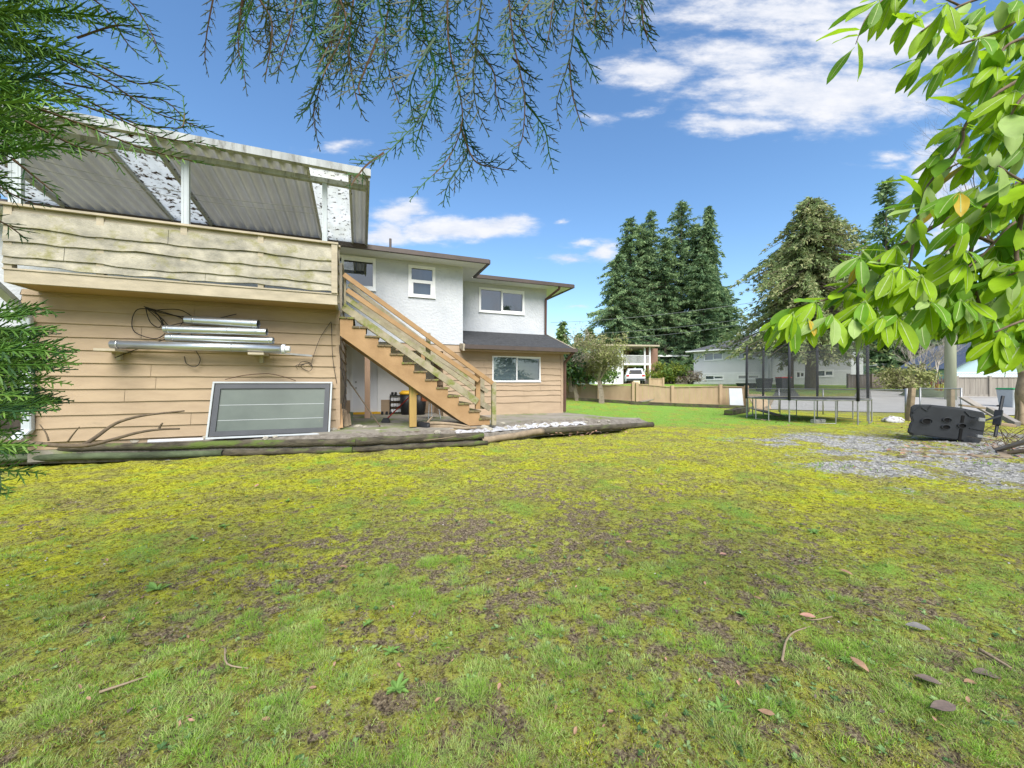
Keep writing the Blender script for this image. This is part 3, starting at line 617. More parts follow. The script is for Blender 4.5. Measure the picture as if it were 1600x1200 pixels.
# lower left wall under the balcony
mb = MB(); lapwall(mb, front(TA), -5.2, -.446, frange(.33, 2.86, .222), amp=.006, seed=1)
for c_ in (front(TA),): mb.box(c_, -5.2, -.45, -.012, -.15, .2, 2.86)
lapwall(mb, right(-.446), TA, TD, frange(.33, 2.86, .222), amp=.006, seed=1)
lapwall(mb, lambda a, d, z: H(-5.2-d, a, z), TA, TD, frange(.33, 2.86, .222), seed=1)
mb.build('siding', M['tan'], house)
mb = MB(); mb.box(front(TA), -.50, -.43, .028, 0, .33, 2.84); mb.box(right(-.446), TA-.03, TA+.05, .03, 0, .33, 2.84); mb.build('corner_board', M['tan2'], house)
mb = MB(); mb.box(front(TA), -5.15, -.5, -.02, -.12, .0, .33); mb.box(right(-.45), TA, TD, -.02, -.12, 0, .33); mb.build('foundation', M['concrete'], house)
# upper stucco, section above the stairs
mb = MB(); plainwall(mb, front(TB), -9.5, 2.83, 2.53, 4.82, [w1, w2], .15)
mb.box(right(2.83), TB+.001, TD, 0, -.15, 2.53, 4.82)
mb.box(front(TB), -9.5, 2.86, .03, -.14, 2.47, 2.53); mb.box(right(2.83), TB+.002, TD, .03, -.14, 2.47, 2.53)
mb.build('stucco_wall', M['stucco'], house)
mb = MB(); plainwall(mb, front(TD), 2.83, 6.4, 2.9, 4.82, [w3], .15); mb.box(right(6.4), TD+.001, 18, 0, -.15, .3, 4.82)
mb.build('stucco_wall', M['stucco'], house)
# soffit of overhanging room + recessed lower wall with door
mb = MB(); mb.box(front(TB), -.45, 2.3, -.16, -1.55, 2.44, 2.50); mb.build('porch_ceiling', M['soffit'], house)
dr = rect((549, 544), (592, 648), TD); dr = (dr[0], dr[1], ZP+.02, ZP+2.06)
mb = MB(); plainwall(mb, front(TD), -9.5, -5.2, .0, 2.46, (), .1); mb.build('side_wall', M['stucco'], house); mb = MB(); plainwall(mb, front(TD), -.44, 2.9, .80, 2.46, [dr], .1); mb.build('porch_wall', M['white'], house)
mb = MB(); plainwall(mb, front(TD), -.44, 2.9, .3, .80, [dr], .09); mb.box(front(TD), dr[1]+.12, 2.3, .02, 0, .36, .80); mb.build('wainscot', M['tan2'], house)
# right lower wall (bay under the small roof)
mb = MB(); hol = [w4]
zl = [.34, .72, .93, 1.10, 1.26, 1.42, 1.60, 1.80, 2.02, 2.25, 2.47]
lapwall(mb, front(TB), 2.27, 6.2, zl, hol, amp=.018, seed=5, lip=.028)
plainwall(mb, lambda a, d, z: H(a, TB+.02-d, z), 2.27, 6.19, .34, 2.47, hol, .12)
lapwall(mb, right(6.2), TB, TD+3, zl, amp=.012, seed=5, lip=.028)
lapwall(mb, lambda a, d, z: H(2.27-d, a, z), TB, TD, zl, seed=5)
lapwall(mb, front(TB), 0.9, 2.27, [2.25, 2.47], amp=.01, seed=8)
mb.build('siding', M['tan2'], house)
mb = MB(); mb.box(front(TB), 6.14, 6.23, .035, 0, .34, 2.4); mb.build('corner_board', M['tan2'], house); mb = MB(); mb.box(front(TB), 2.23, 2.31, .035, 0, .34, 2.44); mb.build('corner_board', M['tan2'], house)
# windows
window(house, front(TB), *w1, frame=.075, back='window_backing', glass='glassdark', label='white framed upstairs window half hidden by the balcony')
window(house, front(TB), *w2, frame=.085, style='hung', back='window_backing', glass='glass', label='small white sash window in the middle of the stucco')
window(house, front(TD), *w3, frame=.075, back='window_backing', glass='glassdark', label='upstairs sliding window reflecting trees')
window(house, front(TB), *w4, frame=.035, back='blind', slats=True, label='ground floor sliding window with slatted blinds')
# door
mb = MB(); m_ = front(TD)
mb.box(m_, dr[0]+.04, dr[1]-.04, -.02, -.06, dr[2]+.02, dr[3]-.04)
dob = mb.build('door', M['door'], house)
mb = MB(); mb.box(m_, dr[0]-.03, dr[0]+.04, .03, -.06, dr[2], dr[3]); mb.box(m_, dr[1]-.04, dr[1]+.06, .03, -.06, dr[2], dr[3]); mb.box(m_, dr[0]-.03, dr[1]+.06, .031, -.06, dr[3]-.04, dr[3]+.05)
mb.build('door_frame', M['white'], dob)
for z, nm in ((1.18, 'door_handle'), (1.36, 'door_lock')): mb = MB(); mb.tube([m_(dr[0]+.13, -.02, z), m_(dr[0]+.13, .04, z)], .028, 10); mb.build(nm, M['steel'], dob)
mb = MB(); mb.box(m_, dr[0]-.02, dr[1]+.05, .05, -.02, dr[2]-.02, dr[2]+.05); mb.build('threshold', M['yellow'], dob)
# main roofs (low hips) with gutters and soffits
ZE = 4.91
def hip(s0, s1, t0, t1, ridge, name='roof'):
    mb = MB(); k = (t1-t0)/2
    c = [H(s0, t0, ZE-.06), H(s1, t0, ZE-.06), H(s1, t1, ZE-.06), H(s0, t1, ZE-.06), H(s0+k, t0+k, ridge), H(s1-k, t0+k, ridge)]
    mb.add(c, [(0, 1, 5, 4), (1, 2, 5), (2, 3, 4, 5), (3, 0, 4), (0, 3, 2, 1)]); rf = mb.build(name, M['shingle'], house); return rf
r1 = hip(-10.1, 3.38, 10.7, 19.3, 5.75); r2 = hip(-5.9, 7.08, 12.25, 19.0, 5.62)
mb = MB(); mb.box(front(10.7), -10.1, 3.4, -.02, -.56, 4.80, 4.835); mb.box(right(2.83), TB-.001, TD-.002, .55, 0, 4.80, 4.834); mb.build('soffit', M['soffit'], house)
mb = MB(); mb.box(front(12.25), 3.38, 7.1, -.02, -.56, 4.80, 4.835); mb.box(right(6.4), TD-.001, 18.8, .68, 0, 4.80, 4.834); mb.build('soffit', M['soffit'], house)
def gutter(pts, nm='gutter', m_='gutter', w_=.11, h_=.12, par=house):
    mb = MB()
    for p, q in zip(pts, pts[1:]):
        p = Vector(p); q = Vector(q); d = (q-p).normalized(); e = d*(w_/2)
        up = Vector((0, 0, 1)); x = d.cross(up).normalized()
        prof = [(-.5, .5), (-.5, -.1), (-.28, -.5), (.5, -.5), (.5, .5), (.36, .5), (.36, -.3), (-.26, -.3), (-.36, -.05), (-.36, .5)]
        r0 = [p-e-x*a*w_*-1+up*b*h_ for a, b in prof]; r1_ = [q+e-x*a*w_*-1+up*b*h_ for a, b in prof]; n = len(prof)
        mb.add(r0+r1_, [(i, (i+1) % n, n+(i+1) % n, n+i) for i in range(n)]+[tuple(range(n)), tuple(range(2*n-1, n-1, -1))])
    return mb.build(nm, M[m_], par)
gutter([H(-10.1, 10.65, ZE-.06), H(3.40, 10.65, ZE-.06)]); gutter([H(3.44, 10.68, ZE-.06), H(3.44, 12.15, ZE-.06)])
gutter([H(3.48, 12.2, ZE-.06), H(7.12, 12.2, ZE-.06)]); gutter([H(7.16, 12.22, ZE-.06), H(7.16, 18.9, ZE-.06)])
# small roof over the bay
mb = MB(); n = 12
for i in range(n):     # shingle courses
    t0 = 10.83+i*(12.82-10.83)/n; t1 = 10.83+(i+1)*(12.82-10.83)/n; z0 = 2.42+(t0-10.83)*.355; z1 = 2.42+(t1-10.83)*.355
    vs = []; m2 = 24
    for j in range(m2+1):
        s_ = 2.84+(6.42-2.84)*j/m2; dz = .012+rnd.uniform(-.003, .005)
        vs += [H(s_, t0-.01, z0-.004), H(s_, t0-.01, z0+dz), H(s_, t1+.01, z1+.002)]
    mb.add(vs, [f for j in range(m2) for f in ((j*3, j*3+3, j*3+4, j*3+1), (j*3+1, j*3+4, j*3+5, j*3+2))])
mb.hexa([H(2.84, 10.83, 2.35), H(6.4, 10.83, 2.35), H(6.4, 12.84, 3.06), H(2.84, 12.84, 3.06), H(2.84, 10.83, 2.41), H(6.4, 10.83, 2.41), H(6.4, 12.84, 3.12), H(2.84, 12.84, 3.12)])
lr = mb.build('roof', M['shingle'], house); lr['label'] = 'small dark shingled lean-to roof over the ground floor bay'
mb = MB(); mb.box(front(10.86), 2.75, 6.4, 0, -.40, 2.29, 2.345); mb.build('eave_board', M['tan2'], house)
mb = MB(); mb.hexa([H(6.4, 10.83, 2.30), H(6.44, 10.83, 2.30), H(6.44, 12.84, 3.01), H(6.4, 12.84, 3.01), H(6.4, 10.83, 2.45), H(6.44, 10.83, 2.45), H(6.44, 12.84, 3.16), H(6.4, 12.84, 3.16)])
mb.build('rake_board', M['cream'], house)
mb = MB(); mb.hexa([H(2.72, 10.8, 2.26), H(2.78, 10.8, 2.26), H(2.78, 11.24, 2.36), H(2.72, 11.24, 2.36), H(2.72, 10.8, 2.46), H(2.78, 10.8, 2.46), H(2.78, 11.24, 2.52), H(2.72, 11.24, 2.52)]); mb.build('bracket', M['cream'], house)
gutter([H(2.82, 10.78, 2.38), H(6.42, 10.78, 2.38)])
def spout(pts, m_, w_=.075, nm='downspout'):
    mb = MB()
    for p, q in zip(pts, pts[1:]): mb.bar(Vector(p)-(Vector(q)-Vector(p)).normalized()*.02, Vector(q)+(Vector(q)-Vector(p)).normalized()*.02, w_, w_*.8, up=(UY, -UX, 0.01))
    return mb.build(nm, M[m_], house, bevel=.01)
spout([H(6.62, 12.2, 4.8), H(6.62, 12.24, 4.72), H(6.33, 12.72, 4.42), H(6.33, 12.74, 3.14)], 'spoutbrown')
spout([H(6.38, 10.8, 2.32), H(6.34, 10.9, 2.25), H(6.26, 11.17, 2.0), H(6.26, 11.19, .40)], 'spoutbrown', .08)
mb = MB(); a_, z_ = fac(610, 384, 14.0); mb.tube([H(a_, 14, 5.1), H(a_, 14, 1.3+(601-374)/600*14/(UX+UY*.317))], .04, 10); mb.build('vent_pipe', M['gutter'], house)
mb = MB(); a_, z_ = fac(594, 384, 14.0); mb.tube([H(a_, 14, 5.1), H(a_, 14, 5.86)], .06, 10); mb.tube([H(a_, 14, 5.86), H(a_, 14, 5.93)], [.10, .04], 10); mb.build('vent_pipe', M['steel'], house)
mb = MB()
mb.tube([H(.45, 11.35, .36), H(.45, 11.35, 2.47)], .0001, 4); mb = MB(); sP, _ = fac(574, 600, 11.4)
mb.box(front(11.4), sP-.07, sP+.07, .07, -.07, .36, 2.46); mb.build('post', M['pinkpost'], house)

# --- balcony
bal = empty('balcony', H(-2.7, 9.7, 2.85), math.atan2(UY, UX)); bal.parent = house
bal.matrix_parent_inverse = WM['house'].inverted(); bal['label'] = 'weathered cream balcony with waney edged board railing'
SL, SR = -5.0, -.435
mb = MB(); mb.box(front(TDK), SL, SR, 0, -.045, 2.83, 3.02); mb.box(right(SR), TDK+.046, TB, .0, -.045, 2.83, 3.02); mb.box(right(SL+.045), TDK+.046, TB, 0, -.045, 2.83, 3.02)
mb.box(front(TDK), SL-.01, SR+.012, .016, -.05, 3.021, 3.05); mb.build('fascia', M['cream'], bal, bevel=.004)
mb = MB(); mb.box(front(TDK), SL+.046, SR-.046, -.047, -3.09, 2.84, 2.87); mb.build('underside', M['soffit_tan'], bal)
mb = MB()
for i in range(21): mb.box(front(TDK), SL+.05, SR-.05, -.05-i*.147, -.05-i*.147-.14, 2.97, 3.01)
mb.build('deck_boards', M['greywood'], bal)
mb = MB()
zr = [3.085, 3.215, 3.45, 3.66, 3.90]
lapwall(mb, front(TDK), SL, SR, zr, amp=.03, seed=21, lip=.035)
mb.box(front(TDK), SL, SR, -.012, -.03, 3.12, 3.89)
for (t0, t1) in ((TDK, 8.40), (9.42, TB)):
    lapwall(mb, right(SR), t0, t1, zr, amp=.02, seed=23, lip=.03); mb.box(right(SR), t0, t1, -.012, -.03, 3.15, 3.89)
mb.build('railing_boards', M['rail'], bal)
mb = MB(); mb.box(front(TDK), SL-.02, SR+.02, .05, -.09, 3.985, 4.025); mb.box(front(TDK), SL, SR, -.012, -.05, 3.90, 3.98)
for (t0, t1) in ((TDK+.095, 8.40), (9.42, TB)): mb.box(right(SR), t0, t1, .05, -.09, 3.985, 4.024)
mb.build('top_rail', M['cream'], bal, bevel=.004)
for s_ in (-4.95, -3.9, -2.82, -1.7):
    mb = MB(); mb.box(front(TDK), s_-.045, s_+.045, .012, -.09, 3.051, 3.984); mb.build('baluster', M['cream'], bal)
for (q0, q1) in ((8.30, 8.39), (9.42, 9.51)): mb = MB(); mb.box(right(SR), q0, q1, .03, -.09, 2.90, 3.984); mb.build('baluster', M['cream'], bal)
mb = MB(); mb.box(front(TDK), SR-.10, SR+.004, .036, -.02, 3.051, 3.98); mb.build('baluster', M['cream'], bal)

# --- canopy
can = empty('canopy', H(-2.7, 9.3, 4.0), math.atan2(UY, UX)); can.parent = house; can.matrix_parent_inverse = WM['house'].inverted()
can['label'] = 'patchy corrugated canopy above the balcony'
def zc(t): return 5.30-.115*(t-7.8)
def corr(s0, s1, t0, t1, amp, nm, m_, pitch=.19):
    n = int((s1-s0)/(pitch/8)); vs = []; q = 6
    for i in range(n+1):
        s_ = s0+(s1-s0)*i/n; x = math.sin(2*math.pi*(s_-s0)/pitch); dz = amp*max(-1, min(1, x*1.5))
        for j in range(q+1):
            t = t0+(t1-t0)*j/q; vs.append(H(s_, t, zc(t)+dz))
    mb = MB(); mb.add(vs, [(i*(q+1)+j, (i+1)*(q+1)+j, (i+1)*(q+1)+j+1, i*(q+1)+j+1) for i in range(n) for j in range(q)])
    o = mb.build(nm, M[m_], can, smooth=True)
    md = o.modifiers.new('thick', 'SOLIDIFY'); md.thickness = .004
    return o
corr(-5.65, -3.86, 7.86, 11.0, .042, 'corrugated_sheet', 'corr'); corr(-3.18, -.90, 7.86, 11.0, .042, 'corrugated_sheet', 'corr'); corr(-.22, .09, 7.86, 11.0, .028, 'corrugated_sheet', 'corr', .155)
corr(-3.90, -3.14, 7.86, 11.0, .006, 'clear_sheet', 'skylight'); corr(-.94, -.18, 7.86, 11.0, .006, 'clear_sheet', 'skylight2'); corr(-6.5, -5.61, 7.86, 11.0, .006, 'clear_sheet', 'skylight')
mb = MB(); mb.box(front(TDK), -5.9, .09, .045, -.045, 5.13, 5.225); mb.build('beam', M['guttermould'], can, bevel=.004)
mb = MB()
for s_ in (-5.64, -3.87, -3.17, -.91, -.21, .10):
    mb.hexa([H(s_-.02, 7.87, zc(7.87)-.095), H(s_+.02, 7.87, zc(7.87)-.095), H(s_+.02, 11, zc(11)-.095), H(s_-.02, 11, zc(11)-.095), H(s_-.02, 7.87, zc(7.87)-.03), H(s_+.02, 7.87, zc(7.87)-.03), H(s_+.02, 11, zc(11)-.03), H(s_-.02, 11, zc(11)-.03)])
mb.build('rafter', M['corr'], can)
gutter([H(-6.3, 7.8, 5.30), H(.10, 7.8, 5.30)], m_='guttermould', w_=.13, h_=.13, par=can)
mb = MB(); mb.hexa([H(.12, 7.78, 5.16), H(.15, 7.78, 5.16), H(.15, 11, 4.80), H(.12, 11, 4.80), H(.12, 7.78, 5.36), H(.15, 7.78, 5.36), H(.15, 11, 5.0), H(.12, 11, 5.0)]); mb.build('side_trim', M['guttermould'], can)
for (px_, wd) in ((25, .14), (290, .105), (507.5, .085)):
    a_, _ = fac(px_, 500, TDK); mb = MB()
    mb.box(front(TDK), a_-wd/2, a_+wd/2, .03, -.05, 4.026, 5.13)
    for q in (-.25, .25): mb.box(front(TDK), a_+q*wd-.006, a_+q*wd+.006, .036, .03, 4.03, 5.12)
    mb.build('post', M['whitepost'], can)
mb = MB()   # clothes lines strung under the canopy
for (z0, z1, dp) in ((4.85, 4.72, .16), (4.70, 4.60, .12)):
    P = [H(-5+4.3*i/16, 8.3, z0+(z1-z0)*i/16-dp*math.sin(math.pi*(i/16))) for i in range(17)]; mb.tube(P, .005, 4)
mb.build('clothes_line', M['steel'], can)
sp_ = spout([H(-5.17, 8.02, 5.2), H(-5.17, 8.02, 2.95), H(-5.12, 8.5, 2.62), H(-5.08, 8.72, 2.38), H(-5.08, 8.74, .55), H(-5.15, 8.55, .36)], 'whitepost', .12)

# --- staircase
sta = empty('staircase', H(1.2, 8.87, ZP), math.atan2(UY, UX)); sta.parent = house; sta.matrix_parent_inverse = WM['house'].inverted()
sta['label'] = 'open wooden staircase from the balcony to the patio'
ds, dz, T0, T1 = .2425, .1775, 8.42, 9.32
def stz(s): return 2.65-(s+.40)/ds*dz
for t_ in (T0, T1):
    pr = [(-.44, 2.61), ]
    for i in range(13):
        zt = 2.65-i*dz-.04; s0 = -.40+i*ds; pr += [(s0, zt), (s0+ds, zt)]
    pr += [(-.40+13*ds, ZP), (-.40+13*ds-.30, ZP)]
    low = [(-.44, 2.30)]
    mb = MB(); n = 13
    # quads between saw-tooth top and sloping bottom
    def bot(s): return max(ZP+.001, 2.30-(s+.44)*dz/ds)
    for i in range(13):
        s0 = -.40+i*ds; s1 = s0+ds; zt = 2.65-i*dz-.04
        mb.hexa([H(s0, t_, bot(s0)), H(s1, t_, bot(s1)), H(s1, t_+.04, bot(s1)), H(s0, t_+.04, bot(s0)), H(s0, t_, zt), H(s1, t_, zt), H(s1, t_+.04, zt), H(s0, t_+.04, zt)])
    mb.build('stringer', M['orange'], sta)
for i in range(13):
    s0 = -.40+i*ds; zt = 2.65-i*dz; mb = MB()
    mb.box(lambda a, d, z: H(a, d, z), s0-.02, s0+ds*.5-.003, T0-.03, T1+.07, zt-.038, zt); mb.box(lambda a, d, z: H(a, d, z), s0+ds*.5+.003, s0+ds+.03, T0-.03, T1+.07, zt-.038, zt)
    mb.build('tread', M['tread'], sta, bevel=.004)
hs_ = lambda a, d, z: H(a, d, z)
def rail(p0, p1, t_, w_, h_, m_, nm='handrail'):
    (sa, za), (sb, zb) = fac(p0[0], p0[1], t_), fac(p1[0], p1[1], t_)
    mb = MB(); mb.bar(H(sa, t_, za), H(sb, t_, zb), w_, h_); return mb.build(nm, M[m_], sta, bevel=.004)
rail((537, 430), (770, 600), 8.36, .045, .095, 'orange'); rail((542, 454), (748, 596), 8.40, .04, .095, 'orange', 'rail'); rail((540, 466), (742, 609), 8.46, .04, .10, 'greywood', 'rail'); rail((536, 480), (746, 629), 8.47, .04, .15, 'greywood', 'rail')
for (pa, pb, w_) in (((560, 475), (762, 613), .10), ((560, 500), (766, 640), .14)): rail(pa, pb, 9.38, .04, w_, 'greywood', 'rail')
rail((545, 445), (756, 607), 9.38, .04, .09, 'greywood', 'handrail')
def post(px0, px1, ya, yb, t_, m_, d=.09):
    a0, z1 = fac(px0, ya, t_); a1, z0 = fac(px1, yb, t_); mb = MB(); mb.box(hs_, a0, a1, t_-.001, t_+d, max(z0, ZP), z1); return mb.build('post', M[m_], sta, bevel=.004)
post(665.5, 673, 521, 577, 8.50, 'greywood', .04); post(743.5, 750.5, 583, 640, 8.48, 'orange', .09); post(769, 775.5, 597, 668, 8.34, 'greywood', .09)
post(750.5, 757, 593, 640, 9.42, 'greywood'); post(658, 664, 530, 575, 9.42, 'orange'); post(537.5, 541, 430, 480, 8.44, 'greywood', .05)
post(640, 651, 588, 668, 8.56, 'mosspost', .13)
# pipe brackets on the wall
for (x0, x1, y0) in ((156, 196, 548), (391, 421, 554)):
    a0, z0 = fac(x0, y0, 8.5); a1, _ = fac(x1, y0, 8.5); mb = MB(); mb.box(front(TA), a0, a1-.06, .50, .02, z0-.02, z0+.02); mb.box(front(TA), a0+.1, a0+.16, .10, .02, z0-.15, z0-.021)
    mb.build('pipe_bracket', M['cream'], house)

# ------------------------------------------------------------------ patio and bed
FR = [(-7.5, 6.28), (-6.1, 6.35), (-3.6, 6.5), (-1.6, 7.12), (2.0, 7.72), (4.0, 8.15), (7.4, 8.7), (7.75, 8.8)]
def tf(s): return float(np.interp(s, [p[0] for p in FR], [p[1] for p in FR]))
# log line from pixels
def st(p): return UX*p.x+UY*p.y, -UY*p.x+UX*p.y
LP = [gp(-220, 729.5), gp(150, 719.65), gp(550, 709), gp(750, 697.5), gp(845, 680), gp(1018, 668)]
ST = [st(p) for p in LP]
def tf(s): return float(np.interp(s, [p[0] for p in ST], [p[1] for p in ST]))
def fz(s): return .215-.10*float(sst(ST[3][0], ST[4][0], s))
def tb(s): return 13.0 if s < 6.25 else float(np.interp(s, [6.25, ST[-1][0]+.1], [11.5, ST[-1][1]+.25]))
SS = np.linspace(-9.0, ST[-1][0]-.02, 90)
mb = MB(); vs = []; rows = [0, .25, .5, 1]
for s_ in SS:
    a = tf(s_)+.50; b = max(tb(s_), a+.02)
    for r_ in (0, .5, 1): vs.append(H(s_, a+(b-a)*r_, .345+.012*r_-(.12*sst(6.2, 7.6, s_))))
    vs.append(H(s_, a, .12))
mb.add(vs, [f for i in range(len(SS)-1) for f in ((i*4, i*4+4, i*4+5, i*4+1), (i*4+1, i*4+5, i*4+6, i*4+2), (i*4+3, i*4+7, i*4+4, i*4))])
tag(mb.build('patio', M['concrete']), 'mossy concrete patio along the back of the house', kind='structure')
mb = MB(); vs = []; nn = 9
for i, s_ in enumerate(SS):
    a = tf(s_)+.06; b = tf(s_)+.55
    for j in range(nn):
        r_ = j/(nn-1); vs.append(H(s_, a+(b-a)*r_, fz(s_)+(.32-fz(s_))*r_+rnd.uniform(-.012, .012)-.10*r_*sst(6.0, 7.4, s_)))
    vs.append(H(s_, a, -.05))
k = nn+1
mb.add(vs, [(i*k+j, (i+1)*k+j, (i+1)*k+j+1, i*k+j+1) for i in range(len(SS)-1) for j in range(nn-1)]+[(i*k+nn, (i+1)*k+nn, (i+1)*k, i*k) for i in range(len(SS)-1)])
tag(mb.build('gravel_bed', M['bed'], smooth=True), 'strip of sand and litter between the logs and the patio', kind='structure')

def log(name, p, q, r, label, m_='log', group=None, wob=.012, cat='log', n=12):
    p = Vector(p); q = Vector(q); pts = []; k = 14
    for i in range(k+1):
        v = p.lerp(q, i/k); v += Vector((rnd.uniform(-wob, wob), rnd.uniform(-wob, wob), rnd.uniform(-wob, wob)*.6)); pts.append(v)
    mb = MB(); mb.tube(pts, [r*rnd.uniform(.93, 1.06) for _ in pts], n); o = mb.build(name, [M[m_], M['black']], smooth=True)
    for pl in o.data.polygons:
        if len(pl.vertices) > 4: pl.use_smooth = False; pl.material_index = 1
    return tag(o, label, cat, group)
def lz(p, z, back=0): q = Vector((p[0], p[1], z)); return q+Vector((-UY, UX, 0))*back
G_LOG = 'mossy logs edging the patio'
log('edging_log', lz(LP[0], .205, .07), lz(gp(556, 709.0), .205, .07), .068, 'upper mossy edging log running from the left edge to below the old window frame', group=G_LOG)
log('edging_log', lz(LP[0], .065, .0), lz(gp(350, 714.3), .06, .0), .06, 'lower greenish edging log at the far left under the dead branch', 'loggreen', G_LOG)
log('edging_log', lz(gp(345, 714.3), .058, .01), lz(gp(552, 709.1), .055, .01), .056, 'lower edging log in front of the old window frame', group=G_LOG)
log('edging_log', lz(gp(548, 709.2), .20, .07), lz(gp(757, 697.1), .195, .07), .080, 'thick upper edging log with a black cut end below the stairs', group=G_LOG)
log('edging_log', lz(gp(545, 709.2), .055, .01), lz(gp(762, 696.9), .05, .01), .055, 'lower edging log beneath the thick black ended one', group=G_LOG)
log('edging_log', lz(gp(752, 697), .09, .02), lz(gp(848, 681), .10, .02), .075, 'slanting pale edging log between the two patio corners', 'dirtwood', G_LOG)
log('edging_log', lz(gp(834, 681), .085, .0), lz(gp(1019, 668.5), .08, .0), .078, 'long edging log reaching the right tip of the patio', group=G_LOG)

# stones on the bed
def rockmesh(r, seed, m_):
    rg = random.Random(seed); bm = bmesh.new(); bmesh.ops.create_icosphere(bm, subdivisions=2, radius=r)
    for v in bm.verts:
        k = 1+rg.uniform(-.18, .18); v.co = Vector((v.co.x*k*1.25, v.co.y*k*.9, v.co.z*k*.62))
    me = bpy.data.meshes.new('stone'); bm.to_mesh(me); bm.free(); me.materials.append(m_); return me
rm = [rockmesh(.07, i, M['rock']) for i in range(4)]+[rockmesh(.06, 9, M['brick'])]
for i, (px, py, sc_, k) in enumerate([(200, 695, 1.1, 0), (265, 690, .8, 1), (322, 689, .9, 2), (350, 688, .8, 3), (376, 684, 1.0, 4), (402, 685, .8, 4), (415, 688, .8, 1), (430, 687, .7, 2),
        (476, 683, .9, 0), (521, 680, 1.2, 3), (559, 674, 1.1, 0), (570, 675, .9, 1), (590, 680, .7, 2), (684, 679, 1.1, 1), (740, 667, 1.0, 2), (757, 673, 1.2, 3), (772, 676, 1.1, 0), (785, 668, .9, 1), (800, 673, .9, 2),
        (812, 668, .8, 3), (826, 670, .8, 0), (842, 672, 1.0, 1), (856, 667, .7, 2), (872, 667, .8, 3), (893, 665, .7, 0), (914, 664, .7, 1), (940, 663, .7, 2), (962, 662, .6, 3), (985, 662, .6, 0)]):
    p = gp(px, py, .25); o = bpy.data.objects.new('stone', rm[k]); col.objects.link(o); s_, t_ = st(p); t_ = max(t_, tf(s_)+.27); p = H(s_, t_, fz(s_)+(.32-fz(s_))*min(1, (t_-tf(s_)-.06)/.5))
    o.location = p+Vector((0, 0, .02*sc_)); o.scale = (sc_, sc_, sc_); o.rotation_euler = (0, 0, i*1.3)
    if k == 4: tag(o, 'orange brick fragment among the stones below the old window frame', 'brick', 'orange brick fragments by the old window frame')
    else: tag(o, 'pale fist sized stone in the sandy strip behind the edging logs', 'stone', 'pale stones behind the edging logs')
# white plastic sheeting
mb = MB(); vs = []; n = 44
for i in range(n+1):
    px = 700+i*(990-700)/n; s_, _ = st(gp(px, 672, .25)); c = tf(s_)+.24; wd = .26*(1-.45*i/n)*(.55+.45*math.sin(i*.9)**2)
    for j in range(7): r_ = j/6-.5; t_ = c+wd*r_*1.3; u_ = max(0, min(1, (t_-tf(s_)-.06)/.5)); vs.append(H(s_, t_, fz(s_)+(.32-fz(s_))*u_-.10*u_*sst(6, 7.4, s_)+.022+.014*math.sin(i*1.7+j*2.1)))
mb.add(vs, [(i*7+j, (i+1)*7+j, (i+1)*7+j+1, i*7+j+1) for i in range(n) for j in range(6)])
tag(mb.build('plastic_sheet', M['plastic_sheet'], smooth=True), 'crumpled dirty white sheeting lying right of the foot of the stairs', 'plastic sheet')

# ------------------------------------------------------------------ things against the left wall
def pipe(name, p0, p1, t_, r, label, group, m_='metal', open_r=True, hollow=True, ribs=(), cap=False):
    (sa, za), (sb, zb) = fac(*p0, t_), fac(*p1, t_); A = H(sa, t_, za); (sb, zb) = fac(*p1, t_-.26); B = H(sb, t_-.26, zb)
    mb = MB(); mb.tube([A, B], r, 20, cap=not hollow)
    if hollow: mb.tube([A, B], r*.93, 20, cap=False); mb.tube([A.lerp(B, .03), A.lerp(B, .034)], r*.93, 20); mb.tube([A.lerp(B, .95), A.lerp(B, .954)], r*.93, 20, mi=1)
    d = (B-A).normalized()
    for k in ribs: c = A.lerp(B, k); mb.tube([c-d*.012, c+d*.012], r*1.05, 20)
    o = mb.build(name, [M[m_], M['hole']], smooth=False); tag(o, label, 'pipe', group)
    for pl in o.data.polygons: pl.use_smooth = len(pl.vertices) == 4
    return o, A, B
G_P = 'metal pipes stored on the wall brackets'
pipe('metal_duct', (291, 501), (404, 507.5), 8.66, .078, 'topmost and shortest of the stacked metal ducts on the wall', G_P, ribs=(.12, .93))
pipe('metal_duct', (257, 515), (417, 520), 8.62, .066, 'second metal duct from the top with a dented dark end', G_P, ribs=(.04, .62, .9))
pipe('metal_duct', (261, 528.5), (427, 533.5), 8.66, .066, 'third metal duct from the top with an open round end', G_P, ribs=(.06, .97))
o, A, B = pipe('metal_duct', (174, 539), (444, 546.5), 8.63, .072, 'long bottom pipe on the wall brackets with a white end cap', G_P, ribs=(.035, .68), hollow=False)
d = (B-A).normalized(); mb = MB(); mb.tube([B-d*.03, B+d*.02], .088, 20); mb.tube([B+d*.02, B+d*.10], [.06, .055], 16); mb.build('end_cap', M['bwhite'], o, smooth=False)
a0 = fac(445, 553, 8.7); a1 = fac(488, 557, 8.7); mb = MB(); mb.bar(H(a0[0]-.5, 8.7, a0[1]+.03), H(a1[0], 8.7, a1[1]), .03, .035); tag(mb.build('metal_bar', M['steel']), 'thin grey bar poking out from under the long pipe', 'metal bar')
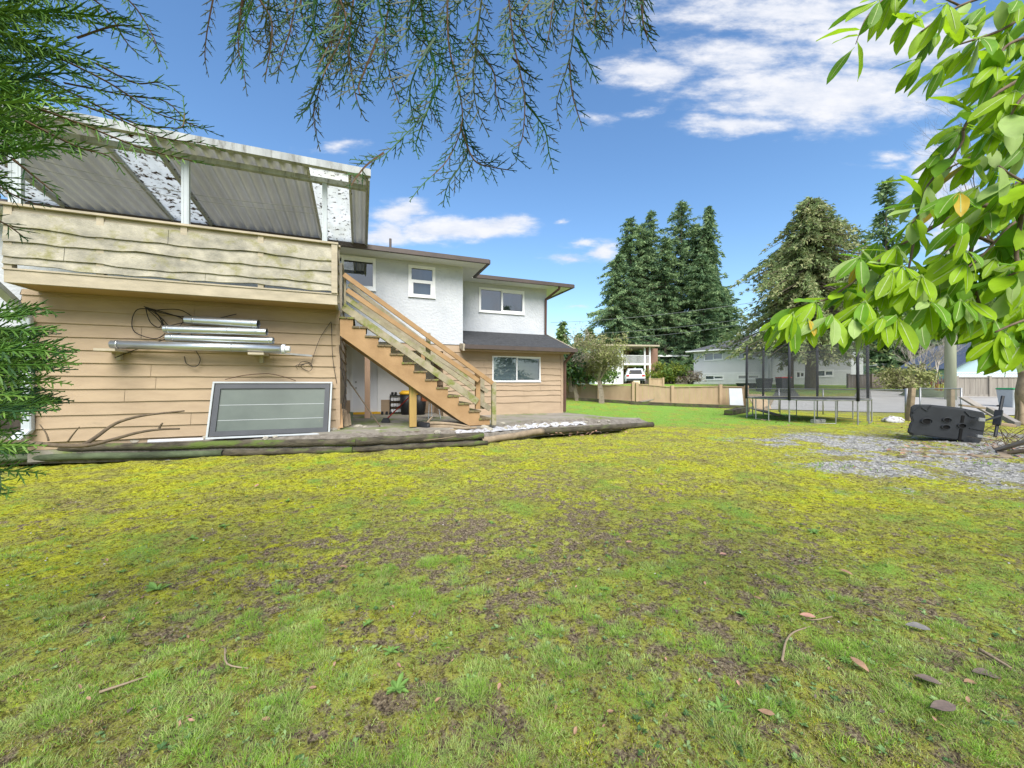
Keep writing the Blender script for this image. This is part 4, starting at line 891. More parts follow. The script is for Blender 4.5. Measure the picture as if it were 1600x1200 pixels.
# tangle of wires
def wiretube(name, lines, t_, r, m_, label, cat, group=None):
    mb = MB()
    for ln in lines:
        P = [Vector(p).to_3d() for p in [(q[0], q[1]) for q in ln]]; out = []
        k = len(P)
        for i in range(k-1):
            p0, p1, p2, p3 = P[max(i-1, 0)], P[i], P[i+1], P[min(i+2, k-1)]
            for j in range(5):
                u = j/5; out.append(.5*((2*p1)+(p2-p0)*u+(2*p0-5*p1+4*p2-p3)*u*u+(3*p1-p0-3*p2+p3)*u**3))
        out.append(P[-1]); W = []
        for i, v in enumerate(out):
            a, z = fac(v.x, v.y, t_); W.append(H(a, t_-.03*math.sin(i*.5), z))
        mb.tube(W, r, 4)
    return tag(mb.build(name, M[m_]), label, cat, group)
wiretube('wire_tangle', [[(225, 480), (240, 486), (250, 500), (257, 516)], [(228, 482), (245, 490), (256, 512)], [(230, 483), (214, 486), (205, 500), (212, 520), (240, 530), (258, 522)],
    [(230, 482), (260, 490), (285, 500), (275, 515), (255, 512)], [(228, 481), (236, 505), (248, 512), (256, 500)], [(232, 484), (262, 492), (300, 498)], [(240, 486), (280, 485), (300, 496)],
    [(226, 480), (246, 498), (258, 516)], [(230, 483), (248, 494), (262, 510)], [(256, 513), (290, 505), (330, 500), (370, 492)], [(300, 510), (302, 540), (312, 562), (306, 574), (290, 568), (288, 558)], [(180, 560), (220, 545), (258, 530), (300, 515)]],
    8.74, .008, 'wire', 'tangle of thin black wires hanging on the siding left of the ducts', 'wires')
wiretube('wire_coil', [[(466, 574), (472, 566), (484, 568), (488, 576), (482, 581), (470, 574), (480, 569), (487, 573)], [(486, 570), (500, 530), (517, 503)], [(465, 578), (463, 572), (475, 570)], [(518, 505), (520, 560), (526, 600)]], 8.76, .006, 'wire', 'small coil of grey wire hung near the wall corner', 'wire')
wiretube('rusty_rod', [[(352, 594), (385, 587), (420, 585), (448, 591), (462, 596)]], 8.7, .007, 'rustwire', 'thin bent rusty rod above the old window frame', 'rod')
wiretube('hanging_cable', [[(530, 540), (534, 580), (540, 610), (536, 650)], [(533, 560), (540, 600), (534, 640)], [(531, 575), (537, 590), (541, 630)]], 8.80, .008, 'wire', 'black cable strands hanging down the house corner', 'cable')
# leaning window frame
lw = empty('window_frame', H(-2.6, 8.5, .30), math.atan2(UY, UX), 'large old window in a grey aluminium frame leaning on the tan siding', 'window frame')
sl0, _ = fac(322, 680, 8.5); sr0, _ = fac(515.5, 677, 8.5)
zb_, zt_ = .30, 1.345
def lm(a, d, z):
    k = (z-zb_)/(zt_-zb_); return H(a+.03*k, 8.50+.27*k-d, z)
def ring(mb, a0, a1, z0, z1, f, d0, d1):
    mb.box(lm, a0, a1, d0, d1, z0, z0+f); mb.box(lm, a0, a1, d0, d1, z1-f, z1); mb.box(lm, a0, a0+f, d0, d1, z0+f, z1-f); mb.box(lm, a1-f, a1, d0, d1, z0+f, z1-f)
mb = MB(); ring(mb, sl0, sr0, zb_, zt_, .032, .045, -.02); mb.build('outer_frame', M['binpale'], lw, bevel=.004)
mb = MB(); ring(mb, sl0+.046, sr0-.046, zb_+.046, zt_-.046, .085, .03, -.02); mb.build('inner_frame', M['alu'], lw)
mb = MB(); mb.box(lm, sl0+.12, sr0-.12, .0, -.012, zb_+.12, zt_-.12); pn = mb.build('pane', M['frost'], lw)
mb = MB()
for z in (.62, .90): mb.box(lm, sl0+.14, sr0-.14, .004, .0005, z, z+.008)
mb.build('score_line', M['binpale'], lw)
# white poles on the ground
G_W = 'pale plastic pipes lying below the old window'
for (p, q, z, r, lb) in (((200, 686), (512, 675), .31, .035, 'pale pipe lying against the foot of the old window frame'), ((232, 691), (480, 681), .27, .035, 'second pale pipe lying just in front of the others'), ((172, 688), (300, 684), .26, .028, 'short pale pipe at the left of the others')):
    mb = MB(); mb.tube([gp(p[0], p[1], z), gp(q[0], q[1], z)], r, 12); o = mb.build('plastic_pipe', M['bwhite'], smooth=True); tag(o, lb, 'pipe', G_W)
mb = MB(); c = gp(454, 686, .24)
for i in range(6): mb.bar(c+Vector((-.17+.015*i, -.02*i, .0)), c+Vector((.2-.01*i, .07-.02*i, .02)), .018, .02)
tag(mb.build('rolled_blind', M['bwhite']), 'small bundle of white slats lying before the stones', 'slats')
mb = MB(); c = gp(515, 682, .25); mb.bar(c-Vector((.18, .05, 0)), c+Vector((.2, .06, .01)), .12, .06); tag(mb.build('mossy_block', M['loggreen'], bevel=.012), 'mossy green block beside the right corner of the old window frame', 'block')
# dead branch
def limb(mb, pts, r0, r1, n=8, mi=0, sub=4):
    P = [Vector(p) for p in pts]; out = []; k = len(P)
    for i in range(k-1):
        p0, p1, p2, p3 = P[max(i-1, 0)], P[i], P[i+1], P[min(i+2, k-1)]
        for j in range(sub):
            u = j/sub; out.append(.5*((2*p1)+(p2-p0)*u+(2*p0-5*p1+4*p2-p3)*u*u+(3*p1-p0-3*p2+p3)*u**3))
    out.append(P[-1]); m_ = len(out); mb.tube(out, [r0+(r1-r0)*i/(m_-1) for i in range(m_)], n, mi); return out
mb = MB(); Yb = 5.75
def bp_(l): return [at(a, b, Yb+c) for a, b, c in l]
limb(mb, bp_([(-60, 690, -.2), (30, 692, 0), (90, 697, 0), (135, 697, .1), (175, 688, .3), (215, 677, .5), (250, 672, .7), (281, 671, .9)]), .04, .014)
limb(mb, bp_([(130, 697, .1), (150, 684, .3), (180, 663, .5), (215, 652, .6), (250, 647, .7), (288, 643, .8)]), .032, .012)
limb(mb, bp_([(76, 690, 0), (72, 678, 0), (62, 664, 0)]), .012, .006); limb(mb, bp_([(106, 691, 0), (114, 680, 0), (124, 668, 0)]), .012, .007); limb(mb, bp_([(248, 672, .7), (251, 666, .7), (254, 662, .7)]), .02, .012)
tag(mb.build('dead_branch', M['deadwood'], smooth=True), 'long forked dead branch lying at the foot of the tan wall', 'branch')
# planks by the wall corner
G_PL = 'scrap planks leaning at the house corner'
for i, (x0, x1, y0, y1, m_) in enumerate([(530, 533, 632, 669, 'orange'), (535, 531, 640, 671, 'fence'), (538, 542, 642, 668, 'dirtwood'), (544, 546, 648, 666, 'dirtwood'), (549, 547, 645, 664, 'loggreen')]):
    mb = MB(); a, z = fac(x0, y0, 9.0+.2*i); b, z2 = fac(x1, y1, 8.9+.2*i); mb.bar(H(a, 9.0+.2*i, z), H(b, 8.8+.2*i, max(z2, .36)), .09, .025, up=(UY, -UX, 0))
    tag(mb.build('scrap_plank', M[m_]), ['orange plank leaning nearest the wall corner', 'tan plank leaning second from the wall corner', 'rotting plank in the middle of the corner pile', 'short rotting plank right of the middle of the corner pile', 'mossy green plank at the right of the corner pile'][i], 'plank', G_PL)

# ------------------------------------------------------------------ things under the stairs
def PP(px, py, z=ZP): return gp(px, py, z)
mb = MB(); mb.tube([at(543, 594, 8.7), gp(594, 667, ZP)], .014, 8); tag(mb.build('wooden_stick', M['deadwood']), 'long dark stick leaning on the house corner', 'stick')
br = empty('broom', gp(603, 661, ZP), 0, 'red handled broom leaning against the stair post', 'broom')
mb = MB(); mb.tube([gp(606, 659, ZP)+Vector((0, 0, .08)), at(640, 621, 9.5), at(661, 600, 9.6)], .016, 8); mb.build('handle', M['red'], br)
mb = MB(); c = gp(603, 661, ZP); mb.hexa([c+Vector(v) for v in ((-.12, -.04, 0), (.10, -.04, 0), (.10, .04, 0), (-.12, .04, 0), (-.06, -.02, .11), (.07, -.02, .11), (.07, .02, .11), (-.06, .02, .11))]); mb.build('brush_head', M['black'], br)
# shoe rack
c = gp(618, 647, ZP); sr = empty('shoe_rack', c, math.atan2(UY, UX), 'small black rack of stacked white shoes by the door wall', 'shoe rack')
def loc(c): return lambda a, d, z: Vector((c.x+a*UX-d*UY, c.y+a*UY+d*UX, c.z+z))
m_ = loc(c); mb = MB()
for a in (-.17, .17):
    for d in (-.1, .1): mb.box(m_, a-.012, a+.012, d-.012, d+.012, 0, .62)
for z in (.03, .21, .39, .57): mb.box(m_, -.17, .17, -.11, .11, z, z+.015)
mb.build('rack', M['black'], sr)
def shoe(mb, c, m_, a0, z0, s=1):
    pr = [(-.12, 0), (.12, 0), (.12, .10), (.03, .09), (-.02, .055), (-.12, .035)]
    for sgn in (1,):
        A = [m_(a0-.035, -p[0], z0+p[1]) for p in pr]; B = [m_(a0+.035, -p[0], z0+p[1]) for p in pr]; n = len(pr)
        mb.add(A+B, [(i, (i+1) % n, n+(i+1) % n, n+i) for i in range(n)]+[tuple(range(n)), tuple(range(2*n-1, n-1, -1))])
for z in (.045, .225, .405):
    for a in (-.11, -.03, .05, .125):
        mb = MB(); shoe(mb, c, m_, a, z); tag(mb.build('shoe', M['bwhite'], bevel=.008), 'white shoe on the black rack under the stairs', 'shoe', 'white shoes on the rack')
for a in (-.10, .0):
    mb = MB(); shoe(mb, c, m_, a, .585); tag(mb.build('shoe', M['black'], bevel=.008), 'black shoe on top of the small shoe rack', 'shoe', 'black shoes on the rack top')
for i, px in enumerate((597, 604, 610)):
    cc = gp(px, 648.5, ZP); mb = MB(); shoe(mb, cc, loc(cc), 0, 0); tag(mb.build('shoe', M['black'], bevel=.008), 'black shoe on the floor between door and rack', 'shoe', 'black shoes on the floor by the door')
# dark bins with yellow lids
for (px, lab) in ((636, 'black bin with a yellow lid left of the stair post'), (655, 'black bin with a yellow lid right of the stair post')):
    c = gp(px, 648.5, ZP); b_ = empty('storage_bin', c, 0, lab, 'bin'); mb = MB()
    mb.tube([c, c+Vector((0, 0, .3)), c+Vector((0, 0, .62))], [.17, .2, .215], 16); mb.build('bin_body', M['black'], b_, smooth=True)
    mb = MB(); mb.tube([c+Vector((0, 0, .62)), c+Vector((0, 0, .67)), c+Vector((0, 0, .74))], [.23, .24, .15], 16); mb.build('lid', M['yellow'], b_, smooth=True)
# drawer on stand
c = gp(673, 655, ZP); m_ = loc(c); dw = empty('drawer', c, math.atan2(UY, UX), 'red brown wooden drawer standing on thin metal legs under the stairs', 'drawer')
mb = MB(); mb.box(m_, -.25, .25, -.15, -.13, .48, .70); mb.box(m_, -.25, .25, .13, .15, .48, .70); mb.box(m_, -.25, -.23, -.13, .13, .48, .70); mb.box(m_, .23, .25, -.13, .13, .48, .70); mb.box(m_, -.23, .23, -.13, .13, .48, .50); mb.build('box', M['reddrawer'], dw, bevel=.004)
for (a, a2) in ((-.05, -.08), (.0, .02), (.17, .25)):
    mb = MB(); mb.tube([m_(a, -.08, .48), m_(a2, -.1, 0)], .011, 6); mb.build('leg', M['whitepost'], dw)
mb = MB(); mb.tube([m_(-.21, 0, .52), m_(-.21, 0, .88), m_(.0, 0, .92)], .05, 8); mb.box(m_, -.1, .18, -.1, .1, .51, .84); tag(mb.build('plastic_box', M['alu'], bevel=.02), 'grey blue plastic container sitting in the wooden drawer', 'container')
c = gp(694, 648, ZP)+Vector((0, 0, .6)); mb = MB(); mb.tube([c+Vector((-.07, 0, 0)), c+Vector((.06, 0, .02))], .07, 12); tag(mb.build('garden_hose', M['black'], smooth=True), 'dark roll of hose hanging right of the wooden drawer', 'hose')
# driftwood stump
c = gp(668, 668, .36); dw = empty('driftwood_root', c, 0, 'gnarled driftwood root lying at the foot of the stairs', 'driftwood'); mb = MB()
limb(mb, [at(662, 665, 8.55), at(675, 666, 8.5), at(700, 668, 8.45), at(725, 670, 8.4), at(745, 669, 8.4)], .075, .02); limb(mb, [at(668, 664, 8.5), at(680, 662, 8.45), at(712, 664, 8.45), at(735, 668, 8.4)], .05, .015)
limb(mb, [at(672, 668, 8.5), at(700, 672, 8.4), at(722, 674, 8.35)], .045, .012); limb(mb, [at(666, 664, 8.5), at(672, 656, 8.5), at(676, 652, 8.5)], .03, .012); mb.build('root', M['dirtwood'], dw, smooth=True)
mb = MB(); limb(mb, [at(655, 665, 8.6), at(664, 667, 8.5), at(672, 668, 8.45)], .09, .10, 9); mb.build('charred_stump', M['black'], dw, smooth=True)
mb = MB(); limb(mb, [gp(662, 689, .2), gp(690, 686, .24), gp(713, 682, .26)], .008, .004, 6); tag(mb.build('thin_stick', M['dirtwood']), 'thin pale stick lying on the thick edging log', 'stick')
mb = MB(); c = gp(738, 668, .3); mb.tube([c, c+Vector((0, 0, .13))], .05, 8); tag(mb.build('glass_jar', M['loggreen']), 'small pale jar standing before the last stair tread', 'jar')

# ------------------------------------------------------------------ fence, boards
def fence(name, P, hts, m_, label, cat='fence', board=.14, thick=.02, postat=None, cap=True):
    root = empty(name, P[0], 0, label, cat)
    for (a, b, h0, h1) in zip(P, P[1:], hts, hts[1:]):
        L_ = (b-a).length; n = max(1, int(L_/board)); d = (b-a)/L_; nrm = Vector((d.y, -d.x, 0)).normalized(); mb = MB()
        for i in range(n):
            p = a+d*(i*L_/n+.004); q = a+d*((i+1)*L_/n-.004); h = h0+(h1-h0)*(i+.5)/n-.05; o_ = nrm*(thick*(.5+.4*(i % 2)))
            mb.hexa([p, q, q+o_, p+o_, p+Vector((0, 0, h)), q+Vector((0, 0, h)), q+o_+Vector((0, 0, h)), p+o_+Vector((0, 0, h))])
        mb.build('board_panel', m_, root)
        mb = MB(); mb.hexa([a+Vector((0, 0, h0-.05))-nrm*.03, b+Vector((0, 0, h1-.05))-nrm*.03, b+Vector((0, 0, h1-.05))+nrm*.06, a+Vector((0, 0, h0-.05))+nrm*.06,
                            a+Vector((0, 0, h0-.01))-nrm*.03, b+Vector((0, 0, h1-.01))-nrm*.03, b+Vector((0, 0, h1-.01))+nrm*.06, a+Vector((0, 0, h0-.01))+nrm*.06])
        if cap: mb.build('top_rail', m_, root)
        mb = MB(); mb.hexa([a+nrm*.03, b+nrm*.03, b+nrm*.06, a+nrm*.06, a+nrm*.03+Vector((0, 0, .18)), b+nrm*.03+Vector((0, 0, .18)), b+nrm*.06+Vector((0, 0, .18)), a+nrm*.06+Vector((0, 0, .18))]); mb.build('base_rail', m_, root)
    for a, h in zip(P, hts):
        mb = MB(); mb.hexa([a+Vector((x, y, -.1)) for x, y in ((-.08, -.1), (.08, -.1), (.08, .06), (-.08, .06))]+[a+Vector((x, y, h+.06)) for x, y in ((-.08, -.1), (.08, -.1), (.08, .06), (-.08, .06))]); mb.build('post', m_, root)
    return root
def topz(p, py): return EYE+(CY-py)/FP*p.y-p.z
FP_ = [gt(885, 622), gt(905, 623), gt(935, 627), gt(989, 630.5)]; fence('timber_fence', FP_, [topz(p, y) for p, y in zip(FP_, (600, 597.5, 604, 599))], M['fence'], 'solid tan fence behind the bare tree, left of the leaning slab', board=1.2)
FP_ = [gt(995, 630.8), gt(1050, 632.5), gt(1125, 635), gt(1166, 637)]; fence('timber_fence', FP_, [topz(p, y) for p, y in zip(FP_, (600, 605, 603.5, 605))], M['fence'], 'tan board fence with upright boards between the bare tree and the trampoline', board=.28)
mb = MB()
for (a, b) in (((905, 627), (990, 632.5)), ((985, 632.8), (1060, 636)), ((1055, 636), (1165, 640))):
    p = gt(*a); q = gt(*b); mb.bar(p+Vector((0, 0, .08)), q+Vector((0, 0, .08)), .18, .18)
tag(mb.build('timber_edging', M['log']), 'dark rotting timbers along the foot of the tan fence', 'edging')
mb = MB(); c = gt(1019, 629.5); mb.bar(c+Vector((-1.0, -.35, .05)), c+Vector((.65, -.1, .34)), .9, .06); tag(mb.build('concrete_slab', M['concrete']), 'grey slab tipped against the foot of the tan fence', 'slab')
mb = MB(); c = gt(1152, 639); mb.hexa([c+Vector(v) for v in ((-.42, -.1, 0), (.28, -.1, 0), (.28, -.06, 0), (-.42, -.06, 0), (-.28, .25, 1.02), (.38, .25, 1.02), (.38, .29, 1.02), (-.28, .29, 1.02))]); tag(mb.build('white_board', M['binpale']), 'white panel leaning on the tan fence left of the trampoline', 'board')
mb = MB(); mb.bar(gt(1137, 650)+Vector((0, 0, .1)), gt(1166, 645)+Vector((0, 0, .12)), .3, .22); tag(mb.build('railway_sleeper', M['log'], bevel=.02), 'short dark rotting sleeper left of the trampoline leg', 'timber')
mb = MB(); a = gt(1180, 641); b = gt(1206, 641); mb.hexa([a, b, b+Vector((0, .05, 0)), a+Vector((0, .05, 0)), a+Vector((0, .6, .75)), b+Vector((0, .5, .75)), b+Vector((0, .55, .75)), a+Vector((0, .65, .75))]); tag(mb.build('plywood_panel', M['fence']), 'tan plywood panel leaning behind the trampoline legs', 'board')
mb = MB(); mb.bar(gt(1196, 645)+Vector((0, 0, .05)), gt(1208, 627)+Vector((0, 0, .15)), .12, .12); tag(mb.build('leaning_beam', M['dirtwood']), 'brown beam slanting up behind the trampoline', 'beam')
mb = MB(); mb.bar(gt(1180, 648)+Vector((0, 0, .22)), gt(1218, 652)+Vector((0, 0, .05)), .30, .04); tag(mb.build('loose_board', M['dirtwood']), 'pale board lying under the left of the trampoline', 'board')

# ------------------------------------------------------------------ trampoline
tc_ = Vector((10.7, 14.05, 0)); RR = 1.8; tr = empty('trampoline', tc_, 0, 'round trampoline with a black net enclosure on foam covered poles', 'trampoline')
def tp(an, z, r=RR): return tc_+Vector((math.cos(R(an))*r, math.sin(R(an))*r, z))
mb = MB(); mb.tube([tp(i*7.5, .78) for i in range(49)], .025, 8, cap=False); mb.build('frame_ring', M['steel'], tr, smooth=True)
mb = MB(); mb.add([tp(i*10, .775, RR*.90) for i in range(36)]+[tp(i*10, .765, RR*.90) for i in range(36)], [tuple(range(36)), tuple(range(71, 35, -1))]); mb.build('jumping_mat', M['tmat'], tr)
mb = MB()
for i in range(72): mb.tube([tp(i*5, .775, RR*.9), tp(i*5, .78, RR*.985)], .006, 3)
mb.build('springs', M['steel'], tr)
mb = MB(); mb.add([tp(i*10, z, r_) for z, r_ in ((.79, RR*.9), (.80, RR*1.02)) for i in range(36)], [(i, (i+1) % 36, 36+(i+1) % 36, 36+i) for i in range(36)]); mb.build('edge_pad', M['rail'], tr)
angs = [100, 40, 340, 280, 220, 160]
for a in angs:
    mb = MB(); mb.tube([tp(a, 0, RR+.04), tp(a, .9, RR+.04)], .022, 8); lg = mb.build('leg', M['steel'], tr)
    mb = MB(); mb.tube([tp(a, .75, RR+.05), tp(a, 2.72, RR+.03)], .042, 10); mb.tube([tp(a, 2.72, RR+.03), tp(a, 2.78, RR+.03)], .03, 8); mb.build('pole', M['padsleeve'], tr, smooth=True)
for a in (250, 310, 10, 70, 130, 190):
    mb = MB(); mb.tube([tp(a-9, .76), tp(a-9, .03), tp(a+9, .03), tp(a+9, .76)], .02, 6); mb.build('leg', M['steel'], tr)
mb = MB(); ns = 72; vs = []
for j, z in enumerate((.78, 1.4, 2.0, 2.62)):
    for i in range(ns):
        a = i*5; near_ = min(abs((a-b+180) % 360-180) for b in angs); sag = near_/30
        vs.append(tp(a, z-(.09*sag if j == 3 else 0), RR*(1-.045*sag*(1 if 0 < j else 0))))
mb.add(vs, [(j*ns+i, j*ns+(i+1) % ns, (j+1)*ns+(i+1) % ns, (j+1)*ns+i) for j in range(3) for i in range(ns)]); mb.build('safety_net', M['net'], tr)
mb = MB(); mb.tube([Vector(v) for v in vs[3*ns:]]+[Vector(vs[3*ns])], .012, 5, cap=False); mb.build('net_rope', M['padsleeve'], tr)
mb = MB(); c = gp(1278, 662, 0)
for i in range(2): mb.box(loc(c), -.26+i*.28, -.0+i*.28, -.09, .09, 0, .13)
tag(mb.build('concrete_block', M['steel'], bevel=.02), 'grey concrete block lying in front of the trampoline', 'block')

# ------------------------------------------------------------------ chain link fence, gate, posts
def chain(name, p, q, h, label, cat, postr=.025, posts=(0, 1), rails=True, bottom=False):
    d = (q-p).normalized(); root = empty(name, p, math.atan2(d.y, d.x), label, cat)
    mb = MB(); mb.tube([p+Vector((0, 0, h)), q+Vector((0, 0, h))], .02, 8)
    if bottom: mb.tube([p+Vector((0, 0, .1)), q+Vector((0, 0, .1))], .02, 8)
    mb.build('rail', M['steel'], root)
    for k in posts: mb = MB(); c = p.lerp(q, k); mb.tube([c, c+Vector((0, 0, h+.03))], postr, 10); mb.build('post', M['steel'], root, smooth=True)
    mb = MB(); mb.add([p+Vector((0, 0, .06)), q+Vector((0, 0, .06)), q+Vector((0, 0, h)), p+Vector((0, 0, h))], [(0, 1, 2, 3)]); mb.build('mesh', M['chain'], root)
    return root
p = gt(1168, 641); q = gp(1417, 656.5); q.z = 0; hh_ = 1.3-9.5/600*q.y
chain('chain_link_fence', Vector((p.x, p.y, 0)), q, hh_, 'low chain link fence running behind the trampoline to the driveway', 'fence', posts=(.25, .55))
mb = MB(); mb.tube([q, q+Vector((0, 0, hh_+.06))], .06, 12); tag(mb.build('gate_post', M['steel'], smooth=True), 'thick galvanised gate post left of the black plastic base', 'post')
p = gp(1438, 660); q = gp(1502, 664); 
g_ = chain('gate', p, q, 1.3-7/600*p.y, 'small galvanised chain link gate standing behind the black plastic base', 'gate', posts=(0, 1), bottom=True)
for (x0, x1, ya, Y, m_, lb) in ((1425, 1436, 607, 13.5, 'dirtwood', 'leaning brown wooden post beside the steel gate post'), (1486, 1499, 608, 13.6, 'dirtwood', 'old square wooden post behind the gate')):
    p = at(x0, ya, Y); q = at(x0+7, ya, Y); mb = MB(); k = .25 if x0 < 1450 else 0
    mb.hexa([Vector((p.x-k*.4, Y, 0)), Vector((q.x-k*.4, Y, 0)), Vector((q.x-k*.4, Y+.15, 0)), Vector((p.x-k*.4, Y+.15, 0)), p, q, q+Vector((0, .15, 0)), p+Vector((0, .15, 0))]); tag(mb.build('wooden_post', M[m_], bevel=.01), lb, 'post')
c = gt(1485, 626); mb = MB(); mb.tube([c-Vector((0, 0, .3)), c+Vector((0, 0, 5)), c+Vector((0, 0, 9.5))], [.27, .24, .2], 16); tag(mb.build('utility_pole', M['pole'], smooth=True), 'thick greenish wooden utility pole beyond the gate', 'pole')

# ------------------------------------------------------------------ black plastic base lying on its side
bx = empty('basketball_hoop_base', gp(1478, 694), 0, 'black plastic hoop base with round holes lying on its side by the gate', 'hoop base')
YF = 8.55
outl = [(1417, 676), (1421, 662), (1424, 659), (1421, 650), (1423, 636), (1430, 632.5), (1452, 633), (1500, 638), (1525, 643), (1536, 645), (1539, 652), (1538, 668), (1535, 682), (1531, 692.5), (1520, 694), (1506, 692), (1500, 689), (1450, 683), (1440, 681), (1424, 682)]
def fw(px, py): return YF-(px-1478)/122*.45+.0*(py)
Fp = [at(x, y, fw(x, y)) for x, y in outl]
n = len(Fp); off = Vector((.60, .52, .0)); ctr = sum(Fp, Vector())/n
Bp = [ctr+(v-ctr)*.90+off for v in Fp]; Fi = [ctr+(v-ctr)*.975-Vector((0, .03, 0)) for v in Fp]
mb = MB(); mb.add(Fi+Fp+Bp, [tuple(range(n))]+[(i, (i+1) % n, n+(i+1) % n, n+i) for i in range(n)]+[(n+i, n+(i+1) % n, 2*n+(i+1) % n, 2*n+i) for i in range(n)]+[tuple(range(3*n-1, 2*n-1, -1))])
mb.build('tank', M['hoop'], bx, bevel=.012)
ndir = Vector((-.26, -1, 0)).normalized()
def disc(px, py, rx, rz, name, m_, lift=.05, ring_=False):
    c = at(px, py, fw(px, py)) + ndir*lift; e = Vector((.965, -.25, 0)); mb = MB(); k = 24
    if ring_:
        vs = [c+e*math.cos(2*math.pi*i/k)*rx*q+Vector((0, 0, 1))*math.sin(2*math.pi*i/k)*rz*q+ndir*(.025 if q > .7 and q < 1.2 else 0) for q in (1.25, 1.1, .95) for i in range(k)]
        mb.add(vs, [(j*k+i, j*k+(i+1) % k, (j+1)*k+(i+1) % k, (j+1)*k+i) for j in range(2) for i in range(k)])
    else: mb.tube([c-ndir*.04, c], .001, 3); mb = MB(); vs = [c+e*math.cos(2*math.pi*i/k)*rx+Vector((0, 0, 1))*math.sin(2*math.pi*i/k)*rz for i in range(k)]; mb.add(vs+[v-ndir*.03 for v in vs], [tuple(range(k))]+[(i, (i+1) % k, k+(i+1) % k, k+i) for i in range(k)])
    return mb.build(name, m_, bx)
for (px, py, a, b) in ((1446, 659, .095, .062), (1477.5, 657, .073, .046), (1475.5, 668, .073, .046), (1500.5, 666, .068, .046)): disc(px, py, a, b, 'hole', M['hole'], .036); disc(px, py, a, b, 'hole_rim', M['hoop'], .034, True)
mb = MB()
for (x0, y0, x1, y1) in ((1503, 650, 1501, 661), (1500, 671, 1497, 690)): mb.bar(at(x0, y0, fw(x0, 0))+ndir*.03, at(x1, y1, fw(x1, 0))+ndir*.03, .05, .02, up=ndir)
mb.build('slot', M['hole'], bx)
for (x0, y0, x1, y1, w_) in ((1424, 646, 1437, 637, .05), (1438, 637, 1447, 643, .04), (1447, 643, 1453, 635, .04), (1506, 643, 1514, 651, .05), (1514, 651, 1536, 653, .05), (1419, 674, 1428, 677, .06), (1502, 690, 1528, 692, .06), (1512, 670, 1536, 674, .012)):
    mb = MB(); mb.bar(at(x0, y0, fw(x0, 0))+ndir*.03, at(x1, y1, fw(x1, 0))+ndir*.03, w_, .035, up=ndir); mb.build('rib', M['hoop'], bx, bevel=.008)
mb = MB(); mb.bar(at(1524, 682, 8.25), at(1534, 683, 8.22), .10, .06); mb.bar(at(1526, 656, 8.25), at(1537, 657, 8.22), .10, .08); mb.build('wheel_mount', M['steel'], bx, bevel=.01)
mb = MB(); mb.tube([at(1536, 659, 8.6), at(1562, 651, 8.7)], .022, 8); mb.tube([at(1555, 683, 8.7), at(1567, 620, 8.9)], .03, 8); mb.bar(at(1557, 665, 8.75), at(1561, 642, 8.8), .12, .05); mb.build('bracket_arm', M['black'], bx)

# bag, debris on the right
def blob(name, c, sx_, sy_, sz_, m_, label, cat, seed=1, group=None, amp=.25):
    rg = random.Random(seed); bm = bmesh.new(); bmesh.ops.create_icosphere(bm, subdivisions=3, radius=1)
    for v in bm.verts:
        k = 1+amp*(math.sin(v.co.x*5+seed)*math.cos(v.co.y*6+seed*2)+.5*math.sin(v.co.z*9+v.co.x*7))*.5+rg.uniform(-.03, .03); v.co = Vector((v.co.x*sx_*k, v.co.y*sy_*k, max(-.3, v.co.z)*sz_*k))
    me = bpy.data.meshes.new(name); bm.to_mesh(me); bm.free(); me.materials.append(M[m_]); me.polygons.foreach_set('use_smooth', [True]*len(me.polygons))
    o = bpy.data.objects.new(name, me); col.objects.link(o); o.location = c; return tag(o, label, cat, group)
blob('plastic_bag', gp(1396, 661)+Vector((0, 0, .05)), .34, .2, .16, 'plastic_sheet', 'crumpled white plastic bag on the ground left of the black base', 'bag', 3)
G_D = 'old boards dumped at the right edge'
bl = [((1505, 622, 12.0), (1562, 655, 11.2), .30, .05, 'greyfence', 'long grey plank slanting down behind the black base'),
      ((1500, 634, 11.5), (1548, 640, 11.2), .2, .05, 'dirtwood', 'brown plank lying behind the black base'),
      ((1555, 662, 9.6), (1585, 666, 9.4), .3, .06, 'fence', 'tan board lying right of the black pole'),
      ((1545, 640, 10.5), (1590, 664, 9.6), .12, .12, 'greyfence', 'weathered beam slanting behind the black pole'),
      ((1560, 706, 7.3), (1640, 680, 6.6), .16, .05, 'greyfence', 'pale grey board at the right edge in front of the dead leaves'),
      ((1580, 712, 7.0), (1640, 700, 6.5), .16, .05, 'dirtwood', 'lower rotting board at the right edge')]
for i, (a, b, w_, h_, m_, lb) in enumerate(bl):
    p = at(*a); q = at(*b); p.z = max(p.z, .05); q.z = max(q.z, .04); mb = MB(); mb.bar(p, q, w_, h_); tag(mb.build('old_board', M[m_], bevel=.005), lb, 'board', G_D)
mb = MB(); mb.bar(gp(1405, 707), gp(1575, 718), .09, .07); tag(mb.build('half_buried_timber', M['dirtwood'], bevel=.01), 'long half buried timber edging in the gravel before the black base', 'timber')
mb = MB(); mb.bar(gp(1558, 700), gp(1574, 718), .14, .05); tag(mb.build('short_board', M['dirtwood'], bevel=.005), 'short weathered board at the end of the half buried timber', 'board')
mb = MB()
for i in range(70):
    c = gp(rnd.uniform(1535, 1640), rnd.uniform(668, 712)); a = rnd.uniform(0, 6.28); L_ = rnd.uniform(.25, .8); d = Vector((math.cos(a), math.sin(a)*.6, rnd.uniform(0, .8))).normalized()
    limb(mb, [c, c+d*L_*.5+Vector((0, 0, rnd.uniform(-.03, .06))), c+d*L_+Vector((rnd.uniform(-.08, .08), 0, rnd.uniform(-.05, .03)))], rnd.uniform(.004, .011), .002, 4, sub=2)
tag(mb.build('brush_pile', M['deadwood']), 'tangled pile of dead twigs beside the stump at the right edge', 'brush pile', kind='stuff')
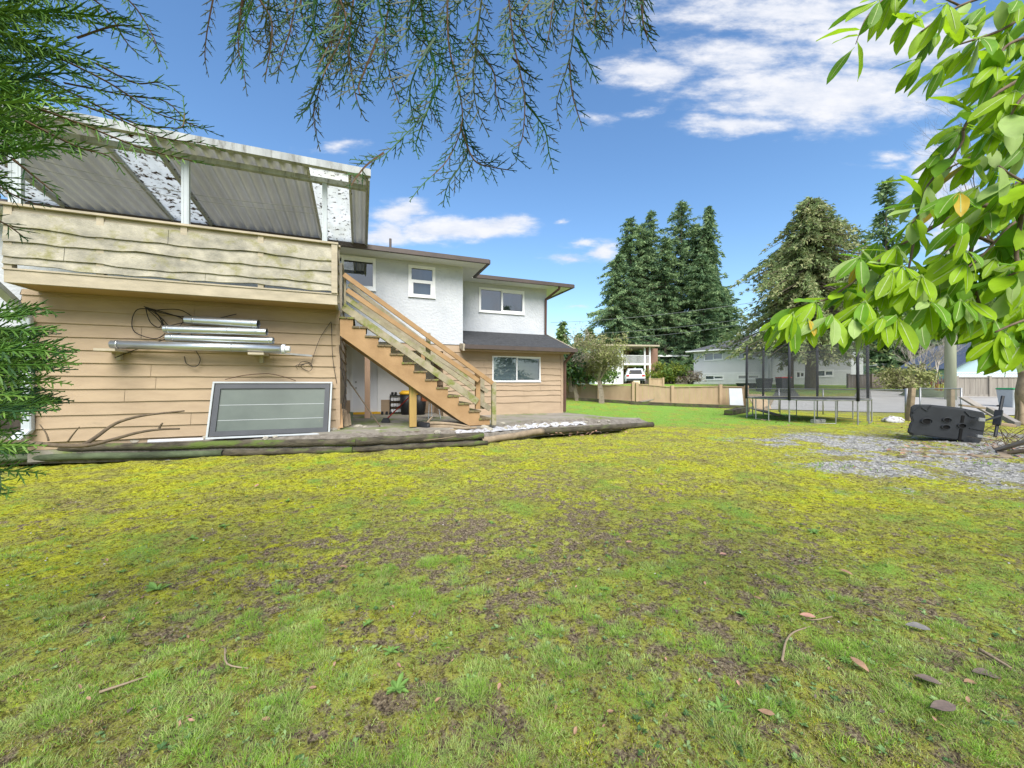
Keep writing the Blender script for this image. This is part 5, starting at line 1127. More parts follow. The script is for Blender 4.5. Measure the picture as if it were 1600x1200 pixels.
# thick weathered stump post, right edge
c = gp(1604, 665); mb = MB(); limb(mb, [c-Vector((0, 0, .1)), c+Vector((.03, 0, .5)), c+Vector((-.02, 0, 1.0)), c+Vector((.06, .0, 1.5)), c+Vector((.02, 0, 1.75))], .26, .2, 14); limb(mb, [c+Vector((-.3, -.1, 0)), c+Vector((-.22, -.05, .5)), c+Vector((-.18, 0, .85))], .07, .05, 8)
tag(mb.build('tree_stump', M['dirtwood'], smooth=True), 'tall pale broken tree stump at the right edge', 'stump')
def wheelie(c, m_, lid, label, h=1.05, s=.3, group=None, rz=0):
    b_ = empty('wheelie_bin', c, rz, label, 'bin', group); mb = MB(); cc = Vector(c)
    def q(k, z): return [cc+Vector((x*s*k, y*s*k, z)) for x, y in ((-1, -1), (1, -1), (1, 1), (-1, 1))]
    mb.hexa(q(.78, .06)+q(1, h*.92)); mb.build('bin_body', M[m_], b_, bevel=.02)
    mb = MB(); mb.hexa(q(1.08, h*.925)+q(1.0, h)); mb.build('lid', M[lid], b_, bevel=.02)
    for x in (-1, 1): mb = MB(); mb.tube([cc+Vector((x*s*.8, s*.75, .1)), cc+Vector((x*s*.95, s*.75, .1))], .1, 12); mb.build('wheel', M['black'], b_)
    return b_
wheelie(gp(1580, 640, 0)+Vector((0, 0, 0)), 'binpale', 'greenlid', 'pale grey bin with a green lid at the right edge', 1.1, .36)
wheelie(gt(1224, 615), 'bindark', 'red', 'dark bin with a red lid seen through the trampoline net', 1.15, .36)
wheelie(gt(1194, 613), 'bindark', 'bindark', 'dark bin left of the red lidded one', 1.0, .4)
mb = MB(); c = gt(1167, 607.5); mb.tube([c, c+Vector((0, 0, .4))], [.6, .8], 14); tag(mb.build('planter', M['bindark']), 'dark tub behind the fence at the trampoline corner', 'planter')

# ------------------------------------------------------------------ neighbours' houses
class PL:
    def __init__(s, A, B): s.o = Vector((A.x, A.y, 0)); d = Vector((B.x-A.x, B.y-A.y, 0)); s.L = d.length; s.u = d.normalized(); s.n = Vector((s.u.y, -s.u.x, 0))
    def m(s, a, d, z): p = s.o+s.u*a+s.n*d; return Vector((p.x, p.y, z))
    def uv(s, px, py):
        r = Vector(((px-CX)/FP, 1)); den = r.x*s.n.x+r.y*s.n.y; k = (s.o.x*s.n.x+s.o.y*s.n.y)/den
        P = Vector((r.x*k, k)); return (P-Vector((s.o.x, s.o.y))).dot(Vector((s.u.x, s.u.y))), EYE+(CY-py)/FP*k
Aw = Vector(((1084-800)/600*44, 44, 0)); Bw = Vector(((1330-800)/600*34, 34, 0)); pe = PL(Aw, Bw)
he = empty('house', (Aw+Bw)/2+Vector((0, 0, 1.1)), math.atan2(pe.u.y, pe.u.x), 'pale grey bungalow with a grey hip roof behind the trampoline', 'house')
ZS = 2.55
def wr(x0, y0, x1, y1):
    a0, _ = pe.uv(x0, 590); a1, _ = pe.uv(x1, 590); xm = (x0+x1)/2; return (a0, a1, pe.uv(xm, y1)[1], pe.uv(xm, y0)[1])
we = [wr(1100, 551, 1130, 564.5), wr(1152, 549.5, 1187, 562), wr(1101, 587, 1131, 595), wr(1152, 586, 1187, 594), wr(1243, 581, 1258, 592), wr(1276, 578.5, 1303, 590)]
mb = MB(); plainwall(mb, pe.m, 0, pe.L, ZS, 5.05, we, .2); mb.build('upper_wall', M['lav'], he)
mb = MB(); plainwall(mb, pe.m, 0, pe.L, 1.0, ZS, we, .16); lapwall(mb, pe.m, 0, pe.L, frange(1.2, ZS, .2), we, lip=.026); mb.build('siding', M['sidingw'], he)
mb = MB(); mb.box(pe.m, -.02, .2, -.21, -9, 1.0, 5.05); mb.box(pe.m, pe.L-.2, pe.L, -.21, -9, 1, 5.05); mb.box(pe.m, 0, pe.L, -9, -9.2, 1, 5.05); mb.build('upper_wall', M['lav'], he)
for k_, q in enumerate(we): window(he, pe.m, *q, frame=.12, back='blind' if k_ != 4 else 'window_backing', glass='glass')
mb = MB(); c = [pe.m(-.6, .6, 5.02), pe.m(pe.L+.6, .6, 5.02), pe.m(pe.L+.6, -9.8, 5.02), pe.m(-.6, -9.8, 5.02), pe.m(4.4, -4.6, 6.9), pe.m(pe.L-4.4, -4.6, 6.9)]
mb.add(c, [(0, 1, 5, 4), (1, 2, 5), (2, 3, 4, 5), (3, 0, 4), (0, 3, 2, 1)]); mb.build('roof', M['greyroof'], he)
mb = MB(); mb.box(pe.m, -.62, pe.L+.62, .68, .58, 4.93, 5.06); mb.box(pe.m, -.70, -.6, .6, -9.8, 4.93, 5.06); mb.build('gutter', M['white'], he)
a0, _ = pe.uv(1207, 600); mb = MB(); mb.box(pe.m, a0, a0+1.0, .06, 0, 1.7, 3.8); do = mb.build('door', M['door'], he); mb = MB(); mb.box(pe.m, a0-.25, a0-.05, .5, .3, 1.2, 4.95); mb.build('porch_post', M['binpale'], he)
# white house with carport
Y0 = 50; Af = Vector(((930-800)/600*Y0, Y0, 0)); Bf = Vector(((1016-800)/600*(Y0+1), Y0+1, 0)); pf = PL(Af, Bf)
hf = empty('house', (Af+Bf)/2+Vector((0, 0, 1.2)), math.atan2(pf.u.y, pf.u.x), 'white house with a balcony above its open carport, left of the big conifers', 'house')
def fv(x, y): return pf.uv(x, y)
a0 = fv(972, 600)[0]; a1 = fv(1016, 600)[0]; zt = fv(990, 541)[1]; zbal = fv(990, 570)[1]; zrail = fv(990, 556)[1]; zbase = 1.2
wf = [(fv(950, 0)[0], fv(960, 0)[0], fv(955, 566)[1], fv(955, 553)[1]), (fv(953, 0)[0], fv(961, 0)[0], fv(955, 583)[1], fv(955, 577)[1]), (fv(957, 0)[0], fv(968, 0)[0], fv(960, 594)[1], fv(960, 588)[1])]
mb = MB(); plainwall(mb, pf.m, 0, a0, zbase, zt-.2, wf, .2); mb.box(pf.m, 0, .2, -.2, -9, zbase, zt-.2); mb.build('wall', M['white'], hf)
mb = MB(); mb.box(pf.m, a0, a1, -5, -5.2, zbase, zt-.2); mb.box(pf.m, a0-.1, a0+.02, -.2, -5, zbase, zt-.2); mb.build('carport_back_wall', M['brickred'], hf)
for q in wf: window(hf, pf.m, *q, frame=.08, back='window_backing')
mb = MB(); mb.box(pf.m, -.6, a1+.9, .8, -6, zt-.15, zt+.05); mb.build('roof', M['cream'], hf)
mb = MB(); mb.box(pf.m, a0-.1, a1+.1, .05, -5, zbal-.12, zbal+.12); mb.build('balcony_floor', M['white'], hf)
mb = MB(); mb.box(pf.m, a0, a1, .04, .0, zrail-.06, zrail)
for i in range(26): mb.box(pf.m, a0+i*(a1-a0)/25-.025, a0+i*(a1-a0)/25+.025, .03, 0, zbal, zrail-.05)
mb.build('balcony_railing', M['white'], hf)
for a in (a0+.05, (a0+a1)/2+1.2, a1-.05): mb = MB(); mb.box(pf.m, a-.09, a+.09, .04, -.14, zbase, zt-.16); mb.build('post', M['white'], hf)
mb = MB(); mb.box(pf.m, a1+.1, a1+1.6, -1, -2.2, zbase, zt+.1-.35); mb.build('chimney', M['brickred'], hf)
# low dark house
Y0 = 58; Ag = Vector(((1018-800)/600*Y0, Y0, 0)); Bg = Vector(((1098-800)/600*Y0, Y0+.5, 0)); pg = PL(Ag, Bg)
hg = empty('house', (Ag+Bg)/2+Vector((0, 0, 1.28)), 0, 'low dark grey house with a white eave behind the wooden gate fence', 'house')
zt = pg.uv(1050, 559)[1]; wg = [(pg.uv(1053, 0)[0], pg.uv(1064, 0)[0], pg.uv(1058, 577)[1], pg.uv(1058, 562)[1])]
mb = MB(); plainwall(mb, pg.m, 0, pg.L, 1.2, zt, wg, .2); mb.build('wall', M['window_backing'], hg)
for q in wg: window(hg, pg.m, *q, frame=.12, back='dark')
mb = MB(); mb.box(pg.m, -.8, pg.L+.8, 1, -6, zt, zt+.25); mb.build('roof', M['white'], hg)
# blue house & grey fences right
Ab = Vector(((1494-800)/600*38, 38, 0)); Bb = Vector(((1650-800)/600*36, 36, 0)); pb = PL(Ab, Bb)
hb = empty('house', (Ab+Bb)/2+Vector((0, 0, .2)), math.atan2(pb.u.y, pb.u.x), 'pale blue gabled house behind the lattice topped fence', 'house')
zr = pb.uv(1560, 542)[1]; z0 = pb.uv(1495, 577)[1]
mb = MB(); mb.add([pb.m(0, 0, .1), pb.m(pb.L, 0, .1), pb.m(pb.L, 0, z0), pb.m(pb.L*.5, 0, zr+.55), pb.m(0, 0, z0)]+[pb.m(0, -8, .1), pb.m(pb.L, -8, .1), pb.m(pb.L, -8, z0), pb.m(pb.L*.5, -8, zr+.55), pb.m(0, -8, z0)],
                  [(0, 1, 2, 3, 4), (9, 8, 7, 6, 5), (0, 4, 9, 5), (1, 6, 7, 2), (4, 3, 8, 9), (3, 2, 7, 8)]); mb.build('wall', M['blueh'], hb)
mb = MB(); e = .5
for (a, z, a2, z2) in ((-e, z0-.12, pb.L*.5, zr+.62), (pb.L+e, z0-.12, pb.L*.5, zr+.62)):
    mb.hexa([pb.m(a, e, z), pb.m(a2, e, z2), pb.m(a2, -8.4, z2), pb.m(a, -8.4, z), pb.m(a, e, z+.16), pb.m(a2, e, z2+.16), pb.m(a2, -8.4, z2+.16), pb.m(a, -8.4, z+.16)])
mb.build('roof', mat('blue_grey_roof', (.10, .13, .20), (.07, .09, .14)), hb)
FPr = [gt(1494, 621), gt(1545, 621.5), gt(1610, 622.5)]
fr_ = fence('timber_fence', FPr, [topz(p, 590) for p in FPr], M['greyfence'], 'grey board fence with a lattice top beside the utility pole', board=.15)
mb = MB()
for a, b in zip(FPr, FPr[1:]):
    L_ = (b-a).length; d = (b-a)/L_; n = int(L_/.16); h = topz(a, 590); h2 = topz(a, 583)
    for i in range(n):
        for sg in (0, 1): p = a+d*(i*.16+(0 if sg else .3)); q = a+d*(i*.16+(.3 if sg else 0)); mb.bar(p+Vector((0, 0, h)), q+Vector((0, 0, h2)), .02, .02)
    mb.bar(a+Vector((0, 0, h2)), b+Vector((0, 0, h2)), .08, .05)
mb.build('lattice', M['white'], fr_)
FPm = [gt(1325, 607), gt(1362, 608), gt(1420, 607.5)]
fence('timber_fence', FPm, [topz(p, 586) for p in FPm], M['darkfence'], 'brown upright slat fence seen through the right of the net', board=.3)
FPk = [onG(19.6, 43.5), onG(12.2, 41)]
FPk = [onG(15.2, 44), onG(20.9, 45)]; fence('timber_fence', FPk, [topz(p, y) for p, y in zip(FPk, (592, 575))], M['darkfence'], 'tall weathered slat fence touching the left corner of the grey bungalow', board=.25)
mb = MB(); c = onG(8.35, 42); FPq = [gt(1015, 604), gt(1036, 604)]; fence('timber_fence', FPq, [topz(p, 592) for p in FPq], M['fence'], 'short tan fence beside the parked car', board=.2)
Ac = Vector(((1355-800)/600*52, 52, 0)); Bc = Vector(((1405-800)/600*52, 52, 0)); pc = PL(Ac, Bc); hc = empty('house', (Ac+Bc)/2+Vector((0, 0, 1.28)), 0, 'small blue grey garage with a pale roof far behind the right of the net', 'house')
mb = MB(); mb.box(pc.m, 0, pc.L, 0, -6, 1.2, pc.uv(1370, 573)[1]); mb.build('wall', M['blueh'], hc); mb = MB(); z_ = pc.uv(1370, 573)[1]; mb.box(pc.m, -.5, pc.L+.5, .5, -6.5, z_, z_+.35); mb.box(pc.m, 0, 3, -2, -5, z_+.35, z_+1); mb.build('roof', M['white'], hc)

# parked car (seen from behind)
cc = gt(992, 602.5); cc = onG((991-800)/600*41.5, 41.5); carr = empty('parked_car', cc, R(-14), 'white hatchback parked in the carport of the white house', 'car')
cm_ = Matrix.Translation(cc) @ Matrix.Rotation(R(-14), 4, 'Z')
def cp(x, y, z): return cm_ @ Vector((x, y, z))
prof = [(-2.15, .35), (-2.2, .75), (-2.1, 1.0), (-1.85, 1.45), (-1.55, 1.62), (0, 1.66), (.6, 1.5), (1.3, 1.02), (2.1, .85), (2.2, .4)]
mb = MB(); secs = []
for (x, k, zk) in ((-.92, 0, 0), (-.90, 1, 0), (-.70, 1, 1), (.70, 1, 1), (.90, 1, 0), (.92, 0, 0)): secs.append([cp(x if z < 1.0 or zk else x, y*(1 if zk else .99), z if (zk or z < 1.03) else 1.03) for (y, z) in prof])
n = len(prof)
for a, b in zip(secs, secs[1:]): mb.add(a+b, [(i, (i+1) % n, n+(i+1) % n, n+i) for i in range(n)])
mb.add(secs[0], [tuple(range(n))]); mb.add(secs[-1], [tuple(range(n))]); mb.build('body', M['car'], carr)
mb = MB(); mb.add([cp(-.66, -2.13, 1.06), cp(.66, -2.13, 1.06), cp(.58, -1.86, 1.47), cp(-.58, -1.86, 1.47)], [(0, 1, 2, 3)]); mb.build('rear_window', M['black'], carr)
for sg in (-1, 1):
    mb = MB(); mb.add([cp(sg*.885, -1.6, 1.06), cp(sg*.885, .95, 1.06), cp(sg*.74, .45, 1.5), cp(sg*.74, -1.5, 1.55)], [(0, 1, 2, 3)]); mb.build('side_window', M['black'], carr)
    mb = MB(); mb.hexa([cp(sg*.62, -2.23, .80), cp(sg*.9, -2.23, .80), cp(sg*.9, -2.08, .80), cp(sg*.62, -2.08, .80), cp(sg*.62, -2.2, .98), cp(sg*.9, -2.2, .98), cp(sg*.9, -2.05, .98), cp(sg*.62, -2.05, .98)]); mb.build('tail_light', M['tail'], carr)
    for y in (-1.35, 1.35): mb = MB(); mb.tube([cp(sg*.72, y, .33), cp(sg*.94, y, .33)], .34, 18); wh = mb.build('wheel', M['black'], carr); mb = MB(); mb.tube([cp(sg*.93, y, .33), cp(sg*.95, y, .33)], .2, 12); mb.build('rim', M['steel'], wh)
mb = MB(); mb.hexa([cp(-.88, -2.27, .36), cp(.88, -2.27, .36), cp(.88, -2.1, .36), cp(-.88, -2.1, .36), cp(-.88, -2.27, .58), cp(.88, -2.27, .58), cp(.88, -2.1, .58), cp(-.88, -2.1, .58)]); mb.build('bumper', M['bindark'], carr)

# ------------------------------------------------------------------ trees and shrubs
def leaftris(C, size, D=None, wid=.35, n_per=1):
    C = np.repeat(np.asarray(C), n_per, 0); n = len(C); d = nr.normal(0, 1, (n, 3))
    if D is not None: d = d*.45+np.repeat(np.asarray(D), n_per, 0)
    d /= np.linalg.norm(d, axis=1, keepdims=True); s = np.cross(d, nr.normal(0, 1, (n, 3))); s /= np.linalg.norm(s, axis=1, keepdims=True)
    L_ = size*nr.uniform(.6, 1.4, (n, 1)); return np.stack([C-s*L_*wid*.5, C+s*L_*wid*.5, C+d*L_], 1)
def conifer(base, h, rad, label, seed, mats=CON, nb=260, droop=.25, size=.5, crown0=.08, prof=.75, upsw=0., group=None, name='conifer_tree', trunk_r=.35, per=9, cl=5, gaps=0.0, skirt=False):
    rg = np.random.RandomState(seed); root = empty(name, base, 0, label, 'tree', group); b = Vector(base)
    mb = MB(); mb.tube([b-Vector((0, 0, .3)), b+Vector((rg.uniform(-.1, .1), 0, h*.5)), b+Vector((rg.uniform(-.15, .15), 0, h*.98))], [trunk_r, trunk_r*.6, .04], 10)
    mb.build('trunk', M['bark'], root, smooth=True)
    C = []; D = []; MI = []; segs = []
    for i in range(nb):
        f = crown0+(1-crown0)*(i+rg.rand())/nb; an = rg.uniform(0, 2*math.pi); lob = 1+.25*math.sin(an*3+seed)+.3*math.sin(f*19+seed*1.7+an*2)
        r_ = rad*((1-(f-crown0)/(1-crown0))**prof)*lob*rg.uniform(.35, 1.2)*(min(1, (f-crown0)*4.5+.30) if skirt else 1)+.25
        if rg.rand() < gaps*(1-f): continue
        z0 = h*f; p0 = np.array([b.x, b.y, b.z+z0]); dirn = np.array([math.cos(an), math.sin(an), 0]); tipz = upsw*r_-droop*r_
        segs.append((*p0, *(p0+dirn*r_*.9+np.array([0, 0, tipz*.9])), .05+.004*r_, .015, 0))
        tone = rg.rand()
        k = max(2, int(cl*r_/rad*2))
        for j in range(k):
            u = (j+.6)/k; c = p0+dirn*r_*u+np.array([0, 0, tipz*u*u])
            m_ = per
            cc_ = c+rg.normal(0, 1, (m_, 3))*np.array([.28, .28, .20])*size*1.3
            C.append(cc_); D.append(np.tile(dirn*.8+np.array([0, 0, -.25-.5*droop]), (m_, 1)))
            q = rg.rand(m_)*.5+tone*.6+.15*(u-.5); MI.append(np.where(q > .68, 2, np.where(q > .33, 0, 1)))
    C = np.concatenate(C); D = np.concatenate(D); MI = np.concatenate(MI)
    trimesh('crown', leaftris(C, size, D, .42), MI, mats, root)
    segmesh('branches', segs, [M['bark']], root); return root
G_C = 'tall dark conifers behind the houses'
def base_at(px, Y): return onG((px-CX)/FP*Y, Y)
def hh(py, Y, b): return EYE+(CY-py)/FP*Y-b.z
for (px, py, Y, rad, kw, lb) in ((985, 343, 62, 6.2, dict(gaps=.35, droop=.2, prof=.55, seed=1), 'broad dark conifer at the left of the tall group'), (1018, 332, 66, 5.2, dict(droop=.1, prof=.65, seed=2, gaps=.3), 'second conifer from the left of the tall group'),
        (1064, 318, 62, 6.6, dict(droop=.05, prof=.55, seed=3, gaps=.4, upsw=.1), 'highest conifer in the middle of the tall group'), (1107, 324, 60, 3.0, dict(droop=.9, prof=.55, seed=4, gaps=.45), 'narrow drooping conifer at the right of the tall group'),
        (1040, 372, 60, 5.6, dict(gaps=.2, droop=.2, prof=.75, seed=5), 'lower full conifer in front of the middle of the tall group'), (1098, 400, 57, 4.6, dict(gaps=.2, droop=.1, prof=.6, seed=6), 'shorter bluish conifer at the lower right of the tall group'), (965, 400, 60, 5.8, dict(gaps=.2, droop=.25, prof=.75, seed=16), 'low spreading conifer at the lower left of the tall group'),
        (1003, 352, 64, 5.5, dict(droop=.2, prof=.5, seed=61, gaps=.3), 'conifer filling the gap between the two left spires of the tall group'), (1086, 352, 64, 5.0, dict(droop=.15, prof=.5, seed=62, gaps=.35), 'conifer filling the gap left of the drooping one in the tall group'), (1128, 452, 60, 4.0, dict(droop=.1, prof=.5, seed=63, gaps=.4, upsw=.1), 'shortest ragged conifer at the right edge of the tall group')):
    b = base_at(px, Y); conifer(b, hh(py, Y, b), rad, lb, nb=380, size=.42, group=G_C, crown0=.12, per=11, cl=7, **kw)
b = base_at(1268, 30); conifer(b, hh(310, 30, b), 6.0, 'large olive cedar with a thick trunk in front of the grey bungalow', 8, OLV, nb=720, droop=.42, size=.27, crown0=.2, prof=.52, name='cedar_tree', trunk_r=.48, per=13, cl=8, gaps=.2, skirt=True)
b = base_at(1236, 31); conifer(b, hh(372, 31, b), 2.8, 'smaller olive cedar joined to the left of the large one', 18, OLV, nb=300, droop=.5, size=.27, crown0=.3, prof=.6, name='cedar_tree', trunk_r=.2, per=9, cl=5)
b = base_at(1385, 60); conifer(b, hh(283, 60, b), 6.6, 'sparse tall spruce rising behind the leafy branch', 9, nb=170, droop=.05, size=.8, upsw=.15, prof=.8, gaps=.5, per=9, name='spruce_tree')
for i, (px, py, Y, rd) in enumerate(((1400, 478, 52, 5), (1450, 455, 54, 6), (1510, 440, 50, 6), (1570, 455, 48, 6), (1620, 430, 50, 6), (1348, 500, 60, 4))):
    b = base_at(px, Y); conifer(b, hh(py, Y, b), rd, ['dark evergreen just right of the net behind the bare tree', 'dark evergreen behind the bare shrub tree', 'dark evergreen above the utility pole', 'dark evergreen behind the blue house', 'dark evergreen at the right edge', 'dark evergreen behind the slat fence'][i], 30+i, CON, nb=200, size=.8, crown0=.03, prof=.45, group='dark evergreens behind the lane', per=8, cl=6)
for i, (px, py, Y) in enumerate(((880, 505, 75), (905, 524, 80), (922, 515, 78))):
    b = base_at(px, Y); conifer(b, hh(py, Y, b), 2.6, ['far green conifer just right of the house corner', 'small far conifer in the middle behind the bare tree', 'slim far conifer behind the top of the bare tree'][i], 50+i, [SHR[0], CON[0], CON[2]], nb=120, size=.7, crown0=.05, group='far conifers beside the house')
for i, (x, y, h_, r_) in enumerate(((34, -62, 24, 6), (48, -58, 22, 6), (14, -75, 25, 6.5), (66, -60, 24, 7))):
    conifer(Vector((x, y, 0)), h_, r_, 'tall conifer standing behind the photographer, mirrored in the window panes', 70+i, nb=150, size=.9, crown0=.08, prof=.7, group='conifers behind the photographer', per=6, cl=4)
def shrub(name, c, sx_, sy_, sz_, label, mats, n=1400, size=.12, seed=0, stems=5, group=None, cat='shrub'):
    rg = np.random.RandomState(seed+100); c = Vector(c); root = empty(name, c, 0, label, cat, group)
    mb = MB()
    for i in range(stems): a = rg.uniform(0, 6.28); limb(mb, [c+Vector((math.cos(a)*.05*sx_, math.sin(a)*.05*sy_, -.05)), c+Vector((math.cos(a)*.3*sx_, math.sin(a)*.3*sy_, sz_*.5)), c+Vector((math.cos(a)*.6*sx_, math.sin(a)*.6*sy_, sz_*.85))], .035*sz_, .008, 5)
    mb.build('stems', M['bark'], root)
    k = 26; cen = rg.normal(0, 1, (k, 3)); cen /= np.linalg.norm(cen, axis=1, keepdims=True); cen *= rg.uniform(.35, .85, (k, 1)); tone = rg.rand(k)
    idx = rg.randint(0, k, n); P = cen[idx]+rg.normal(0, .16, (n, 3)); P[:, 2] = np.abs(P[:, 2]*.5+.5)
    P = P*np.array([sx_, sy_, sz_])+np.array(c); q = tone[idx]*.7+rg.rand(n)*.4
    trimesh('foliage', leaftris(P, size, None, .55), np.where(q > .75, 2, np.where(q > .35, 0, 1)), mats, root); return root
def baretree(name, base, h, label, seed, mt, cat='tree', levels=5, spread=.55, r0=.12, leaf=None, leafn=0, leafsize=.1, trunkf=.25, stems=1, lean=0, mats=None, up=.15, ratio=.74):
    rg = random.Random(seed); root = empty(name, base, 0, label, cat); segs = []; tips = []
    def grow(p, d, L_, r_, lv):
        q = p; k = 3
        for i in range(k):
            d2 = (d+Vector((rg.uniform(-.13, .13), rg.uniform(-.13, .13), rg.uniform(-.05, .12)))).normalized(); n_ = q+d2*L_/k
            ra = r_*(1-.3*i/k); rb = r_*(1-.3*(i+1)/k); segs.append((*q, *n_, ra, rb, 0)); q = n_; d = d2
            if lv >= 2 and rg.random() < .7: tips.append(q)
            if lv > 0 and i < k-1 and rg.random() < .55: br_(q, d, L_, rb, lv)
        if lv < levels:
            for _ in range(rg.choice((2, 3))): br_(q, d, L_, r_*.72, lv)
        else: tips.append(q)
    def br_(q, d, L_, r_, lv):
        if lv >= levels: return
        ax = Vector((rg.uniform(-1, 1), rg.uniform(-1, 1), rg.uniform(-.3, .3))); nd = (d+ax*spread+Vector((0, 0, up))).normalized()
        grow(q, nd, L_*ratio*rg.uniform(.75, 1.1), r_*.62, lv+1)
    b = Vector(base)
    for s_ in range(stems):
        d = Vector((rg.uniform(-.5, .5)*(stems > 1)+lean, rg.uniform(-.4, .4)*(stems > 1), 1)).normalized(); grow(b+Vector((rg.uniform(-.1, .1)*stems, 0, -.05)), d, h*trunkf, r0, 0)
    segmesh('branches', segs, [mt], root)
    if leafn:
        T = np.array([tuple(t) for t in tips]); rr = np.random.RandomState(seed); idx = rr.randint(0, len(T), leafn); P = T[idx]+rr.normal(0, 1, (leafn, 3))*.12*h*.25
        q = rr.rand(leafn)*.5+(np.sin(P[:, 0]*1.3)+np.sin(P[:, 2]*2.1+1))*.15+.25; trimesh('foliage', leaftris(P, leafsize, None, .3), np.where(q > .62, 2, np.where(q > .3, 0, 1)), mats or OLT, root)
    return root
b = gt(940, 631); M['twig'] = mat('twig_bark', (.26, .22, .17), (.16, .135, .10), 8, .9); M['twigw'] = mat('pale_twig_bark', (.46, .42, .38), (.30, .27, .24), 8, .9)
baretree('bare_tree', b, hh(508, b.y, b), 'spreading twiggy budding tree in front of the tan fence', 3, M['twig'], levels=5, spread=1.5, r0=.19, leafn=9000, leafsize=.15, trunkf=.30, up=.10, ratio=.80)
b = gt(899, 627); baretree('bare_tree', b, hh(528, b.y, b), 'greyish leafless tree close to the house corner', 12, M['twig'], levels=5, spread=1.1, r0=.11, leafn=5200, leafsize=.14, trunkf=.28, stems=2, ratio=.78, mats=[OLT[1], OLT[0], OLT[1]])
shrub('rhododendron_bush', gt(893, 627)+Vector((0, 0, .6)), 1.3, 1.2, 3.0, 'dark green bush behind the house corner', [SHR[1], CON[1], SHR[0]], 2200, .22, 1)
shrub('rhododendron_bush', gt(915, 620)+Vector((.2, .6, .9)), 1.7, 1.2, 2.6, 'dark leafy bush between the two bare trees', [SHR[1], SHR[0], SHR[0]], 2200, .22, 2)
shrub('garden_shrub', onG((1040-800)/600*42, 42), 2.2, 1.6, 2.4, 'lime green shrub right of the parked car', [SHR[2], SHR[0], SHR[2]], 2400, .25, 3); shrub('garden_shrub', onG((1053-800)/600*42, 42), 2.0, 1.4, 2.4, 'dark round shrub left of the tall slat fence', [SHR[0], SHR[1], SHR[2]], 2200, .25, 4)
shrub('garden_shrub', onG((942-800)/600*41, 41), 1.8, 1.4, 1.9, 'green shrub before the wall of the white house', [SHR[0], SHR[1], SHR[0]], 1600, .25, 5); shrub('garden_shrub', onG((1075-800)/600*42, 41.5), 1.8, 1.0, 1.6, 'reddish brown shrub before the tall slat fence', [OLT[1], M['rustwire'], OLT[1]], 1500, .2, 6)
b = gt(1447, 612); baretree('bare_tree', b, 6.3, 'pale leafless shrub tree left of the utility pole', 21, M['twigw'], levels=5, spread=.75, r0=.10, trunkf=.24, stems=4, ratio=.76, up=.1)
shrub('garden_shrub', gt(1420, 613), 2.3, 1.4, 2.1, 'olive sprawling shrub at the foot of the pale bare tree', [OLT[2], OLT[0], OLT[2]], 2600, .2, 7, 9)
M['redstem'] = mat('red_stems', (.25, .075, .05), (.16, .06, .04)); mb = MB(); c = gt(1467, 612)
for i in range(70): a = rnd.uniform(0, 6.28); mb.tube([c+Vector((math.cos(a)*.5, math.sin(a)*.3, 0)), c+Vector((math.cos(a)*1.0+rnd.uniform(-.1, .1), math.sin(a)*.6, rnd.uniform(.7, 1.3)))], .014, 4)
tag(mb.build('dogwood_shrub', M['redstem']), 'clump of bare red stems left of the utility pole', 'shrub')
mb = MB(); c = gt(1462, 622); blob('grass_mound', c+Vector((0, .5, 0)), 1.6, .8, .5, 'loggreen', 'low green mound at the foot of the utility pole', 'mound', 5); bpy.data.objects[-1] if False else None
# bushes in the gap left of the house
shrub('garden_shrub', H(-7.6, 10.0, 0), 1.3, 1.2, 3.2, 'dense bush beyond the left corner of the house', [SHR[0], SHR[1], OLT[2]], 3000, .14, 11, 8)
fl = [H(-8.6, 9.2, 0), H(-5.8, 12.4, 0)]; fence('timber_fence', fl, [1.5, 1.5], M['greyfence'], 'grey fence beyond the left end of the house', board=.15)
# power lines
G_L = 'overhead cables crossing before the conifers'
for i, (a, b, sag, lb) in enumerate((((860, 505, 50), (1260, 460, 36), .5, 'upper overhead cable crossing the conifers'), ((930, 522, 50), (1250, 487, 34), .3, 'middle overhead cable crossing the conifers'), ((960, 530, 50), (1250, 492, 33), .35, 'lowest overhead cable crossing the conifers'))):
    p = at(*a); q = at(*b); mb = MB(); mb.tube([p.lerp(q, k/20)-Vector((0, 0, sag*4*(k/20)*(1-k/20))) for k in range(21)], .022, 4); tag(mb.build('overhead_cable', M['steel']), lb, 'cable', G_L)

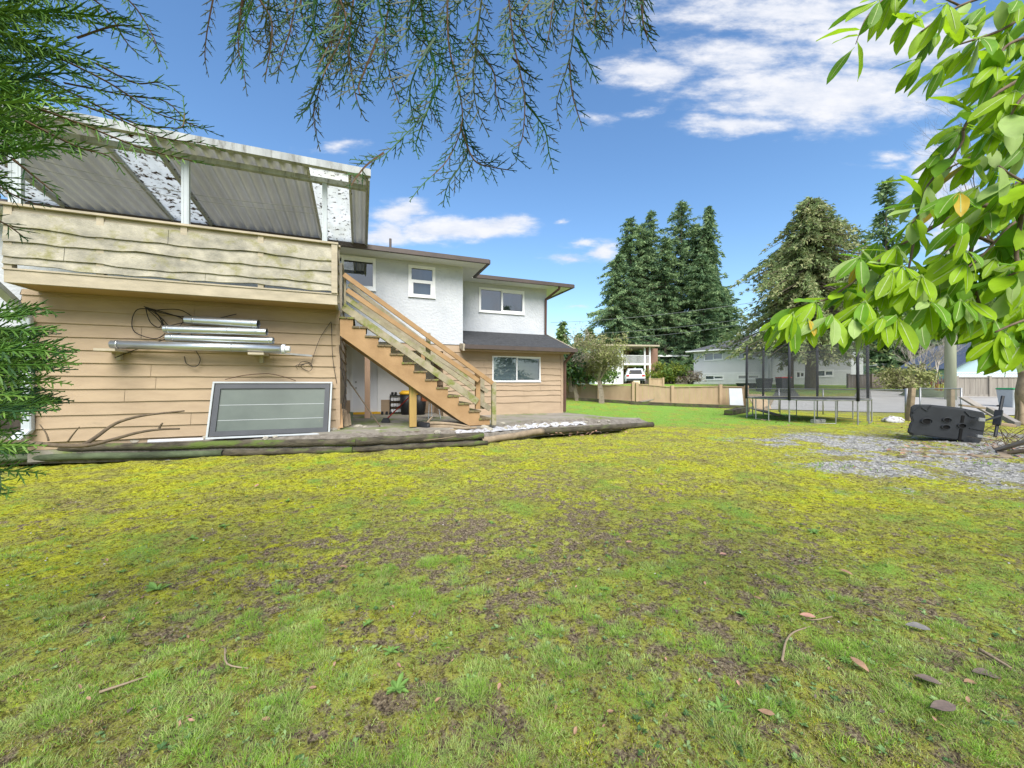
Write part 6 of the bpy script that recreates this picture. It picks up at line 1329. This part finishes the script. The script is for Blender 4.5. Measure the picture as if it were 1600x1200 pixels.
# ------------------------------------------------------------------ foreground cedar
def catmull(P, sub=5):
    P = [Vector(p) for p in P]; out = []; k = len(P)
    for i in range(k-1):
        p0, p1, p2, p3 = P[max(i-1, 0)], P[i], P[i+1], P[min(i+2, k-1)]
        for j in range(sub): u = j/sub; out.append(.5*((2*p1)+(p2-p0)*u+(2*p0-5*p1+4*p2-p3)*u*u+(3*p1-p0-3*p2+p3)*u**3))
    return out+[P[-1]]
def frond(segs, P, nrm, sl, rg, r=.0017, step=.016, brown=False, tone=0, start=0., leafy=1.0, droop=.0):
    pts = catmull(P); tot = sum((b-a).length for a, b in zip(pts, pts[1:])); acc = 0; nxt = start*tot; side = 1; nrm = Vector(nrm).normalized()
    for a, b in zip(pts, pts[1:]):
        L_ = (b-a).length; f = acc/tot; rr = r*(2.2-1.4*f)
        segs.append((*a, *b, rr, rr*.95, 3 if brown and f < .85 else tone)); d = (b-a).normalized()
        while nxt < acc+L_:
            u = (nxt-acc)/L_; p = a.lerp(b, max(0, u)); f = nxt/tot
            prof = min(1, (1-f)*2.6+.10)*min(1, .35+f*3)
            ln = sl*prof*rg.uniform(.6, 1.15)*leafy
            lat = nrm.cross(d).normalized()*side; an = R(rg.uniform(30, 50))
            sd_ = (d*math.cos(an)+lat*math.sin(an)+nrm*rg.uniform(-.22, .22)-Vector((0, 0, droop))).normalized()
            shoot(segs, p, sd_, nrm, ln, rg, r*.95, tone, 0); side = -side; nxt += step*rg.uniform(.7, 1.3)
        acc += L_
def shoot(segs, p, d, nrm, ln, rg, r, tone, lv):
    if ln < .006: return
    k = 3 if ln > .03 else (2 if ln > .014 else 1); q = p; lat = nrm.cross(d).normalized(); bend = rg.uniform(-.25, .1); side = rg.choice((-1, 1)); t_ = tone if rg.random() < .6 else rg.choice((0, 1, 2))
    for i in range(k):
        d = (d+lat*bend*.3).normalized(); n_ = q+d*ln/k; segs.append((*q, *n_, r*(1 if i else 1), r*(.95 if i < k-1 else .35), t_)); 
        if ln > .018 and lv < 2:
            m_ = max(1, int(ln/k/.0095))
            for j in range(m_):
                u = (i+(j+.5)/m_)/k; pp = q.lerp(n_, (j+.5)/m_); l2 = ln*.42*(1.05-u)*rg.uniform(.7, 1.2); an = R(rg.uniform(32, 48))
                sd_ = (d*math.cos(an)+lat*side*math.sin(an)+nrm*rg.uniform(-.15, .15)).normalized(); shoot(segs, pp, sd_, nrm, l2, rg, r*.9, t_, lv+1); side = -side
        q = n_
ct = empty('cedar_tree', (-3.4, -1.2, 0), 0, 'overhanging cedar with feathery green and brown sprays across the top left', 'tree')
mb = MB(); limb(mb, [Vector((-3.4, -1.2, -.2)), Vector((-3.35, -1.15, 3)), Vector((-3.3, -1.1, 8))], .32, .15, 14)
mb.build('trunk', M['bark'], ct, smooth=True)
mb = MB(); limb(mb, [Vector((-3.35, -1.1, 3.2)), Vector((-2.2, .3, 3.05)), Vector((-1.1, 1.08, 2.76)), Vector((-.2, 1.2, 2.70)), Vector((.55, 1.28, 2.74))], .07, .012, 8); limb(mb, [Vector((-3.35, -1.1, 2.6)), Vector((-2.9, .0, 2.8)), Vector((-2.3, .9, 2.8))], .06, .015, 8); limb(mb, [Vector((-3.35, -1.1, 1.2)), Vector((-2.9, .2, 1.35)), Vector((-2.5, 1.1, 1.3))], .05, .012, 8)
mb.build('limb', M['bark'], ct, smooth=True)
def pw(l, Y, dY=0.): return [at(x, y, Y+dY*i) for i, (x, y) in enumerate(l)]
rg = random.Random(5)
# central hanging sprays
strands = [([(345, -60), (325, 40), (320, 90), (326, 122)], 1.35, .05), ([(400, -60), (372, 40), (362, 100), (345, 132)], 1.35, .06), ([(380, -20), (372, 70), (380, 110), (386, 152)], 1.3, .05),
    ([(430, -60), (415, 50), (435, 105), (420, 118)], 1.25, .07), ([(470, -60), (455, 40), (440, 90), (432, 132)], 1.2, .07), ([(500, -60), (490, 40), (470, 90), (455, 130)], 1.15, .07), ([(540, -60), (520, 60), (505, 120), (490, 180), (500, 238)], 1.2, .085), ([(500, 120), (480, 170), (460, 184)], 1.2, .05),
    ([(560, -60), (545, 60), (550, 120), (560, 165), (572, 190)], 1.05, .09), ([(590, -60), (560, 40), (545, 90), (532, 150), (530, 172)], 1.1, .09), ([(620, -60), (600, 60), (610, 120), (625, 170), (618, 190)], 1.15, .09),
    ([(650, -60), (665, 50), (680, 110), (670, 170), (630, 215), (590, 250), (548, 250)], 1.15, .09), ([(600, 240), (570, 262), (545, 296)], 1.15, .05), ([(640, -60), (640, 40), (600, 90), (590, 140)], 1.1, .09),
    ([(700, -60), (700, 60), (715, 130), (722, 190), (700, 250), (660, 290), (640, 316)], 1.2, .08), ([(722, 190), (730, 240), (700, 290), (692, 325)], 1.2, .075), ([(720, 200), (740, 250), (770, 262), (808, 268)], 1.2, .075),
    ([(760, -60), (745, 60), (740, 120), (745, 170), (765, 215)], 1.1, .09), ([(790, -60), (800, 50), (812, 110), (820, 160), (815, 220), (800, 238), (828, 265)], 1.2, .09), ([(820, 160), (850, 200), (858, 240), (866, 272)], 1.2, .07), ([(800, 90), (830, 120), (848, 125)], 1.2, .05),
    ([(905, -60), (895, 60), (885, 110), (870, 160), (876, 202)], 1.25, .075), ([(890, 100), (895, 150), (912, 206)], 1.25, .065), ([(900, 60), (920, 100), (935, 132)], 1.25, .05), ([(870, -60), (860, 40), (850, 88)], 1.2, .05), ([(950, -60), (930, 30), (952, 78)], 1.25, .06), ([(1000, -60), (1005, 40), (1026, 82)], 1.3, .05), ([(985, -60), (1000, 30), (1004, 76)], 1.3, .04),
    ([(590, 60), (570, 110), (560, 140), (572, 160)], 1.0, .08), ([(680, 60), (650, 110), (640, 150), (650, 200)], 1.05, .08), ([(730, 60), (770, 110), (775, 150), (790, 190)], 1.15, .08), ([(690, 120), (665, 180), (650, 225), (655, 250)], 1.2, .06), ([(480, -60), (470, 20), (500, 60), (525, 110)], 1.1, .08)]
for k in range(22): x = rg.uniform(390, 830) if k < 15 else rg.uniform(850, 1010); strands.append(([(x, -70), (x+rg.uniform(-12, 12), -10), (x+rg.uniform(-25, 25), 40), (x+rg.uniform(-35, 35), rg.uniform(75, 135) if x < 830 else rg.uniform(45, 85))], rg.uniform(1.0, 1.4), .075))
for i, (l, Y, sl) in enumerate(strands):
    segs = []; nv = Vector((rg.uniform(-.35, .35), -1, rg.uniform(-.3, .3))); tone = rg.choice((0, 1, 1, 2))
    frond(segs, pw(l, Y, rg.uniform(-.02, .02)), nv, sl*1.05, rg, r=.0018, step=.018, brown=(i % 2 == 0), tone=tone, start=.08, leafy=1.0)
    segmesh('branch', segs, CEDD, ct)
# dense left mass
for k in range(120):
    y0 = rg.uniform(-80, 265); x0 = rg.uniform(-190, 20); ln = rg.uniform(90, 230)*(1.0 if y0 < 110 else .72); an = R(rg.uniform(-5, 52)) if y0 < 110 else R(rg.uniform(-12, 26))
    Y = rg.uniform(.85, 1.5); x1 = x0+ln*math.cos(an); y1 = y0+ln*math.sin(an)
    if x1 > 165 and y1 < 130: pass
    mid = ((x0+x1)/2, (y0+y1)/2-ln*rg.uniform(.0, .1)); segs = []; nv = Vector((rg.uniform(-.5, .5), -1, rg.uniform(-.2, 1.2)))
    frond(segs, pw([(x0-60, y0-30), (x0, y0), mid, (x1, y1)], Y, .03), nv, rg.uniform(.05, .085), rg, r=.0022, step=.013, brown=False, tone=rg.choice((0, 0, 1, 2)), start=.15)
    segmesh('branch', segs, CED, ct)
for l, Y, sl in [([(60, 120), (150, 165), (215, 195), (262, 200), (287, 196), (286, 150)], 1.1, .05), ([(120, 60), (190, 40), (235, 60), (262, 108)], 1.2, .06), ([(90, 90), (170, 130), (240, 175), (300, 195), (350, 215)], 1.15, .065), ([(80, 150), (170, 180), (250, 215), (320, 225), (352, 238)], 1.1, .06), ([(60, 170), (140, 200), (230, 235), (335, 260)], 1.05, .055),
                 ([(40, 190), (120, 230), (170, 245), (195, 275)], 1.0, .05), ([(100, -20), (160, 10), (200, 70), (235, 100)], 1.2, .07), ([(130, -40), (200, 0), (240, 60), (250, 98)], 1.2, .06), ([(150, 100), (210, 130), (250, 130), (285, 150)], 1.15, .06), ([(100, 130), (200, 150), (260, 160), (300, 198), (335, 198)], 1.2, .045), ([(20, 250), (70, 290), (95, 310)], 1.0, .05), ([(-40, 270), (30, 310), (80, 325)], 1.1, .05), ([(-40, 330), (10, 352), (45, 378)], 1.1, .05)]:
    segs = []; frond(segs, pw(l, Y, .02), Vector((.1, -1, .5)), sl, rg, r=.0017, step=.015, brown=True, tone=rg.choice((0, 1)), start=.1); segmesh('branch', segs, CED, ct)
# lower left hedge cedar
ch = empty('cedar_hedge', (-2.6, 1.3, 0), 0, 'low green cedar hedge poking in at the left edge below the balcony', 'hedge')
mb = MB(); limb(mb, [Vector((-2.6, 1.3, -.1)), Vector((-2.62, 1.32, .8)), Vector((-2.6, 1.3, 1.9))], .05, .012, 8); mb.build('trunk', M['bark'], ch, smooth=True)
for k in range(60):
    y0 = rg.choice((rg.uniform(480, 540), rg.uniform(540, 640), rg.uniform(560, 700))); x0 = rg.uniform(-120, -10); reach = 130 if 480 < y0 < 640 else (80 if y0 < 740 else 45); x1 = rg.uniform(.35, 1.0)*reach
    Y = rg.uniform(1.15, 1.65); segs = []; y1 = y0+rg.uniform(-12, 14); nv = Vector((rg.uniform(-.3, .3), -1, rg.uniform(.1, 1.4)))
    frond(segs, pw([(x0-50, y0-8), (x0, y0), ((x0+x1)/2, (y0+y1)/2+rg.uniform(-8, 8)), (x1, y1)], Y, .02), nv, rg.uniform(.05, .075), rg, r=.0028, step=.014, brown=False, tone=rg.choice((0, 0, 1, 2)), start=.1)
    segmesh('branch', segs, CED, ch)
for l in ([(-60, 720), (0, 735), (40, 738), (72, 742)], [(-60, 745), (-10, 752), (20, 770)], [(-60, 700), (-10, 706), (30, 700)], [(-60, 760), (-20, 765), (15, 778)], [(-50, 540), (20, 545), (80, 540), (125, 549)], [(-50, 575), (30, 572), (80, 565), (128, 570)], [(-50, 500), (10, 495), (60, 482), (90, 495)], [(-50, 610), (30, 600), (80, 598), (115, 602)], [(-50, 640), (20, 632), (70, 630), (95, 640)]):
    segs = []; frond(segs, pw(l, 1.35, .01), Vector((.1, -1, .7)), .065, rg, r=.0027, step=.014, tone=rg.choice((0, 2)), start=.1); segmesh('branch', segs, CED, ch)

# ------------------------------------------------------------------ laurel on the right
lt = empty('laurel_tree', (4.2, 1.2, 0), 0, 'leafy laurel branch with large bright green leaves hanging in from the right', 'tree')
mb = MB(); limb(mb, [Vector((4.2, 1.2, -.2)), Vector((4.1, 1.3, 1.5)), Vector((3.9, 1.4, 3.0)), Vector((3.8, 1.3, 4.5))], .14, .08, 12); mb.build('trunk', M['bark'], lt, smooth=True)
LB = [([(2900, 700), (2100, 420), (1750, 250), (1600, 285), (1565, 325), (1528, 352)], 1.55, .018, .012), ([(1565, 325), (1515, 325), (1430, 372), (1380, 402), (1345, 432), (1293, 468), (1235, 482)], 1.55, .010, .003), ([(1700, 240), (1640, 230), (1600, 290), (1595, 345), (1588, 400), (1600, 450)], 1.4, .009, .006),
      ([(1528, 352), (1475, 395), (1440, 430), (1410, 462)], 1.6, .008, .003), ([(1528, 352), (1515, 410), (1528, 470), (1543, 510), (1540, 525)], 1.5, .007, .004), ([(1700, 60), (1640, 100), (1560, 145), (1520, 180), (1505, 205)], 1.45, .01, .004), ([(1700, 180), (1620, 200), (1560, 225), (1500, 255), (1445, 282)], 1.6, .008, .003),
      ([(1600, 60), (1570, 75), (1555, 110), (1545, 140)], 1.45, .006, .003), ([(1505, 205), (1500, 230), (1450, 290), (1438, 330), (1425, 350)], 1.5, .005, .002), ([(1530, 372), (1600, 395), (1680, 410)], 1.5, .006, .006), ([(1650, 330), (1590, 345), (1540, 395), (1500, 430), (1485, 455)], 1.45, .005, .002), ([(1428, 372), (1424, 400), (1415, 440), (1405, 470)], 1.5, .005, .002),
      ([(1352, 425), (1350, 445), (1353, 470)], 1.55, .003, .002), ([(1376, 405), (1375, 435)], 1.55, .003, .002), ([(1700, 480), (1640, 490), (1590, 505), (1555, 520)], 1.35, .007, .003), ([(1700, 20), (1620, 20), (1560, 50), (1500, 70)], 1.5, .008, .003), ([(1700, 120), (1650, 120), (1600, 150), (1575, 190)], 1.3, .007, .003), ([(1700, 400), (1640, 400), (1600, 420), (1560, 440)], 1.3, .006, .003), ([(1700, -30), (1600, -20), (1500, 10), (1440, 50)], 1.6, .008, .003), ([(1500, 10), (1420, -20), (1360, 20), (1337, 70)], 1.6, .004, .0015), ([(1700, 300), (1640, 300), (1590, 280), (1560, 260)], 1.3, .006, .003)]
mb = MB()
for (l, Y, ra, rb) in LB: limb(mb, [at(x, y, Y) for x, y in l], ra, rb, 6)
mb.build('branches', mat('laurel_bark', (.17, .125, .09), (.10, .07, .05), 25, .85, .3, 60), lt, smooth=True)
rgl = random.Random(17)
def leaf(c, d, up, L_, W_, tw):
    d = d.normalized(); s = d.cross(up).normalized(); nn_ = s.cross(d).normalized(); nseg = 7; rows = []
    curl = rgl.uniform(-.05, .28); fold = rgl.uniform(.12, .35); bend = rgl.uniform(-.12, .12); wv = rgl.uniform(0, 6.28)
    for i in range(nseg+1):
        u = i/nseg; wdt = W_*.5*(math.sin(math.pi*min(1, u*.96+.02)**1.15)**.8 if 0 < u < 1 else .03)
        ctr_ = c+d*(L_*u)-nn_*(L_*curl*u*u)+s*(L_*bend*u*u); ripple = .03*W_*math.sin(u*14+wv)
        rows.append((ctr_-s*wdt+nn_*(wdt*fold+ripple), ctr_-s*wdt*.5+nn_*wdt*fold*.45, ctr_, ctr_+s*wdt*.5+nn_*wdt*fold*.45, ctr_+s*wdt+nn_*(wdt*fold-ripple)))
    T = []; leaf.rows = rows; leaf.n = nn_
    for a, b in zip(rows, rows[1:]):
        for j in range(4): T.append((a[j], a[j+1], b[j+1])); T.append((a[j], b[j+1], b[j]))
    return T
LT = []; LM = []; MR = []
def whorl(px, py, Y, n, axis=(-.5, 0, -.6), sz=.12, spread=1.0, pale=.12):
    c = at(px, py, Y); ax = Vector(axis).normalized(); t1 = ax.orthogonal().normalized(); t2 = ax.cross(t1)
    for i in range(n):
        a = 2*math.pi*(i+rgl.uniform(-.3, .3))/n; rad = (t1*math.cos(a)+t2*math.sin(a)); d = (ax*rgl.uniform(.35, 1.1)+rad*rgl.uniform(.35, .95)*spread+Vector((0, 0, -rgl.uniform(.2, .9)))).normalized()
        up = (Vector((0, -.5, 1))+rad*.2+Vector((rgl.uniform(-.5, .5), rgl.uniform(-.9, .1), rgl.uniform(-.3, .3)))).normalized()
        if abs(d.dot(up)) > .93: up = Vector((0, -1, .2))
        L_ = sz*rgl.uniform(.55, 1.15); T = leaf(c+d*.012, d, up, L_, L_*rgl.uniform(.27, .39), 0); LT.extend(T); midrib()
        q = rgl.random(); k = 0 if q < .58 else (1 if q < .91 else (2 if q < .993 else 3)); LM.extend([k]*len(T))
        st_.append((*c, *(c+d*.02), .0016, .0012, 0))
def midrib():
    rw = leaf.rows; w_ = (rw[3][4]-rw[3][0]).length*.035
    for a, b in zip(rw, rw[1:-1]):
        s_ = (a[4]-a[0]).normalized()*w_; o_ = leaf.n*.0012
        for sg in (1, -1): MR.append((a[2]-s_+o_*sg, a[2]+s_+o_*sg, b[2]+s_*.8+o_*sg)); MR.append((a[2]-s_+o_*sg, b[2]+s_*.8+o_*sg, b[2]-s_*.8+o_*sg))
st_ = []
WL = [(1215, 505, 6), (1240, 488, 7), (1262, 500, 6), (1300, 492, 6), (1335, 500, 7), (1275, 470, 4), (1318, 455, 5), (1340, 440, 4), (1370, 480, 7), (1400, 500, 7), (1352, 470, 6), (1385, 440, 6), (1405, 470, 6), (1345, 400, 6), (1375, 375, 5), (1402, 385, 5),
      (1430, 360, 6), (1430, 300, 4), (1410, 415, 6), (1440, 430, 7), (1450, 470, 7), (1440, 500, 6), (1470, 520, 6), (1475, 395, 6), (1490, 430, 6), (1480, 460, 6), (1500, 545, 7), (1525, 530, 7), (1555, 545, 7), (1580, 530, 7), (1600, 550, 7), (1540, 505, 6), (1575, 480, 6), (1610, 470, 6), (1520, 465, 6), (1545, 440, 6), (1580, 440, 6), (1605, 410, 6),
      (1500, 205, 5), (1470, 240, 5), (1520, 250, 6), (1500, 300, 6), (1530, 290, 6), (1560, 260, 6), (1585, 290, 6), (1470, 310, 5), (1505, 345, 6), (1560, 380, 6), (1600, 340, 6), (1575, 325, 5), (1545, 330, 5), (1600, 230, 6), (1560, 200, 6), (1540, 160, 6), (1580, 150, 7), (1600, 110, 7), (1560, 100, 6), (1530, 60, 6), (1575, 50, 7), (1610, 60, 7), (1500, 40, 6), (1460, 50, 6), (1440, 90, 5), (1475, 100, 5), (1500, 80, 5), (1540, 10, 7), (1590, 0, 7), (1480, 5, 6), (1430, 20, 5), (1605, 180, 7), (1620, 270, 7), (1620, 500, 7), (1525, 400, 5), (1500, 390, 4), (1335, 75, 1), (1430, -25, 6), (1400, -15, 5), (1375, 0, 4), (1545, 570, 7), (1575, 565, 7), (1610, 585, 8), (1560, 555, 6), (1530, 560, 6), (1600, 520, 7), (1450, 540, 6), (1420, 520, 5), (1590, 385, 6), (1560, 300, 6), (1460, 420, 6), (1420, 445, 6), (1380, 520, 5), (1610, 320, 7), (1590, 200, 7), (1615, 145, 7), (1570, 120, 6), (1380, 500, 5), (1550, 470, 6), (1500, 505, 6)]
WL += [(rgl.uniform(1500, 1650), rgl.uniform(0, 520), 6) for _ in range(44)]+[(rgl.uniform(1380, 1520), rgl.uniform(400, 500), 5) for _ in range(6)]
for (x, y, n) in WL: whorl(x, min(y, float(np.interp(x, [1200, 1470, 1500, 1530, 1560, 1610], [500, 490, 468, 470, 528, 532]))), rgl.uniform(1.3, 1.75), n, axis=(-.45 if x < 1560 else -.2, rgl.uniform(-.4, .4), -.75 if y > 300 else -.35), sz=.125)
for (l, Y, ra, rb) in LB[1:]:
    P = catmull([at(x, y, Y) for x, y in l], 6)
    for p in P[len(P)//3:]:
        if rgl.random() < .55:
            d = Vector((rgl.uniform(-.9, .3), rgl.uniform(-.4, .4), rgl.uniform(-.9, .4))); L_ = .14*rgl.uniform(.7, 1.2); T = leaf(p, d, Vector((rgl.uniform(-.3, .3), -.5, 1)), L_, L_*.4, 0); LT.extend(T); LM.extend([rgl.choice((0, 0, 1, 2))]*len(T))
T = np.array([[tuple(v) for v in t] for t in LT]); fo = trimesh('foliage', T, LM, LAU, lt)
bm = bmesh.new(); bm.from_mesh(fo.data); bmesh.ops.remove_doubles(bm, verts=bm.verts, dist=.0002); bm.to_mesh(fo.data); bm.free(); fo.data.polygons.foreach_set('use_smooth', [True]*len(fo.data.polygons))
trimesh('midribs', np.array([[tuple(v) for v in t] for t in MR]), [0]*len(MR), [leafm('laurel_midrib', (.45, .58, .22), .3)], lt)
segmesh('petioles', st_, [LAU[2]], lt)
# bare twigs behind the laurel
baretree('bare_tree', onG(9.6, 6.9)+Vector((0, 0, 0)), 7.5, 'leafless dark tree whose fine twigs show behind the laurel', 44, M['deadwood'], levels=6, spread=.7, r0=.09, trunkf=.27, up=.15, ratio=.76)

# ------------------------------------------------------------------ small things on the lawn
def deadleaf(px, py, L_, rz, m_, label, grp=None, curl=.3, tilt=.2):
    L_ *= .72; c = gp(px, py, 0); T = []; rgl2 = random.Random(int(px)); d = Vector((math.cos(rz), math.sin(rz), tilt*.3)).normalized(); up = Vector((0, -tilt, 1))
    c = c-d*L_*.5; c.z = float(bumpz(np.array([c.x]), np.array([c.y]))[0])+.022; T = leaf(c, d, up, L_, L_*.42, 0)
    o = trimesh('dead_leaf', np.array([[tuple(v) for v in t] for t in T]), [0]*len(T), [m_]); return tag(o, label, 'leaf', grp)
DL = [mat('dead_leaf_tan', (.34, .21, .13), (.20, .12, .075), 20, .7), mat('dead_leaf_pink', (.45, .25, .19), (.33, .18, .13), 20, .7), mat('dead_leaf_dark', (.16, .12, .10), (.09, .07, .06), 20, .7), mat('dead_leaf_grey', (.20, .19, .18), (.12, .115, .11), 20, .7)]
deadleaf(1345, 1058, .105, 1.75, DL[0], 'large upright tan leaf on the bare soil at the lower right', tilt=1.6)
deadleaf(1262, 976, .11, -.3, DL[1], 'long pinkish dead leaf beside the curved twig'); deadleaf(1322, 903, .10, -.8, DL[0], 'narrow tan leaf right of the lawn middle'); deadleaf(1436, 996, .16, -.25, DL[3], 'long glossy grey leaf at the right of the lawn')
deadleaf(1130, 873, .09, .2, DL[1], 'pale pink leaf in the middle of the lawn'); deadleaf(1033, 760, .10, -.9, DL[1], 'pink leaf in the moss near the lawn centre'); deadleaf(1183, 939, .06, -.9, DL[0], 'small tan leaf above the curved twig'); deadleaf(1450, 1078, .12, -.5, DL[2], 'brown leaf curled near the lower right')
deadleaf(1475, 1122, .15, .0, DL[2], 'dark leaf at the bottom right edge'); deadleaf(1540, 1060, .15, -.1, DL[2], 'long dark leaf near the right edge'); deadleaf(1515, 1068, .08, .1, DL[0], 'orange tan leaf at the far lower right'); deadleaf(1197, 1128, .08, -.5, DL[0], 'tan leaf touching the bottom edge')
deadleaf(535, 890, .07, .1, DL[0], 'tan leaf left of the lawn centre'); deadleaf(983, 853, .08, .1, DL[1], 'small pink leaf above the grass tufts'); deadleaf(401, 766, .09, 1.2, DL[1], 'pink leaf standing in the moss at the left', tilt=1.); deadleaf(378, 750, .12, .4, DL[2], 'reddish brown leaf clump left in the moss'); deadleaf(660, 717, .10, .2, DL[1], 'reddish leaf below the black ended log'); deadleaf(262, 723, .12, .5, DL[3], 'pale crumpled leaf below the left logs'); deadleaf(1335, 735, .1, .3, DL[0], 'leaf by the gravel'); 
T = []; I = []
for k in range(640):
    x, y = (rnd.uniform(0, 1600), rnd.uniform(720, 1150)) if k > 419 else (rnd.uniform(820, 1000), rnd.uniform(669, 684)) if k < 110 else (rnd.uniform(1380, 1640), rnd.uniform(655, 720)) if k < 350 else (rnd.uniform(1160, 1420), rnd.uniform(655, 668))
    c = gp(x, y); L_ = rnd.uniform(.05, .13) if k < 420 else rnd.uniform(.012, .035); a = rnd.uniform(0, 6.28); d = Vector((math.cos(a), math.sin(a), rnd.uniform(-.1, .5))); c.z = .03 if k < 420 else float(bumpz(np.array([c.x]), np.array([c.y]))[0])+.008; t = leaf(c, d, Vector((rnd.uniform(-.4, .4), rnd.uniform(-.4, .4), 1)), L_, L_*.45, 0); T += t; I += [rnd.choice((0, 1, 2, 0))]*len(t)
tag(trimesh('leaf_litter', np.array([[tuple(v) for v in t] for t in T]), I, DL, base=(0, 0, 0)), 'brown dead leaves littering the ground around the black base and patio tip', 'leaf litter', kind='stuff')
def twig(name, l, r_, label, z=.02):
    mb = MB(); limb(mb, [gp(x, y, 0)+Vector((0, 0, z)) for x, y in l], r_, r_*.5, 6); tag(mb.build(name, M['dirtwood'], smooth=True), label, 'twig')
twig('twig', [(1222, 1040), (1228, 1010), (1240, 995), (1265, 986)], .006, 'curved pale twig lying below the pinkish leaf'); twig('twig', [(352, 1020), (355, 1045), (388, 1052)], .005, 'thin angled twig in the lower left lawn'); twig('twig', [(155, 1090), (200, 1075), (245, 1060)], .006, 'straight dark twig at the lower left'); twig('twig', [(1530, 1022), (1560, 1040), (1580, 1052)], .009, 'short thick twig at the lower right'); twig('twig', [(1300, 970), (1275, 975), (1258, 974)], .004, 'short twig above the curved one')
# broad-leaf weeds
def weed(px, py, sz, n, label, m_=GRS[2]):
    c = gp(px, py, 0); c.z = float(bumpz(np.array([c.x]), np.array([c.y]))[0])+.006; T = []
    for i in range(n): a = 2*math.pi*i/n+rnd.uniform(-.3, .3); L_ = sz*rnd.uniform(.35, 1.15); T += leaf(c, Vector((math.cos(a), math.sin(a), rnd.uniform(.05, .7))), Vector((rnd.uniform(-.3, .3), rnd.uniform(-.3, .3), 1)), L_, L_*.34, 0)
    return tag(trimesh('weed', np.array([[tuple(v) for v in t] for t in T]), [0]*len(T), [m_]), label, 'weed', 'flat leaved weeds in the lawn')
WD = leafm('weed_green', (.20, .37, .08), .2, .6)
for (x, y, s_, n, lb) in ((245, 926, .13, 11, 'pale flat weed in the left of the lawn'), (620, 1085, .11, 10, 'broad leaved weed at the bottom centre'), (1272, 838, .10, 16, 'spiky tuft of thick leaves right of the lawn centre'), (768, 818, .07, 9, 'small weed in the soil above the grass tufts'), (610, 1025, .08, 9, 'small weed above the broad leaved one'), (1160, 965, .08, 9, 'weed above the curved twig'), (985, 740, .07, 9, 'tiny weed far in the moss'), (835, 860, .06, 8, 'tiny weed in the bare centre soil'), (190, 895, .07, 8, 'small weed at the left edge of the lawn'), (300, 846, .09, 9, 'weed in yellow moss at the left'), (1320, 1038, .06, 8, 'weed beside the large tan leaf'), (575, 980, .06, 8, 'weed beside the left grass tufts'), (350, 828, .09, 10, 'grey green weed in the moss'), (450, 785, .09, 10, 'weed in the moss below the old window'), (1125, 1115, .08, 9, 'weed at the bottom edge right of centre'), (945, 925, .06, 8, 'blue green weed right of centre')):
    weed(x, y, s_*.55, n+7, lb, WD)
